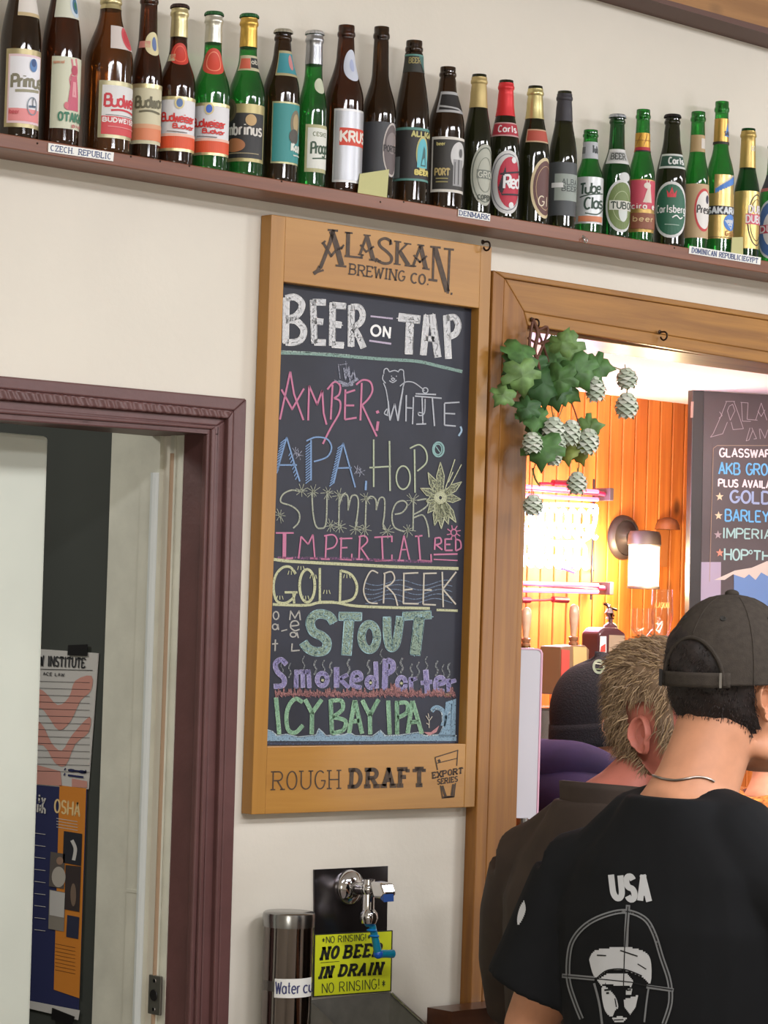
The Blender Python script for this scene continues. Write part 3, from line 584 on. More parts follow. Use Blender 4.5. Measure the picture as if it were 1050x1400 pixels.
i = sheet(1, (370, 590, .2571)); tl_ = K((130, 184, 180), .6); i.st(ring(892, 95, 29, 38), 9, tl_); i.st(ring(890, 95, 20, 28), 6, tl_); i.st([(880, 80), (900, 110)], 5, tl_); i.build('chalk_drawing', slate, 'small teal ring')
sg = K((168, 174, 146), .56); i = sheet(1, (370, 590, .2571))
for p in ([(155, 318), (110, 312), (65, 335), (55, 375), (110, 395), (150, 430), (150, 480), (120, 514)], [(220, 330), (225, 430), (240, 500), (265, 515), (294, 490), (300, 330)], [(365, 390), (385, 335), (410, 345), (412, 420)], [(412, 412), (430, 345), (460, 345), (466, 400), (450, 520)], [(508, 372), (535, 345), (560, 365), (562, 418)], [(562, 412), (580, 355), (605, 360), (605, 440), (598, 500), (618, 534)], [(660, 440), (700, 430), (726, 392), (705, 368), (665, 385), (645, 450), (660, 510), (712, 532)], [(762, 440), (800, 420), (835, 390), (830, 360), (780, 366)], [(762, 458), (810, 445), (835, 500), (842, 562)]): i.st(p, 8, sg, True)
for p in ([(365, 340), (362, 520)], [(508, 355), (503, 520)], [(760, 360), (757, 530)]): i.st(p, 8, sg)
i.build('chalk_lettering', slate, 'pale green word SUMMER')
i = sheet(2, (370, 590, .2571))
for x, y in ((165, 315), (228, 320), (305, 325), (365, 340), (508, 355), (50, 445), (320, 500), (368, 505), (455, 515), (500, 520), (620, 530), (730, 525), (755, 365)):
    for k in range(9):
        a = k*2*math.pi/9+random.random()*.4; L = random.uniform(26, 44); i.st([(x+5*math.cos(a), y+5*math.sin(a)), (x+L*math.cos(a), y+L*math.sin(a))], 3.2, sg)
    i.st(ring(x, y, 6, 7, 8), 7, sg); i.build('chalk_spark', slate); i = sheet(2, (370, 590, .2571))
for x, y in ((130, 110), (150, 125), (460, 205), (480, 215)):
    for k in range(6):
        a = k*1.05+random.random(); i.st([(x, y), (x+24*math.cos(a), y+28*math.sin(a))], 3.5, gr)
    i.build('chalk_spark', slate); i = sheet(2, (370, 590, .2571))
i = sheet(3, (370, 590, .2571)); sy = K((196, 200, 150), .6); sy2 = K((178, 184, 134), .38)
for tx, ty in ((903, 165), (1015, 268), (1010, 360), (985, 482), (945, 492), (908, 515), (872, 498), (836, 432), (838, 220), (798, 302), (828, 372), (955, 440), (880, 440), (965, 300)):
    d = math.hypot(tx-903, ty-352); ux, uy = (tx-903)/d, (ty-352)/d; nx, ny = -uy, ux
    pet = [(903+ux*30+nx*13, 352+uy*30+ny*13), (903+ux*d*.62+nx*20, 352+uy*d*.62+ny*20), (tx, ty), (903+ux*d*.62-nx*20, 352+uy*d*.62-ny*20), (903+ux*30-nx*13, 352+uy*30-ny*13)]
    i.st(pet, 5.5, sy); i.poly(pet, sy2); i.st([(903+ux*32, 352+uy*32), (903+ux*d*.85, 352+uy*d*.85)], 4.5, sy)
for a, c in (((930, 300), (980, 148)), ((950, 300), (1015, 175)), ((945, 270), (970, 215))): i.st([a, c], 5, sy)
for k in range(3): i.st(ring(903, 352, 30-k*9, 32-k*9, 14), 8, sy)
i.build('chalk_drawing', slate, 'pale yellow sun with pointed petals')
i = sheet(1, (365, 715, .2619))
for p, w in (([(46, 52), (140, 52)], 8), ([(92, 54), (90, 184)], 19), ([(44, 190), (136, 184)], 9), ([(178, 70), (165, 186)], 8), ([(178, 70), (215, 112)], 8), ([(215, 112), (240, 60)], 8), ([(240, 60), (250, 186)], 8), ([(226, 185), (264, 187)], 9), ([(310, 70), (305, 190)], 9), ([(282, 188), (328, 190)], 8), ([(388, 75), (385, 190)], 9), ([(378, 82), (446, 80)], 8), ([(385, 130), (420, 128)], 8), ([(380, 190), (444, 193)], 8), ([(442, 192), (443, 160)], 8), ([(485, 75), (480, 190)], 9), ([(490, 130), (532, 192)], 8), ([(466, 190), (500, 190)], 7), ([(560, 75), (652, 70), (652, 100)], 8), ([(600, 75), (605, 195)], 9), ([(564, 188), (566, 198), (652, 194), (652, 165)], 8), ([(715, 65), (690, 195)], 8), ([(715, 65), (744, 192)], 8), ([(700, 140), (735, 138)], 7), ([(682, 195), (716, 196)], 8), ([(790, 65), (800, 192)], 9), ([(772, 70), (812, 66)], 8), ([(786, 195), (858, 200), (856, 162)], 8)): i.st(p, w, pk)
i.st([(298, 68), (345, 62), (366, 90), (350, 125), (312, 137)], 8, pk, True); i.st([(478, 72), (512, 68), (524, 96), (492, 130)], 8, pk, True); i.st([(50, 182), (400, 186), (860, 204)], 14, K((150, 90, 140), .4)); i.build('chalk_lettering', slate, 'pink word IMPERIAL')
i = sheet(2, (365, 715, .2619))
for p in ([(878, 78), (875, 140)], [(885, 115), (915, 140)], [(930, 82), (930, 143)], [(930, 84), (966, 84)], [(930, 112), (958, 112)], [(930, 143), (970, 143)], [(985, 85), (985, 145)], [(870, 165), (995, 162)]): i.st(p, 8.5, pk)
i.st([(870, 190), (995, 196)], 6, pk); i.st([(878, 80), (904, 78), (908, 104), (880, 115)], 8.5, pk, True); i.st([(985, 85), (1008, 94), (1012, 130), (985, 145)], 8.5, pk, True)
for k in range(8):
    a = k*.785+.3; i.st([(975+14*math.cos(a), 50+14*math.sin(a)), (975+38*math.cos(a+.2), 50+40*math.sin(a+.2))], 5, pk)
i.st(ring(975, 50, 15, 17, 12), 7, pk); i.build('chalk_lettering', slate, 'small pink word RED with a crab')
yl = K((196, 198, 140), .58); i = sheet(2, (365, 715, .2619)); i.st([(35, 190), (120, 200), (300, 210), (500, 220), (700, 230), (1000, 238)], 16, yl, True); i.build('chalk_line', slate, 'yellow line above the gold word'); i = sheet(2, (365, 715, .2619)); i.st([(30, 425), (200, 430), (270, 416), (360, 416), (450, 432), (600, 440), (850, 446)], 14, yl, True); i.st([(885, 454), (996, 458)], 12, yl); i.build('chalk_line', slate, 'yellow line below the gold word')
i = sheet(1, (365, 715, .2619))
for p in ([(150, 265), (120, 230), (80, 234), (45, 275), (34, 340), (50, 405), (95, 418), (138, 390), (146, 358)], [(385, 248), (440, 270), (470, 330), (450, 395), (378, 416)]): i.st(p, 13, yl, True)
for p in ([(92, 362), (160, 362)], [(138, 365), (142, 420)], [(276, 235), (276, 415)], [(275, 412), (352, 412)], [(385, 245), (380, 416)]): i.st(p, 12, yl)
i.st(ring(210, 328, 40, 86), 14, yl)
for x, y in ((115, 250), (165, 225), (230, 270), (405, 268), (300, 350), (190, 380), (55, 380)):
    for k in range(3): i.st([(x+k*12, y), (x+k*12-6+k*6, y+20)], 4, yl)
i.build('chalk_lettering', slate, 'yellow word GOLD')
tn = K((198, 188, 164), .64); i = sheet(2, (365, 715, .2619))
for p in ([(580, 262), (545, 250), (515, 300), (505, 360), (530, 412), (578, 420)], [(608, 265), (650, 255), (666, 290), (645, 320), (612, 332)], [(625, 332), (665, 375), (682, 432)]): i.st(p, 7.5, tn, True)
for p in ([(615, 262), (608, 420)], [(715, 262), (712, 420)], [(710, 264), (790, 260)], [(715, 350), (760, 345)], [(710, 420), (792, 422)], [(820, 262), (815, 425)], [(815, 264), (886, 262)], [(818, 350), (860, 350)], [(815, 425), (882, 428)], [(915, 255), (920, 440)], [(988, 255), (918, 345)], [(918, 345), (986, 425)]): i.st(p, 8, tn)
i.build('chalk_lettering', slate, 'tan word CREEK')
i = sheet(1, (365, 715, .2619)); wv_ = K((110, 134, 166), .52)
for k in range(5): i.st([(512+j*35, 312+k*24+14*math.sin(j*.9+k*.4)) for j in range(14)], 4, wv_, True)
i.build('chalk_drawing', slate, 'blue-grey wavy water lines')
ct = K((176, 172, 160), .6); i = sheet(1, (360, 825, .2667))
i.st(ring(65, 62, 14, 20), 7, ct); i.st(ring(60, 120, 13, 14), 7, ct); i.st([(74, 106), (78, 136)], 7, ct); i.st([(62, 185), (60, 245)], 7, ct); i.st([(45, 208), (76, 206)], 7, ct); i.st([(92, 142), (122, 134)], 6, ct)
i.st([(135, 85), (140, 40), (162, 75), (184, 38), (190, 86)], 7, ct); i.st([(140, 116), (180, 110), (170, 90), (146, 95), (140, 122), (162, 140), (186, 132)], 7, ct, True); i.st(ring(153, 160, 15, 12), 7, ct); i.st([(172, 148), (180, 178)], 7, ct); i.st([(148, 205), (145, 244), (186, 240)], 7, ct)
i.build('chalk_lettering', slate, 'small upright letters OATMEAL')
st_, st2 = K((138, 168, 142), .52), K((146, 198, 206), .66); i = sheet(1, (360, 825, .2667))
i.fat([(360, 98), (340, 68), (300, 54), (262, 62), (240, 98), (256, 145), (300, 168), (326, 198), (316, 238), (272, 248), (230, 232), (205, 200)], 46, st_, st2, True, 5)
for p, w in (([(388, 66), (504, 68)], 44), ([(440, 80), (426, 264)], 52), ([(715, 66), (860, 58)], 42), ([(800, 70), (778, 264)], 54)): i.fat(p, w, st_, st2, False, 5)
i.fat(ring(543, 172, 40, 66), 40, st_, st2, False, 5); i.fat([(634, 70), (636, 170), (652, 226), (682, 200), (702, 68)], 42, st_, st2, True, 5)
for k in range(150): x = random.uniform(225, 840); y = random.uniform(45, 250)
i.build('chalk_lettering', slate, 'large pale green word STOUT outlined in blue')
pu, pu2 = K((138, 128, 192), .58), K((176, 166, 214), .58); i = sheet(2, (360, 825, .2667))
i.fat([(118, 312), (90, 288), (62, 310), (72, 350), (106, 385), (100, 420), (55, 425)], 24, pu, pu2, True)
for p, w in (([(170, 342), (168, 434)], 18), ([(178, 352), (202, 350), (203, 430)], 17), ([(208, 352), (232, 350), (236, 432)], 17), ([(375, 328), (375, 430)], 22), ([(432, 365), (392, 386)], 15), ([(392, 388), (438, 432)], 17), ([(576, 300), (580, 434)], 18), ([(626, 286), (622, 442)], 24), ([(756, 380), (758, 442)], 17), ([(760, 392), (786, 384)], 14), ([(832, 342), (842, 464)], 22), ([(808, 408), (864, 402)], 16), ([(948, 388), (952, 452)], 18), ([(955, 404), (986, 394)], 15)): i.fat(p, w*1.2, pu, pu2)
for p, w in (([(456, 396), (500, 386), (492, 356), (462, 362), (454, 415), (502, 432)], 17), ([(632, 290), (662, 304), (662, 340), (630, 362)], 22), ([(885, 416), (926, 406), (916, 380), (888, 388), (884, 436), (926, 450)], 17)): i.fat(p, w*1.2, pu, pu2, True)
i.fat(ring(302, 390, 26, 32), 22, pu, pu2); i.fat(ring(550, 405, 20, 27), 20, pu, pu2); i.fat(ring(708, 410, 22, 32), 20, pu, pu2)
for x, y in ((304, 392), (550, 405), (708, 408)): i.st([(x-6, y), (x+6, y+3)], 12, yl)
i.build('chalk_lettering', slate, 'purple words SMOKED PORTER')
i = sheet(1, (360, 825, .2667)); sm_ = K((134, 140, 140), .46)
for x, y, w in ((95, 330, 5), (135, 340, 8), (205, 305, 7), (265, 325, 13), (308, 325, 9), (345, 335, 12), (436, 320, 14), (538, 325, 13), (604, 270, 7), (708, 315, 15), (758, 345, 12), (793, 335, 10), (835, 305, 8), (888, 330, 12), (920, 348, 8), (950, 340, 12), (684, 360, 6)): i.st([(x-6, y+42), (x+7, y+14), (x-5, y-10), (x+6, y-36)], w*.7, sm_, True); i.build('smoke_wisp', slate); i = sheet(1, (360, 825, .2667))
i = sheet(3, (360, 825, .2667)); rd = K((190, 120, 112), .5); x = 60; z = []
while x < 985: z.append((x, 455+random.uniform(-26, 8)-(20 if 620 < x < 690 else 0))); z.append((x+5, 470+random.uniform(-4, 10))); x += 9
i.st(z, 4.5, rd); i.st([(p[0]+4, p[1]+6) for p in z], 3, K((176, 104, 110), .45)); i.st([(930, 468), (962, 470)], 12, K((200, 170, 110), .5)); i.build('chalk_drawing', slate, 'salmon red flames')
ig, ig2 = K((128, 190, 142), .6), K((160, 214, 160), .55); i = sheet(2, (360, 930, .2667))
for p in ([(65, 90), (82, 275)], [(215, 100), (250, 168)], [(298, 100), (250, 168)], [(250, 165), (248, 275)], [(345, 100), (352, 272)], [(468, 105), (440, 270)], [(470, 105), (506, 272)], [(455, 212), (490, 208)], [(508, 104), (546, 180)], [(590, 100), (546, 180)], [(546, 178), (548, 275)], [(640, 106), (648, 276)], [(685, 108), (686, 276)], [(764, 108), (740, 270)], [(766, 108), (812, 272)], [(752, 216), (796, 212)]): i.fat(p, 19, ig, ig2)
for p in ([(200, 112), (165, 95), (132, 130), (118, 190), (128, 255), (165, 268), (202, 232)], [(345, 105), (400, 106), (405, 150), (360, 186)], [(360, 190), (420, 208), (410, 255), (352, 272)], [(690, 116), (736, 118), (736, 165), (690, 192)]): i.fat(p, 18, ig, ig2, True)
i.build('chalk_lettering', slate, 'green words ICY BAY IPA')
wb = K((120, 162, 190), .56); i = sheet(1, (360, 930, .2667)); top = [(20, 255), (45, 262), (70, 285), (120, 278), (180, 292), (270, 282), (285, 250), (305, 268), (320, 285), (420, 278), (440, 265), (470, 285), (560, 288), (600, 258), (625, 285), (700, 282), (795, 268), (830, 285), (900, 280), (990, 285)]
for a, c in zip(top, top[1:]): i.poly([a, c, (c[0], 312), (a[0], 312)], wb)
i.st(top, 7, K((180, 206, 214), .5)); i.st([(20, 325), (980, 318)], 10, K((90, 110, 150), .35)); i.build('chalk_drawing', slate, 'blue water along the foot of the board')
i = sheet(1, (360, 930, .2667))
i.poly([(935, 112), (988, 95), (984, 292), (890, 290), (925, 235)], wb); i.st([(862, 158), (885, 140), (915, 152), (930, 190), (920, 235)], 24, wb, True); i.st([(900, 285), (940, 200), (980, 110)], 6, K((190, 212, 220), .5), True); i.st([(860, 160), (890, 146), (915, 170), (918, 215)], 6, K((190, 212, 220), .5), True)
i.st([(965, 120), (960, 280)], 5, K((190, 212, 220), .5)); i.build('chalk_drawing', slate, 'blue curling wave')
i = sheet(2, (360, 930, .2667)); i.poly([(822, 266), (860, 266), (902, 232), (888, 266), (850, 284)], K((206, 130, 132), .6)); i.build('chalk_drawing', slate, 'small red boat')
i = sheet(3, (360, 930, .2667))
for p in ([(850, 245), (850, 205)], [(834, 182), (850, 208), (866, 186)], [(845, 170), (850, 195)], [(836, 220), (850, 228)]): i.st(p, 4, tn)
i.build('chalk_drawing', slate, 'small tan antler twig')

# ------------------------------------------------------------------ bottles on the shelf
BYC = -.046
GB = glass((.27, .115, .052), .22, 'brown_glass'); GBL = glass((.46, .22, .065), .25, 'amber_glass'); GBK = glass((.20, .12, .058), .2, 'dark_brown_glass')
GG = glass((.15, .60, .19), .32, 'green_glass'); GD = glass((.125, .135, .058), .2, 'olive_glass'); GDG = glass((.08, .30, .11), .25, 'dark_green_glass')
GOLD = (206, 194, 146); CREAM = (214, 208, 182); WHITE = (222, 222, 218); RED = (196, 58, 54); PINK = (220, 138, 138); ORNG = (222, 92, 52)
foilm = lambda c, rough=.32, met=.75: mat(c, rough, met)
PROF = {
 'cone': (.50, .95, 1.0), 'wide': (.57, .90, 1.0),   # body top, neck start (fractions of height), shape power
 'long': (.50, .74, 1.0), 'half': (.56, .84, .85), 'stein': (.60, .88, .9), 'dane': (.51, .87, .95), 'stub': (.52, .76, 1.0), 'sak': (.50, .72, 1.1)}
def radius(kind, H, Rb, rn):
    s, n, pw = PROF[kind]
    def f(t):
        if t < .012: return Rb*(.90+.1*(t/.012)**.5)
        if t < s: return Rb
        if t < n:
            k = ((t-s)/(n-s))**pw; return rn*1.12+(Rb-rn*1.12)*(.5+.5*math.cos(math.pi*k))
        if t < .925: return rn*1.12+(rn-rn*1.12)*(t-n)/(.925-n)
        return rn
    return f
class LabelSurf:
    def __init__(s, c, rf, H, th, half, t0, t1): s.c, s.rf, s.H, s.th, s.half, s.t0, s.t1 = c, rf, H, th, half, t0, t1
    def at(s, u, v, off):
        t = s.t0+(s.t1-s.t0)*v; a = s.th+u*s.half; r = s.rf(max(.001, min(t, .999)))+off
        return s.c+Vector((math.sin(a)*r, -math.cos(a)*r, t*s.H))
def label(root, c, rf, H, spec, name):
    """spec: off(sideways shift seen from the front of the picture, -1..1), half angle, t0, t1, colour, shape, prints"""
    off, half, t0, t1, colr, shape, prints = spec
    d = Vector((CAM.x-c.x, CAM.y-c.y)); base = math.atan2(d.x, -d.y)   # azimuth towards the room
    th = base+math.asin(max(-.95, min(.95, off)))
    L = LabelSurf(c, rf, H, th, R(half), t0, t1); b = MB(); m = mat(*colr) if isinstance(colr[0], (tuple, list)) else mat(colr, .55)
    if shape == 'rect': b.grid(lambda u, v: L.at(2*u-1, v, .0004), 32, 12, m)
    else:
        def fo(u, v):
            a = 2*math.pi*u; return L.at(v*math.cos(a), .5+.5*v*math.sin(a), .0004)
        b.grid(fo, 40, 14, m)
    lab = b.build(name, root, True)
    if prints:
        mb = MB()
        for k, p in enumerate(prints):
            o_ = .0008+k*.00022; mm = mat(p[-1], .55) if not isinstance(p[-1][0], (tuple, list)) else mat(*p[-1])
            if p[0] == 'rect':
                _, u0, v0, u1, v1, _c = p; mb.grid(lambda u, v: L.at(u0+(u1-u0)*u, v0+(v1-v0)*v, o_), max(2, int(14*abs(u1-u0))), 6, mm)
            elif p[0] == 'oval':
                _, u0, v0, ru, rv, _c = p; mb.grid(lambda u, v: L.at(u0+ru*v*math.cos(6.28318*u), v0+rv*v*math.sin(6.28318*u), o_), 28, 10, mm)
            elif p[0] in ('line', 'curve', 'ring'):
                if p[0] == 'ring': pts = ring(p[1], p[2], p[3], p[4], 28); w = p[5]
                else: pts = smooth(p[1]) if p[0] == 'curve' else p[1]; w = p[2]
                sx = R(half)*rf((t0+t1)/2); sz = (t1-t0)*H    # metres per unit
                P = [(q[0]*sx, q[1]*sz) for q in pts]
                for q in ribbon(P, w, .003): mb.add([L.at(x/sx, y/sz, o_) for x, y in q], [[0, 1, 2, 3]], mm)
            elif p[0] == 'poly':
                pts = p[1]; y0_, y1_ = min(q[1] for q in pts), max(q[1] for q in pts); hs = (y1_-y0_)/14
                for j in range(14):
                    yc = y0_+(j+.5)*hs; xs = sorted(a[0]+(c2[0]-a[0])*(yc-a[1])/(c2[1]-a[1]) for a, c2 in zip(pts, pts[1:]+pts[:1]) if (a[1] <= yc) != (c2[1] <= yc))
                    for xa, xb in zip(xs[::2], xs[1::2]):
                        n = max(1, int((xb-xa)/.12))
                        for q in range(n): mb.add([L.at(xa+(xb-xa)*(q+a_)/n, yc+b_*hs/2, o_) for a_, b_ in ((0, -1), (1, -1), (1, 1), (0, 1))], [[0, 1, 2, 3]], mm)
            elif p[0] == 'text':
                _, t, u0, v0, u1, v1, w, opt, _c = p; sx = R(half)*rf((t0+t1)/2); sz = (t1-t0)*H
                for st in text2d(t, *(opt or (0, 0))):
                    P = [((u0+(u1-u0)*q[0])*sx, (v0+(v1-v0)*q[1]+(opt[2]*q[0] if opt and len(opt) > 2 else 0))*sz) for q in st]
                    for q in ribbon(P, w, .003): mb.add([L.at(x/sx, y/sz, o_) for x, y in q], [[0, 1, 2, 3]], mm)
        mb.build('print', lab)
    return lab
def bottle(lab, xb, yt, hw, kind, gl, neck=None, foil=None, cap=None, main=None, nlab=None, xt=None, extra=(), body=None, H=None, yc=BYC):
    # base centre on the shelf under picture column xb
    d = ray(xb, 181.5+xb*.1671-3); t = (yc-CAM.y)/d.y; x = CAM.x+d.x*t; z = shelf_z(x)
    c = Vector((x, yc, z)); pz = proj(c)[2]
    if H is None:
        lo, hi = .1, .4
        for _ in range(40):
            md = (lo+hi)/2
            if proj(c+Vector((0, 0, md)))[1] > yt+2: lo = md
            else: hi = md
        H = lo
    Rb = hw*pz/F; rn = neck*pz/F if neck else .0128
    r = thing('beer_bottle', lab, 'bottle', c, 'bottles on the shelf')
    rf = radius(kind, H, Rb, rn); b = MB()
    prof = [(0, .004), (Rb*.6, .002), (Rb*.88, 0)]+[(rf(t), t*H) for t in [.004, .012, .03]+[.06+i*.03 for i in range(29)]+[.922]]
    prof += [(rn, .928*H), (rn*1.10, .934*H), (rn*1.14, .945*H), (rn*1.10, .958*H), (rn*1.02, .962*H), (rn*1.03, .985*H), (rn*1.0, .998*H), (rn*.8, H)]
    if not cap: prof += [(rn*.68, H*.998), (rn*.64, H*.97), (rn*.62, H*.93)]
    b.lathe(prof, c, gl, 36, cap=(True, bool(cap))); b.build('glass_body', r, True)
    if foil:
        fc, f0 = foil[0], foil[1]; fm = foilm(fc, *foil[2:]) ; b = MB()
        pf = [(rf(f0)+.0005, f0*H)]+[(rf(f0+(.925-f0)*k/6)+.0006, (f0+(.925-f0)*k/6)*H) for k in range(1, 6)]+[(rn+.0006, .928*H), (rn*1.12+.0006, .936*H), (rn*1.15+.0006, .945*H), (rn*1.11+.0006, .957*H), (rn*1.04+.0006, .963*H), (rn*1.05+.0005, .978*H)]
        b.lathe(pf, c, fm, 32, cap=(False, False)); b.build('foil', r, True)
    if cap:
        b = MB(); n = 42; pc = []
        for h, rr in ((-.0045, 1.22), (-.001, 1.17), (.0012, 1.05), (.002, .6), (.002, .0)):
            pc.append([c+Vector(((rn*rr*(1+(.035 if (k % 2 and h < 0) else 0)))*math.cos(6.28318*k/n), (rn*rr*(1+(.035 if (k % 2 and h < 0) else 0)))*math.sin(6.28318*k/n), H+h)) for k in range(n)])
        vs = [p for q in pc for p in q]; b.add(vs, [[i*n+k, i*n+(k+1) % n, (i+1)*n+(k+1) % n, (i+1)*n+k] for i in range(4) for k in range(n)], mat(cap, .35, .7)); b.build('crown_cap', r)
    for s in (main or []): label(r, c, rf, H, s, 'label')
    for s in (nlab or []): label(r, c, rf, H, s, 'neck_label')
    return r
DK = (44, 42, 42); DG = (40, 74, 62); GRY = (150, 150, 146)
goldm = (GOLD, .35, .6); silv = ((176, 178, 180), .3, .8)
def bordered(col, bc, w=.07): return [('rect', -1+w, w*.6, 1-w, 1-w*.6, col)]
bottle('tall brown bottle at the left end with white and pink crest label', 24, -62, 28, 'cone', GBK, neck=12, main=[(.35, 62, .06, .48, ((170, 158, 118), .4, .5), 'rect', [('rect', -.86, .05, .86, .93, (222, 196, 200)), ('rect', -.78, .1, .78, .9, (226, 226, 230)), ('rect', -.78, .08, .78, .24, PINK), ('text', 'Primus', -.66, .5, .9, .66, .0042, (0, .02, .03), (126, 122, 100)), ('line', [(-.5, .46), (.7, .48)], .004, (150, 146, 120)), ('oval', .3, .8, .2, .085, (90, 130, 180)), ('oval', .3, .83, .12, .05, (60, 84, 130)), ('ring', .3, .28, .25, .11, .0016, (130, 140, 150)), ('line', [(.12, .27), (.48, .28)], .003, (80, 100, 120)), ('line', [(.3, .27), (.3, .38)], .0014, (60, 70, 80)), ('text', 'beer', -.7, .17, -.3, .22, .0015, None, (196, 90, 96))])], nlab=[(.6, 50, .66, .86, (214, 208, 200), 'rect', [('rect', -1, 0, 1, .1, (190, 170, 130))])])
bottle('tall dark brown bottle, second from left, cream label with a red figure', 80, -56, 27, 'cone', GB, neck=12, main=[(.62, 66, .09, .47, (204, 206, 182), 'rect', [('curve', [(.0, .98), (.1, .8), (-.05, .68), (.15, .5), (.0, .34)], .011, (200, 120, 128)), ('oval', .05, .82, .17, .07, (176, 70, 90)), ('poly', [(-.1, .74), (.2, .74), (.32, .5), (.36, .26), (-.3, .26), (-.22, .4)], (192, 92, 112)), ('poly', [(-.02, .66), (.14, .66), (.2, .45), (-.05, .45)], (216, 150, 156)), ('oval', -.3, .32, .1, .05, (204, 110, 120)), ('text', 'OTAKAR', -.62, .11, .85, .22, .0026, (.14, 0), (56, 120, 92)), ('text', 'pivo', .0, .03, .7, .08, .0014, None, (190, 110, 110)), ('text', 'special', -.9, .9, -.45, .94, .001, None, (200, 140, 110))])], nlab=[(.55, 64, .68, .84, (206, 208, 190), 'rect', [('oval', .35, .44, .42, .4, (190, 204, 214)), ('oval', .35, .44, .26, .27, (70, 110, 140)), ('oval', .35, .44, .12, .14, (50, 110, 80)), ('text', 'POLIC', -.5, .72, .5, .95, .002, (0, 0, .0), (196, 74, 70))])])
bottle('wide amber bottle with gold neck foil and red-white script label', 145, -10, 33, 'wide', GBL, neck=13, foil=(GOLD, .9), main=[(.62, 60, .09, .44, ((178, 172, 138), .4, .5), 'rect', [('rect', -.86, .06, .9, .92, (216, 216, 214)), ('rect', -.86, .06, .9, .38, (204, 72, 76)), ('text', 'Budweis', -.75, .55, .95, .76, .0036, (0, .06, .02), (196, 52, 62)), ('curve', [(-.5, .48), (0, .5), (.7, .47)], .003, (196, 52, 62)), ('text', 'BUDWEISER', -.8, .28, .85, .35, .0018, (.1, 0), (232, 220, 216)), ('line', [(-.7, .4), (.85, .4)], .0008, (120, 120, 120)), ('line', [(-.6, .2), (.8, .19)], .001, (226, 150, 150))])], nlab=[(.75, 46, .64, .79, (206, 196, 190), 'rect', [('oval', .3, .5, .5, .48, (204, 84, 92)), ('oval', .3, .5, .36, .34, (190, 66, 76))])])
bottle('brown longneck behind the amber bottle, cream and orange script label', 197, -12, 21, 'long', GB, neck=11.5, main=[(.25, 75, .10, .45, (204, 198, 166), 'rect', [('rect', -1, .93, 1, 1, goldm), ('rect', -1, .06, 1, .26, (216, 132, 92)), ('rect', -1, .26, 1, .33, (214, 160, 122)), ('text', 'Budwar', -.7, .6, .8, .78, .0034, (0, .06, .02), (104, 100, 76)), ('curve', [(-.5, .53), (0, .55), (.6, .52)], .0028, (104, 100, 76))])], nlab=[(.55, 50, .62, .76, (214, 204, 160), 'oval', [('oval', .1, .5, .3, .3, (96, 116, 160))]), (-.35, 35, .665, .705, (204, 130, 120), 'rect', [])], yc=-.04)
BW = lambda c2: [('rect', -1, .94, 1, 1, goldm), ('rect', -1, 0, 1, .05, goldm), ('rect', -1, .05, 1, .27, (218, 84, 46)), ('rect', -1, .27, 1, .32, (232, 190, 170)), ('oval', .0, .88, .17, .11, (214, 200, 150)), ('oval', .0, .88, .11, .08, c2), ('text', 'Budweiser', -.62, .55, .62, .70, .0024, (0, .05, -.03), (204, 44, 40)), ('text', 'Budvar', -.2, .42, .6, .5, .0018, (0, .05, -.02), (204, 44, 40)), ('line', [(-.4, .36), (.3, .34)], .0012, (120, 110, 110))]
bottle('brown longneck with gold foil, red seal and white-orange label', 239, 6, 25, 'long', GB, neck=10.8, foil=(GOLD, .80), cap=(70, 54, 50), main=[(.15, 88, .085, .42, (220, 220, 222), 'rect', BW((90, 120, 170)))], nlab=[(.18, 58, .62, .76, (196, 60, 46), 'oval', [('ring', 0, .5, .6, .36, .0013, (230, 110, 84))]), (-.62, 22, .645, .69, (206, 198, 160), 'rect', [])])
bottle('bright green longneck with silver foil, red seal and white-orange label', 286, 16, 25, 'long', GG, neck=11, foil=((206, 204, 190), .81), cap=(58, 108, 68), main=[(-.1, 88, .095, .42, (220, 220, 222), 'rect', BW((70, 110, 200)))], nlab=[(.12, 66, .60, .77, (206, 74, 56), 'oval', [('ring', 0, .5, .6, .36, .0014, (236, 150, 120))])])
bottle('green longneck with tall gold foil and black gothic-lettered label', 334, 19, 25, 'long', GG, neck=11, foil=((206, 168, 82), .80), cap=(56, 112, 70), main=[(-.15, 88, .09, .44, ((168, 156, 108), .4, .4), 'rect', [('rect', -.93, .06, .86, .84, (44, 44, 44)), ('oval', -.55, .9, .3, .2, (92, 84, 60)), ('oval', -.55, .9, .2, .14, (70, 64, 44)), ('oval', .28, .72, .2, .1, (190, 158, 108)), ('text', 'Gambrinus', -1.0, .46, .72, .66, .003, (0, 0), (212, 208, 200)), ('oval', -.3, .28, .4, .12, (170, 112, 72)), ('line', [(-.6, .14), (.6, .14)], .0016, (150, 140, 110))])], nlab=[(.25, 70, .65, .745, (190, 184, 150), 'rect', [('rect', -.85, .12, .0, .8, (206, 100, 76)), ('rect', .05, .2, .85, .85, (40, 42, 40)), ('text', 'ab', .1, .45, .7, .75, .0014, None, (200, 196, 180))])])
bottle('short-necked dark brown bottle with teal label and crown cap', 381, 40, 25, 'stein', GBK, neck=10.8, cap=(176, 172, 156), main=[(.62, 66, .12, .52, ((176, 172, 130), .4, .4), 'rect', [('rect', -.94, .03, .94, .97, (56, 140, 138)), ('oval', .25, .66, .34, .22, (120, 110, 88)), ('oval', .25, .68, .2, .14, (170, 150, 110)), ('oval', .15, .45, .3, .12, (76, 72, 64)), ('text', 'Kozel', .0, .22, .9, .34, .0034, (.0, .03), (214, 218, 208)), ('line', [(.1, .15), (.8, .15)], .002, (200, 206, 196))])], nlab=[(.5, 55, .69, .86, (170, 160, 120), 'rect', [('rect', -.9, .1, .9, .9, (60, 140, 150)), ('oval', .3, .55, .25, .3, (196, 130, 130))])])
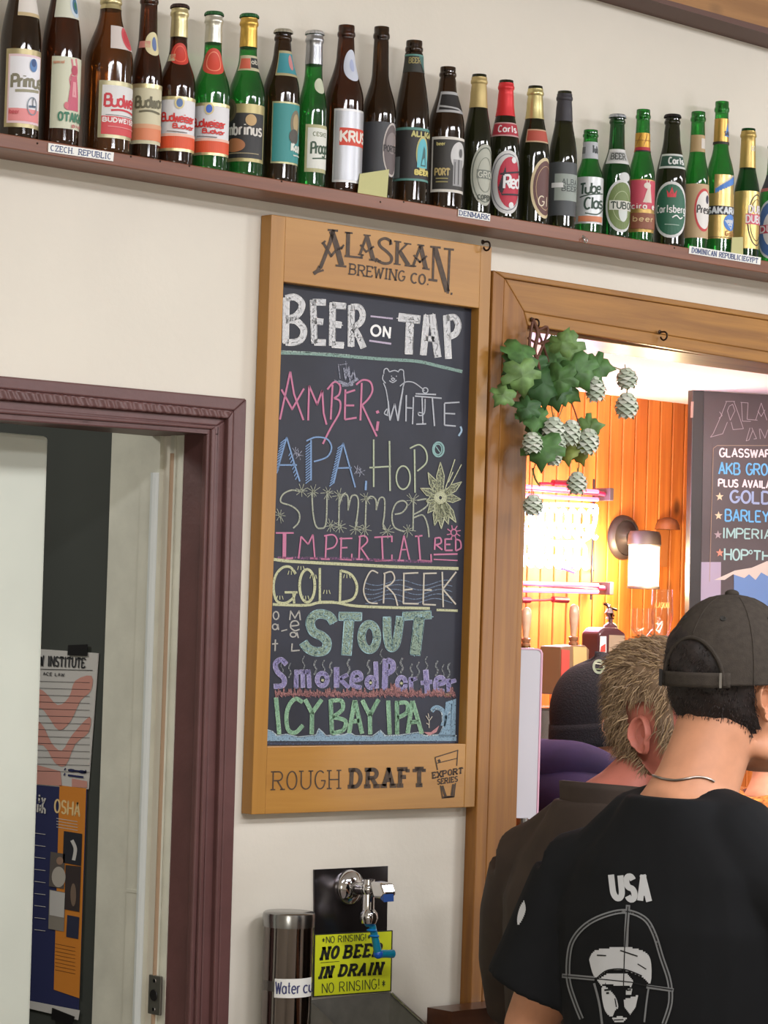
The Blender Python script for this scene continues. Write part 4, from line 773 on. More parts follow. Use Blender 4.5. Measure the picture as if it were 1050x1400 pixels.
bottle('green longneck with silver foil and small cream script label', 424, 42, 20, 'long', GG, neck=10.8, foil=((170, 172, 176), .79, .3, .9), cap=(196, 196, 196), main=[(.6, 62, .10, .40, (176, 174, 130), 'rect', [('rect', -.84, .08, .9, .93, (216, 218, 208)), ('text', 'CESKE', -.5, .76, .5, .84, .0012, (.1, 0), (110, 120, 90)), ('text', 'Praga', -.6, .38, .7, .62, .003, (0, .05, .04), (52, 78, 56)), ('line', [(-.5, .28), (.6, .32)], .002, (52, 78, 56))])], nlab=[(.65, 34, .60, .70, (190, 196, 170), 'oval', [])])
bottle('tall brown bottle with silver-grey label and red lettered block', 467, 33, 26.5, 'half', GB, neck=11, main=[(.62, 68, .06, .49, ((206, 206, 204), .45, .3), 'rect', [('rect', -.93, .03, .93, .97, ((178, 180, 184), .4, .5)), ('rect', -.72, .5, .98, .74, (206, 66, 44)), ('text', 'KRUSO', -.66, .56, 1.0, .69, .0038, (.1, 0), (230, 224, 214))])], nlab=[(.6, 46, .66, .85, (196, 202, 214), 'oval', [('oval', 0, .5, .3, .2, (166, 176, 206))])])
bottle('brown longneck with dark slate label and grey oval', 515, 35, 23, 'long', GBK, neck=10.2, main=[(.2, 100, .13, .44, (62, 64, 68), 'rect', [('oval', .42, .5, .38, .5, (186, 178, 172)), ('oval', .42, .5, .34, .46, (96, 86, 86)), ('oval', .42, .62, .26, .2, (130, 120, 118)), ('text', 'PORTER', .08, .46, .74, .57, .0017, (.1, 0), (44, 40, 40))])])
bottle('dark brown bottle, third before the DENMARK tag, black-green arched label', 560, 54, 23.5, 'cone', GBK, neck=11, main=[(.25, 90, .14, .46, DK, 'rect', [('rect', -1, .95, 1, 1, (88, 140, 130)), ('rect', -1, .0, 1, .04, (88, 140, 130)), ('oval', .3, .52, .28, .33, (184, 178, 116)), ('oval', .3, .52, .23, .28, (96, 180, 190)), ('rect', .07, .25, .53, .5, (96, 180, 190)), ('poly', [(.2, .28), (.45, .28), (.4, .6), (.34, .66)], (60, 100, 100)), ('text', 'ALLIGA', -.15, .83, .75, .92, .0024, (.1, 0), (196, 190, 120)), ('text', 'BEER', .0, .12, .6, .2, .0026, (.1, 0), (210, 196, 110)), ('rect', -.85, .05, -.55, .45, (110, 116, 116))])], nlab=[(.35, 95, .80, .91, (48, 50, 44), 'rect', [('rect', -1, .9, 1, 1, (88, 140, 130)), ('text', 'BEER', -.5, .5, .2, .8, .0016, (.1, 0), (150, 140, 90)), ('poly', [(.1, .9), (.6, .9), (.45, 0)], (70, 110, 104))])])
bottle('dark brown bottle beside the DENMARK tag, black label in a white frame', 607, 90, 25, 'wide', GBK, neck=10.5, main=[(.4, 72, .12, .50, (214, 210, 200), 'rect', [('rect', -.9, .05, .92, .95, (52, 50, 46)), ('oval', .32, .66, .42, .26, (196, 196, 194)), ('rect', .02, .12, .56, .6, (150, 150, 150)), ('line', [(.1, .15), (.1, .55)], .0018, (80, 80, 80)), ('line', [(.3, .15), (.3, .6)], .0018, (80, 80, 80)), ('oval', .4, .72, .1, .08, (90, 90, 90)), ('text', 'PORT', -.75, .3, -.15, .42, .0022, (.1, 0), (190, 170, 110)), ('text', 'beer', -.7, .84, -.35, .9, .0014, None, (200, 190, 120)), ('line', [(-.7, .18), (-.2, .18)], .002, (150, 140, 90)), ('line', [(-.7, .24), (-.2, .24)], .002, (150, 140, 90))])], nlab=[(.45, 66, .67, .82, (168, 168, 168), 'rect', [('rect', -.86, .12, .9, .86, (36, 34, 34)), ('line', [(-.86, .3), (.3, .2), (.9, .0)], .003, (168, 168, 168))])])
bottle('olive longneck with gold foil and grey round label, over the DENMARK tag', 650, 100, 19.5, 'dane', GD, neck=9.8, foil=((186, 166, 112), .76, .45, .5), main=[(.62, 62, .07, .50, (168, 170, 156), 'oval', [('ring', 0, .5, .88, .44, .002, (96, 104, 92)), ('ring', 0, .5, .55, .28, .001, (110, 116, 104)), ('rect', -.6, .44, .9, .58, (110, 116, 106)), ('text', 'GRON', -.5, .46, .8, .55, .0016, (.1, 0), (190, 190, 176)), ('text', 'COPEN', -.5, .1, .5, .17, .0014, (.1, 0), (60, 66, 56))])])
bottle('olive longneck with bright red foil and red-white oval label', 687, 108, 20.5, 'dane', GD, neck=9.6, foil=((206, 46, 50), .74, .4, .3), main=[(.3, 74, .04, .49, (206, 206, 204), 'oval', [('ring', 0, .5, .87, .44, .0018, (130, 130, 134)), ('oval', .12, .5, .66, .4, (180, 36, 60)), ('poly', [(-.5, .4), (-.15, .75), (-.05, .5), (-.3, .3)], (44, 40, 48)), ('oval', .3, .85, .14, .05, (220, 220, 220)), ('oval', .2, .14, .14, .05, (220, 220, 220)), ('text', 'Red', -.2, .4, .75, .6, .004, (0, .05, .03), (226, 226, 226)), ('line', [(-.4, .62), (.7, .68)], .003, (50, 30, 40)), ('line', [(-.3, .3), (.7, .32)], .003, (50, 30, 40))])], nlab=[(.12, 72, .59, .69, (190, 150, 148), 'rect', [('rect', -.94, .1, .94, .9, (168, 36, 54)), ('text', 'Carls', -.5, .3, .7, .75, .0022, (0, .04), (226, 220, 220))])])
bottle('olive longneck with pale gold foil and dark red oval label', 727, 116, 21, 'dane', GD, neck=9.8, foil=((206, 194, 136), .76), main=[(.8, 62, .05, .48, (206, 190, 150), 'oval', [('oval', .04, .5, .88, .45, (96, 62, 58)), ('ring', .04, .5, .7, .36, .001, (190, 160, 120)), ('text', 'Gl', -.5, .2, .2, .36, .002, (0, .05), (220, 206, 180))])], nlab=[(.35, 55, .585, .68, (196, 170, 136), 'rect', [('rect', -.92, .1, .92, .9, (176, 78, 62))])])
bottle('olive longneck with charcoal foil and dark see-through label', 767, 123, 19.5, 'dane', GD, neck=9.6, foil=((52, 50, 56), .78, .5, .1), main=[(.3, 88, .10, .48, (70, 74, 76), 'rect', [('rect', -.55, .28, 1, .78, (146, 156, 148)), ('text', 'ALBA', -.2, .58, .6, .68, .0014, (.1, 0), (70, 76, 76)), ('text', 'BEER', -.2, .46, .6, .55, .0014, (.1, 0), (70, 76, 76)), ('rect', -.7, .52, -.15, .61, (220, 222, 220))])])
bottle('short green bottle with white script label, lowest of the Danish group', 804, 176, 19, 'stub', GG, neck=9.6, main=[(.2, 84, .10, .54, ((196, 200, 200), .4, .3), 'rect', [('text', 'Tube', -.6, .62, .5, .84, .0034, (0, .08, .05), (46, 70, 56)), ('text', 'Clas', -.35, .3, .7, .54, .0034, (0, .08, .05), (46, 70, 56)), ('curve', [(-.6, .56), (0, .62), (.7, .66)], .002, (46, 70, 56)), ('curve', [(-.3, .22), (.3, .2), (.75, .34)], .002, (46, 70, 56)), ('rect', -.65, .04, .65, .16, (206, 128, 90))])], nlab=[(.2, 92, .72, .88, (176, 180, 184), 'rect', [('text', 'Tub', .05, .35, .6, .75, .0024, (0, .06), (60, 64, 66)), ('rect', -.9, .3, -.5, .7, (110, 114, 116))])])
bottle('deep green bottle with silver cap and round green-white label', 840, 156, 20, 'stub', GDG, neck=9.8, cap=(176, 182, 188), main=[(.45, 66, .05, .47, (204, 206, 204), 'oval', [('oval', .02, .5, .88, .45, (110, 128, 74)), ('ring', .02, .5, .55, .28, .001, (170, 180, 140)), ('oval', .1, .4, .3, .2, (200, 206, 200)), ('rect', -.75, .42, .95, .6, (206, 206, 196)), ('text', 'TUBOR', -.62, .45, .9, .57, .0022, (.12, 0), (44, 60, 44))]), (.62, 26, .455, .53, (198, 202, 200), 'oval', [])], nlab=[(.2, 66, .60, .72, (206, 206, 204), 'rect', [('rect', -.8, .2, .8, .8, (170, 172, 170)), ('text', 'BEER', -.6, .3, .6, .7, .0016, (.1, 0), (60, 64, 60))])])
bottle('green bottle with gold patterned neck label and red giraffe label', 875, 148, 18, 'long', GG, neck=9.2, main=[(.3, 80, .08, .47, ((176, 146, 82), .4, .5), 'rect', [('rect', -.85, .44, .95, .98, (196, 74, 92)), ('curve', [(.0, .56), (.12, .72), (.22, .84), (.1, .9)], .006, (216, 206, 194)), ('oval', .12, .88, .2, .06, (216, 206, 194)), ('poly', [(-.12, .56), (.4, .56), (.3, .82), (.14, .84)], (214, 200, 186)), ('line', [(.2, .92), (.24, .98)], .0014, (216, 206, 194)), ('line', [(.08, .92), (.06, .98)], .0014, (216, 206, 194)), ('text', 'cirafe', -.7, .44, .6, .54, .0022, None, (226, 222, 214)), ('rect', -.75, .06, .75, .36, (136, 80, 56)), ('text', 'beer', -.6, .2, .5, .3, .0016, (0, .05), (206, 180, 130))])], nlab=[(.15, 100, .68, .82, ((196, 150, 62), .4, .5), 'rect', [('rect', -.7, .02, .6, .24, (176, 40, 56)), ('rect', -.6, .0, .7, .07, (40, 34, 34)), ('line', [(-.6, .3), (-.2, .9)], .001, (150, 100, 40)), ('line', [(0, .3), (.3, .95)], .001, (150, 100, 40)), ('line', [(-.7, .6), (.8, .6)], .001, (150, 100, 40))])])
bottle('olive bottle with black cap and green oval label with a red crown', 915, 156, 21, 'dane', GD, neck=9.8, cap=(40, 38, 38), main=[(.08, 76, .07, .49, (210, 212, 210), 'oval', [('oval', 0, .5, .87, .45, (44, 100, 76)), ('poly', [(-.2, .72), (-.25, .85), (-.12, .78), (0, .9), (.12, .78), (.25, .85), (.2, .72)], (206, 60, 70)), ('text', 'Carlsberg', -.78, .45, .8, .58, .0019, (0, .03), (230, 232, 230)), ('curve', [(.05, .36), (.25, .4), (.45, .35), (.6, .38)], .0022, (230, 232, 230)), ('line', [(-.3, .24), (.4, .23)], .0012, (170, 196, 180))])], nlab=[(.15, 66, .59, .70, (200, 204, 200), 'rect', [('rect', -.9, .14, .9, .86, (40, 78, 64)), ('text', 'Carls', -.3, .3, .8, .74, .0026, (0, .03), (220, 222, 220))])])
bottle('slim green bottle with tan label and red-ringed white oval', 950, 151, 17, 'long', GG, neck=9.4, main=[(.3, 92, .10, .48, (186, 160, 120), 'rect', [('oval', .25, .52, .52, .4, (196, 60, 60)), ('oval', .28, .52, .46, .35, (226, 222, 216)), ('oval', .45, .72, .12, .08, (60, 60, 80)), ('text', 'Presid', -.12, .46, .8, .6, .0024, (0, .06), (60, 56, 56))])], nlab=[(.15, 70, .71, .83, (176, 150, 106), 'rect', [('rect', .3, .2, .9, .8, (206, 200, 190))])])
bottle('tall green bottle with gold neck wrap and blue-gold star label', 982, 137, 19, 'sak', GG, neck=9.2, main=[(.3, 95, .11, .40, ((196, 168, 104), .3, .6), 'rect', [('rect', -.8, .52, .8, .72, (44, 46, 52)), ('text', 'SAKARA', -.72, .56, .72, .68, .0036, (.1, 0), (214, 220, 224)), ('oval', .35, .36, .34, .18, (76, 130, 206)), ('poly', [(.05, .4), (.6, .46), (.4, .2)], (196, 204, 214)), ('line', [(-1, .03), (1, .03)], .001, (90, 80, 50)), ('text', 'Gold', .1, .07, .7, .17, .0016, (0, .05), (170, 110, 50))]), (.42, 48, .40, .52, ((196, 170, 110), .3, .6), 'rect', [('poly', [(-.9, .0), (-.9, .24), (.95, .96), (.95, .55)], (76, 130, 206)), ('poly', [(-.9, .24), (-.6, .34), (.9, 1), (.7, 1)], (210, 206, 190))])], nlab=[(.1, 110, .72, .885, ((190, 152, 78), .3, .6), 'rect', [('poly', [(.2, .3), (.45, .85), (.65, .3)], (90, 140, 206)), ('text', 'SAK', .18, .35, .68, .5, .0016, (.1, 0), (60, 60, 70)), ('rect', -1, 0, 1, .1, (40, 36, 30))])])
bottle('green bottle with gold label and pink band, second from the right end', 1019, 174, 17.5, 'long', GDG, neck=9.4, foil=((190, 164, 96), .70, .35, .6), main=[(.35, 92, .09, .52, ((206, 180, 110), .32, .6), 'rect', [('ring', .35, .5, .5, .44, .0022, (60, 56, 50)), ('ring', .35, .5, .4, .36, .0014, (60, 56, 50)), ('rect', -.25, .42, .95, .6, (206, 90, 110)), ('text', 'DUB', -.1, .62, .6, .74, .0026, (.1, 0), (230, 220, 224)), ('text', 'DUBO', -.22, .45, .7, .57, .0024, (.1, 0), (230, 224, 226))])], nlab=[(.3, 90, .80, .87, (44, 42, 40), 'rect', [('text', 'GO', .1, .4, .5, .9, .0016, (.1, 0), (210, 206, 190))])])
bottle('green bottle cut by the right edge of the view, blue-white ring label', 1059, 190, 23, 'stub', GG, neck=12, main=[(-.05, 78, .04, .52, (206, 210, 214), 'oval', [('oval', 0, .5, .9, .46, (76, 112, 170)), ('oval', 0, .5, .55, .3, (214, 214, 214)), ('rect', -.95, .43, .95, .57, (196, 70, 90)), ('text', 'DUBO', -.7, .45, .7, .55, .0028, (.1, 0), (230, 226, 228))])], nlab=[(.05, 80, .58, .72, (50, 56, 70), 'rect', [('oval', -.1, .7, .4, .5, (196, 190, 190)), ('rect', -1, 0, 1, .2, (190, 110, 110))])])
# blank cards leaning against the bottles
for lab, px, Y in (('larger blank yellow card leaning before the slate-labelled brown bottle', [(492, 237.5), (532, 231.5), (529, 270.5), (489, 266)], -.083), ('smaller blank olive-yellow card leaning before the blue-gold star bottle', [(1001, 324.5), (1016, 324), (1016, 350), (999.5, 347)], -.083)):
    b = MB(); pts = [W(*px[0], Y+.006), W(*px[1], Y+.006), W(*px[2], Y-.001), W(*px[3], Y-.001)]; zb = min(shelf_z(p.x) for p in pts)
    pts[2].z = max(shelf_z(pts[2].x), .0)+.0002; pts[3].z = shelf_z(pts[3].x)+.0002
    b.prism(pts, (0, .0006, 0), mat((186, 184, 130), .75)); tag(b.build('blank_card'), lab, 'card')

# ------------------------------------------------------------------ hooks and hop garland on the window casing
def hook(lab, px, py, up=8, drop=10):
    c = W(px, py, -.026); s = .00125
    b = MB(); b.lathe([(.0042, 0), (.0036, .0014), (.0018, .002)], c, M_iron, 14, (0, -1, 0))
    pts = [c, c+Vector((0, -.010, 0))]+[c+Vector((.0, -.010-.0075*math.sin(a)*1.0, -.0075+.0075*math.cos(a))) for a in [R(20*k) for k in range(1, 14)]]
    b.tube(pts, .0016, M_iron, 8); return tag(b.build('cup_hook', None, True), lab, 'hook')
hook('dark cup hook at the left corner of the window head, holding the hop garland', 727, 437)
hook('dark cup hook on the window head, right of the garland and empty', 902, 454)
hook('small nail hook in the wall at the top right corner of the chalkboard', 660, 331)
YV = -.07
M_lf = [mat((80, 120, 64), .55, noise=.14, nscale=60), mat((104, 136, 76), .55, noise=.14, nscale=60), mat((60, 98, 54), .55, noise=.12, nscale=60), mat((134, 146, 72), .55, noise=.12, nscale=60)]
M_stem = mat((98, 58, 40), .6); M_gst = mat((104, 120, 66), .6); M_hop = mat((194, 204, 184), .7, noise=.08, nscale=80); M_hop2 = mat((218, 222, 208), .7)
gar = thing('hop_garland', 'hop vine with green leaves and pale cones hanging from a hook', 'garland', W(727, 437, -.05))
random.seed(21)
LEAF = [(0, 0), (.18, -.16), (.42, -.12), (.5, .08), (.40, .20), (.62, .30), (.60, .52), (.36, .50), (.34, .66), (.16, .74), (0, 1.02)]
LEAF = LEAF+[(-x, y) for x, y in LEAF[-2:0:-1]]
def leaf(px, py, size, ang, k, Y=YV, tilt=None):
    c = W(px, py, Y); s = size*proj(c)[2]/F*1.12; a = R(ang)
    nrm = (CAM-c).normalized(); nrm = (nrm+Vector((random.uniform(-.55, .55), random.uniform(-.3, .3), random.uniform(-.35, .6)))).normalized()
    up = (UP*math.cos(a)+RT*math.sin(a)); up = (up-nrm*up.dot(nrm)).normalized(); rt = up.cross(nrm)
    f = lambda x, y: c+rt*(x*s)+up*((y-.42)*s)+nrm*(s*(-.22*abs(x)-.18*(y-.4)**2+.05*math.sin(9*x+5*y)))
    b = MB(); n = len(LEAF); mids = [(0, .0), (0, .25), (0, .5), (0, .75)]
    vs = [f(x, y) for x, y in LEAF]+[f(x*.55, .36+(y-.36)*.55) for x, y in LEAF]+[f(0, .36)]
    fs = [[i, (i+1) % n, n+(i+1) % n, n+i] for i in range(n)]+[[n+i, n+(i+1) % n, 2*n] for i in range(n)]
    b.add(vs, fs, M_lf[k]); o = b.build('leaf', gar, True)
    sd = o.modifiers.new('thickness', 'SOLIDIFY'); sd.thickness = .0006
    if k == 3: o['label'] = 'yellowing leaf'
for q in ((770, 466, 32, 20, 1, -.10), (752, 480, 30, -40, 0, -.06), (776, 482, 44, 160, 1), (792, 512, 44, 150, 0, -.09), (822, 501, 34, 95, 0, -.10), (806, 498, 22, 60, 2), (712, 484, 42, 200, 0), (714, 518, 42, 170, 1, -.09), (703, 500, 34, 230, 2, -.06), (742, 528, 50, 175, 2, -.08), (764, 522, 40, 190, 0, -.1), (758, 540, 38, 165, 2), (686, 542, 28, 215, 1), (700, 528, 22, 210, 0), (731, 572, 40, 190, 0), (738, 596, 32, 175, 2), (741, 617, 46, 180, 0, -.10), (776, 616, 36, 170, 3), (809, 584, 30, 80, 1), (793, 622, 26, 160, 3), (719, 560, 30, 205, 2), (782, 538, 30, 120, 0), (733, 505, 30, 180, 2, -.055), (757, 505, 34, 150, 0, -.06), (728, 538, 28, 200, 1, -.06)): leaf(*q)
def cone(px, py, w, h, ang=0, Y=YV-.02):
    c = W(px, py, Y); k = proj(c)[2]/F; rw, rh = w*k/2, h*k/2; b = MB(); a = R(ang); ax = (Vector((0, 0, 1))*math.cos(a)+RT*math.sin(a)).normalized(); x = ax.orthogonal().normalized(); y = ax.cross(x)
    b.lathe([(rw*.15, rh*.95), (rw*.55, rh*.6), (rw*.72, 0), (rw*.5, -rh*.6), (rw*.1, -rh*.95)], c, M_hop, 12, ax)
    for j in range(7):
        t = .85-j*.27; rr = rw*math.sqrt(max(.06, 1-(t*.95)**2)); n = 7
        for i in range(n):
            th = 6.2832*(i+.5*(j % 2))/n; d = x*math.cos(th)+y*math.sin(th); tn = -x*math.sin(th)+y*math.cos(th); B = c+ax*(t*rh+rh*.14)+d*rr*.62; w_ = rr*.62
            tip = c+ax*(t*rh-rh*.36)+d*(rr*1.16+random.uniform(-.05, .2)*rw); mid = c+ax*(t*rh-rh*.05)+d*rr*1.06
            b.add([B-tn*w_*.6, B+tn*w_*.6, mid+tn*w_, tip, mid-tn*w_], [[0, 1, 2, 4], [2, 3, 4]], random.choice((M_hop, M_hop, M_hop2)))
    b.tube([c+ax*rh*.8, c+ax*rh*1.35], .0008, M_gst, 6); b.build('hop_cone', gar, True)
for q in ((857, 517, 25, 28, -10), (857, 554, 27, 34), (814, 531, 24, 34, -8), (757, 587, 27, 34), (780, 591, 25, 34, 8), (804, 603, 27, 34, 10), (728, 605, 24, 28, -5), (789, 660, 24, 30), (729, 690, 24, 28), (757, 624, 20, 24), (762, 606, 20, 24)): cone(*q)
b = MB()
for pts, rd, m in (([(728, 436), (735, 455), (731, 480), (737, 505), (734, 530)], .0034, M_stem), ([(733, 446), (742, 470), (750, 495), (757, 512)], .0022, M_stem), ([(728, 440), (724, 470), (727, 500)], .0026, M_stem), ([(722, 462), (738, 470), (758, 462), (772, 460)], .002, M_stem), ([(736, 452), (748, 447), (746, 463), (730, 500)], .0024, M_stem),
                   ([(800, 500), (830, 500), (850, 506), (857, 512)], .0011, M_gst), ([(857, 528), (857, 540)], .001, M_gst), ([(775, 535), (785, 560), (793, 585)], .0013, M_stem), ([(752, 545), (757, 575)], .0011, M_gst), ([(775, 540), (768, 560), (760, 580)], .0010, M_gst), ([(744, 560), (742, 590), (730, 600)], .0011, M_gst), ([(795, 600), (792, 630), (790, 650)], .001, M_gst), ([(728, 640), (732, 655), (738, 664)], .0018, M_gst), ([(735, 625), (728, 650), (727, 682)], .0009, M_gst), ([(705, 505), (695, 528), (688, 540)], .001, M_gst)):
    b.tube([W(x, y, YV+.012) for x, y in smooth(pts)], rd, m, 7)
b.build('stem', gar, True)

# ------------------------------------------------------------------ inside the bar
M_neon_r = mat((255, 64, 84), .3, emit=9, name='neon_red'); M_neon_b = mat((196, 216, 255), .3, emit=16, name='neon_white'); M_neon_d = mat((96, 20, 40), .4)
YN = YB-.07
nz = thing('neon_sign', 'lit neon beer sign with double red tubes above and below a glaring blue-white middle', 'neon sign', W(770, 740, YN))
NP = lambda x, y, dy=0: W(x, y, YN+dy)
for nm, pts, m, rd, lab in (('neon_tube', [(600, 657), (817, 672.5)], M_neon_r, .0058, 'upper red tube of the top pair'), ('neon_tube', [(600, 670), (817, 683)], M_neon_r, .0055, 'lower red tube of the top pair'), ('neon_tube', [(600, 794), (817, 800)], M_neon_r, .0055, 'upper red tube of the bottom pair'), ('neon_tube', [(600, 804), (817, 809)], M_neon_r, .0062, 'lower red tube of the bottom pair')):
    b = MB(); b.tube([NP(*p) for p in pts], rd, m, 12); o = b.build(nm, nz, True); o['label'] = lab
for y0, y1 in ((674, 676), (803.5, 804.5)):
    b = MB(); b.tube([NP(817, y0), NP(826, y1-.5)], .006, mat((150, 30, 70), .4), 12); b.tube([NP(600, y0-12), NP(817, y0+2)], .0035, mat((170, 50, 70), .4), 8); b.build('tube_end', nz, True)
    b = MB(); c = NP(831, y1); b.box((c.x-.008, c.y-.015, c.z-.017), (c.x+.008, c.y+.05, c.z+.017), mat((74, 60, 66), .5)); b.build('end_bracket', nz, bevel=.002)
for x0, x1, y in ((738, 776, 661), (712, 776, 820.5)):
    b = MB(); b.tube([NP(x0, y+.5, .02), NP((x0+x1)/2, y, .02), NP(x1-20, y-1, .02)], .003, M_neon_d, 8); b.tube([NP(x1-20, y-1, .02), NP(x1, y, .02)], .0085, M_neon_d, 10); b.tube([NP(x0, y, .02), NP(x0+12, y, .02)], .0085 if y > 700 else .004, M_neon_d, 10); b.build('electrode', nz, True)
random.seed(4)
for row, (ya, yb) in enumerate(((692, 734), (738, 776))):
    for k in range(9):
        x = 702+k*12.6; x1 = x+11
        if row == 1 and k > 7: continue
        pts = [(x, yb-2+k*.6), (x+1, ya+8+k*.6), (x+5, ya+1+k*.6), (x+10, ya+8+k*.6), (x+9, (ya+yb)/2+k*.6), (x+3, (ya+yb)/2+4+k*.6), (x+10, yb-3+k*.6), (x+13, yb-6+k*.6)]
        b = MB(); b.tube([NP(px_, py_, -.004*(k % 2)) for px_, py_ in smooth(pts, 4)], .0048, M_neon_b, 8); b.build('neon_tube', nz, True)
b = MB(); b.tube([NP(x, y, .006) for x, y in smooth([(703, 733), (735, 737), (765, 742), (800, 738), (812, 720), (816, 694)])], .005, M_neon_b, 8); b.tube([NP(x, y, .006) for x, y in smooth([(703, 688), (740, 690), (780, 690), (815, 692)])], .005, M_neon_b, 8); b.build('neon_tube', nz, True)
b = MB(); b.tube([NP(764, 775, .01), NP(785, 783, .01)], .003, mat((70, 70, 150), .4), 8); b.tube([NP(768, 778, .01), NP(802, 773, .01)], .003, mat((70, 70, 150), .4), 8); b.build('electrode', nz, True)
for xx in (705, 812):
    b = MB(); b.tube([NP(xx, 655, .012), NP(xx-4, 820, .012)], .003, M_black, 8)
    for y in (690, 780): b.tube([NP(xx-1, y, .012), NP(xx-1, y, .069)], .003, M_black, 8)
    b.build('support_bar', nz, True)
point('neon_glow', NP(765, 735, -.06), 9, (.74, .82, 1), .05); point('neon_glow', NP(760, 672, -.04), 2.2, (1, .2, .35), .03); point('neon_glow', NP(760, 804, -.04), 2.2, (1, .2, .3), .03)
# wall lantern
M_bronze = mat((64, 54, 52), .45, metal=.5)
c = W(851, 735, YB); ln = thing('wall_sconce', 'lit dark bronze wall lantern with a round back plate and glass cylinder', 'sconce', c)
b = MB(); b.lathe([(.062, 0), (.060, .010), (.050, .018), (.047, .014), (.030, .018), (.018, .03)], c, M_bronze, 32, (0, -1, 0)); b.build('back_plate', ln, True)
YC = YB-.13; cc = W(880, 737, YC)
b = MB(); b.tube([c+Vector((0, -.02, 0)), c+Vector((.01, -.08, .008)), Vector((cc.x, cc.y, cc.z))], .009, M_bronze, 10); b.build('arm', ln, True)
ct_ = W(881, 745, YC); k = proj(ct_)[2]/F
b = MB(); b.lathe([(.004, .040), (20*k, .036), (22.5*k, .026), (23*k, .0), (21*k, -.004)], ct_, M_bronze, 32); b.build('cap', ln, True)
zb_ = W(878, 803, YC).z
b = MB(); b.lathe([(21*k, zb_-ct_.z), (21*k, -.002)], ct_, mat((255, 246, 214), .3, emit=3.6, name='lit_lamp_glass'), 32, cap=(True, False)); b.build('lamp_glass', ln, True)
b = MB(); b.lathe([(22*k, zb_-ct_.z-.004), (22.6*k, zb_-ct_.z), (22.0*k, zb_-ct_.z+.004)], ct_, M_bronze, 32, cap=(False, False)); b.build('lower_ring', ln, True)
point('sconce_bulb', (cc.x-.03, YC-.07, (zb_+ct_.z)/2-.02), 13, (1, .80, .46), .05)
point('sconce_bulb', (cc.x-.05, YC+.055, (zb_+ct_.z)/2), 5, (1, .84, .5), .03)
b = MB(); a0 = W(905, 724, YB)  # shadow behind the lantern, put in as a solid brown shape
b.lathe([(.036, 0), (.034, .012), (.026, .026), (.01, .033), (0, .034)], a0+Vector((0, -.02, 0)), mat((110, 60, 30), .5), 24); pl = [W(897, 724, YB-.008), W(915, 724, YB-.008), W(912, 775, YB-.008), W(896, 775, YB-.008)]; b.prism(pl, (0, .0075, 0), mat((168, 100, 50), .5))
tag(b.build('wall_piece', None, True), 'small brown half-round shape standing for a shadow on the pine wall behind the lantern', 'painted shadow')
# menu board on the right, turned towards the serving window
def boarddir(a):
    d = Vector((math.cos(a), -math.sin(a), 0)); n = Vector((math.sin(a), math.cos(a), 0)); return d, n
P0 = W(947, 517, 1.45); best = None
for q in range(0, 70):
    d, n = boarddir(R(q)); p = P0+d*.2; a_, b_ = proj(P0), proj(p); s = (b_[1]-a_[1])/(b_[0]-a_[0])
    if best is None or abs(s-.06) < best[0]: best = (abs(s-.06), q)
QA = R(min(best[1], 26)); DB, NB = boarddir(QA)
BP = lambda off: (lambda x, y: onplane(x, y, P0-NB*off, NB))
mb_ = thing('framed_menu_board', 'black framed menu board with coloured chalk-pen writing at the right edge, by the pine wall', 'menu board', BP(0)(990, 820))
XB = 1175
b = MB()
def bprism(px, off, d, m, mb): mb.prism([BP(off)(*p) for p in px], NB*d, m)
bprism([(947, 517), (XB, 530), (XB, 546), (963, 533)], .014, .03, M_black, b); bprism([(947, 517), (963, 533), (957, 900), (941, 900)], .014, .03, M_black, b); bprism([(941, 900), (957, 886), (XB, 886), (XB, 900)], .014, .03, M_black, b); bprism([(XB-16, 546), (XB, 530), (XB, 900), (XB-16, 886)], .014, .03, M_black, b)
b.build('frame', mb_, bevel=.002)
b = MB(); bprism([(955, 525), (XB-5, 538), (XB-5, 892), (949, 892)], .0, .012, mat((66, 56, 58), .35, noise=.08, nscale=9), b); pan = b.build('panel', mb_)
b = MB(); bprism([(945.5, 549), (948.5, 549), (947.5, 571), (944.5, 571)], .017, .003, mat((150, 120, 110), .4), b); b.build('hinge', mb_)
i = Ink(BP(.002), (920, 500, .2569)); mw = mat((226, 214, 220), .6); mbl = mat((96, 168, 218), .6); mg = mat((150, 140, 146), .6); mlb = mat((140, 160, 196), .6); mst = mat((206, 190, 160), .6); mpg = mat((150, 190, 190), .6)
for p in ([(280, 190), (330, 190)], [(285, 192), (255, 270), (215, 360), (200, 380), (265, 362), (290, 300)], [(325, 192), (350, 260), (375, 335), (320, 340), (310, 300)], [(290, 240), (305, 290), (330, 240), (318, 205), (300, 215), (290, 240)], [(248, 245), (262, 265), (245, 280)], [(360, 195), (400, 198), (395, 285), (450, 290)], [(365, 195), (370, 295), (415, 296)], [(470, 198), (440, 290)], [(470, 198), (500, 290)], [(452, 240), (470, 270), (490, 235)], [(410, 330), (390, 400), (405, 395), (425, 345)], [(420, 330), (445, 388), (430, 390)], [(460, 335), (465, 390)], [(465, 335), (490, 385), (505, 340)]): i.st(p, 3, mg)
i.st([(505, 425), (235, 425), (215, 440), (195, 1150)], 3, mat((150, 130, 110), .6)); i.build('outline_lettering', pan, 'grey outlined heading and border line')
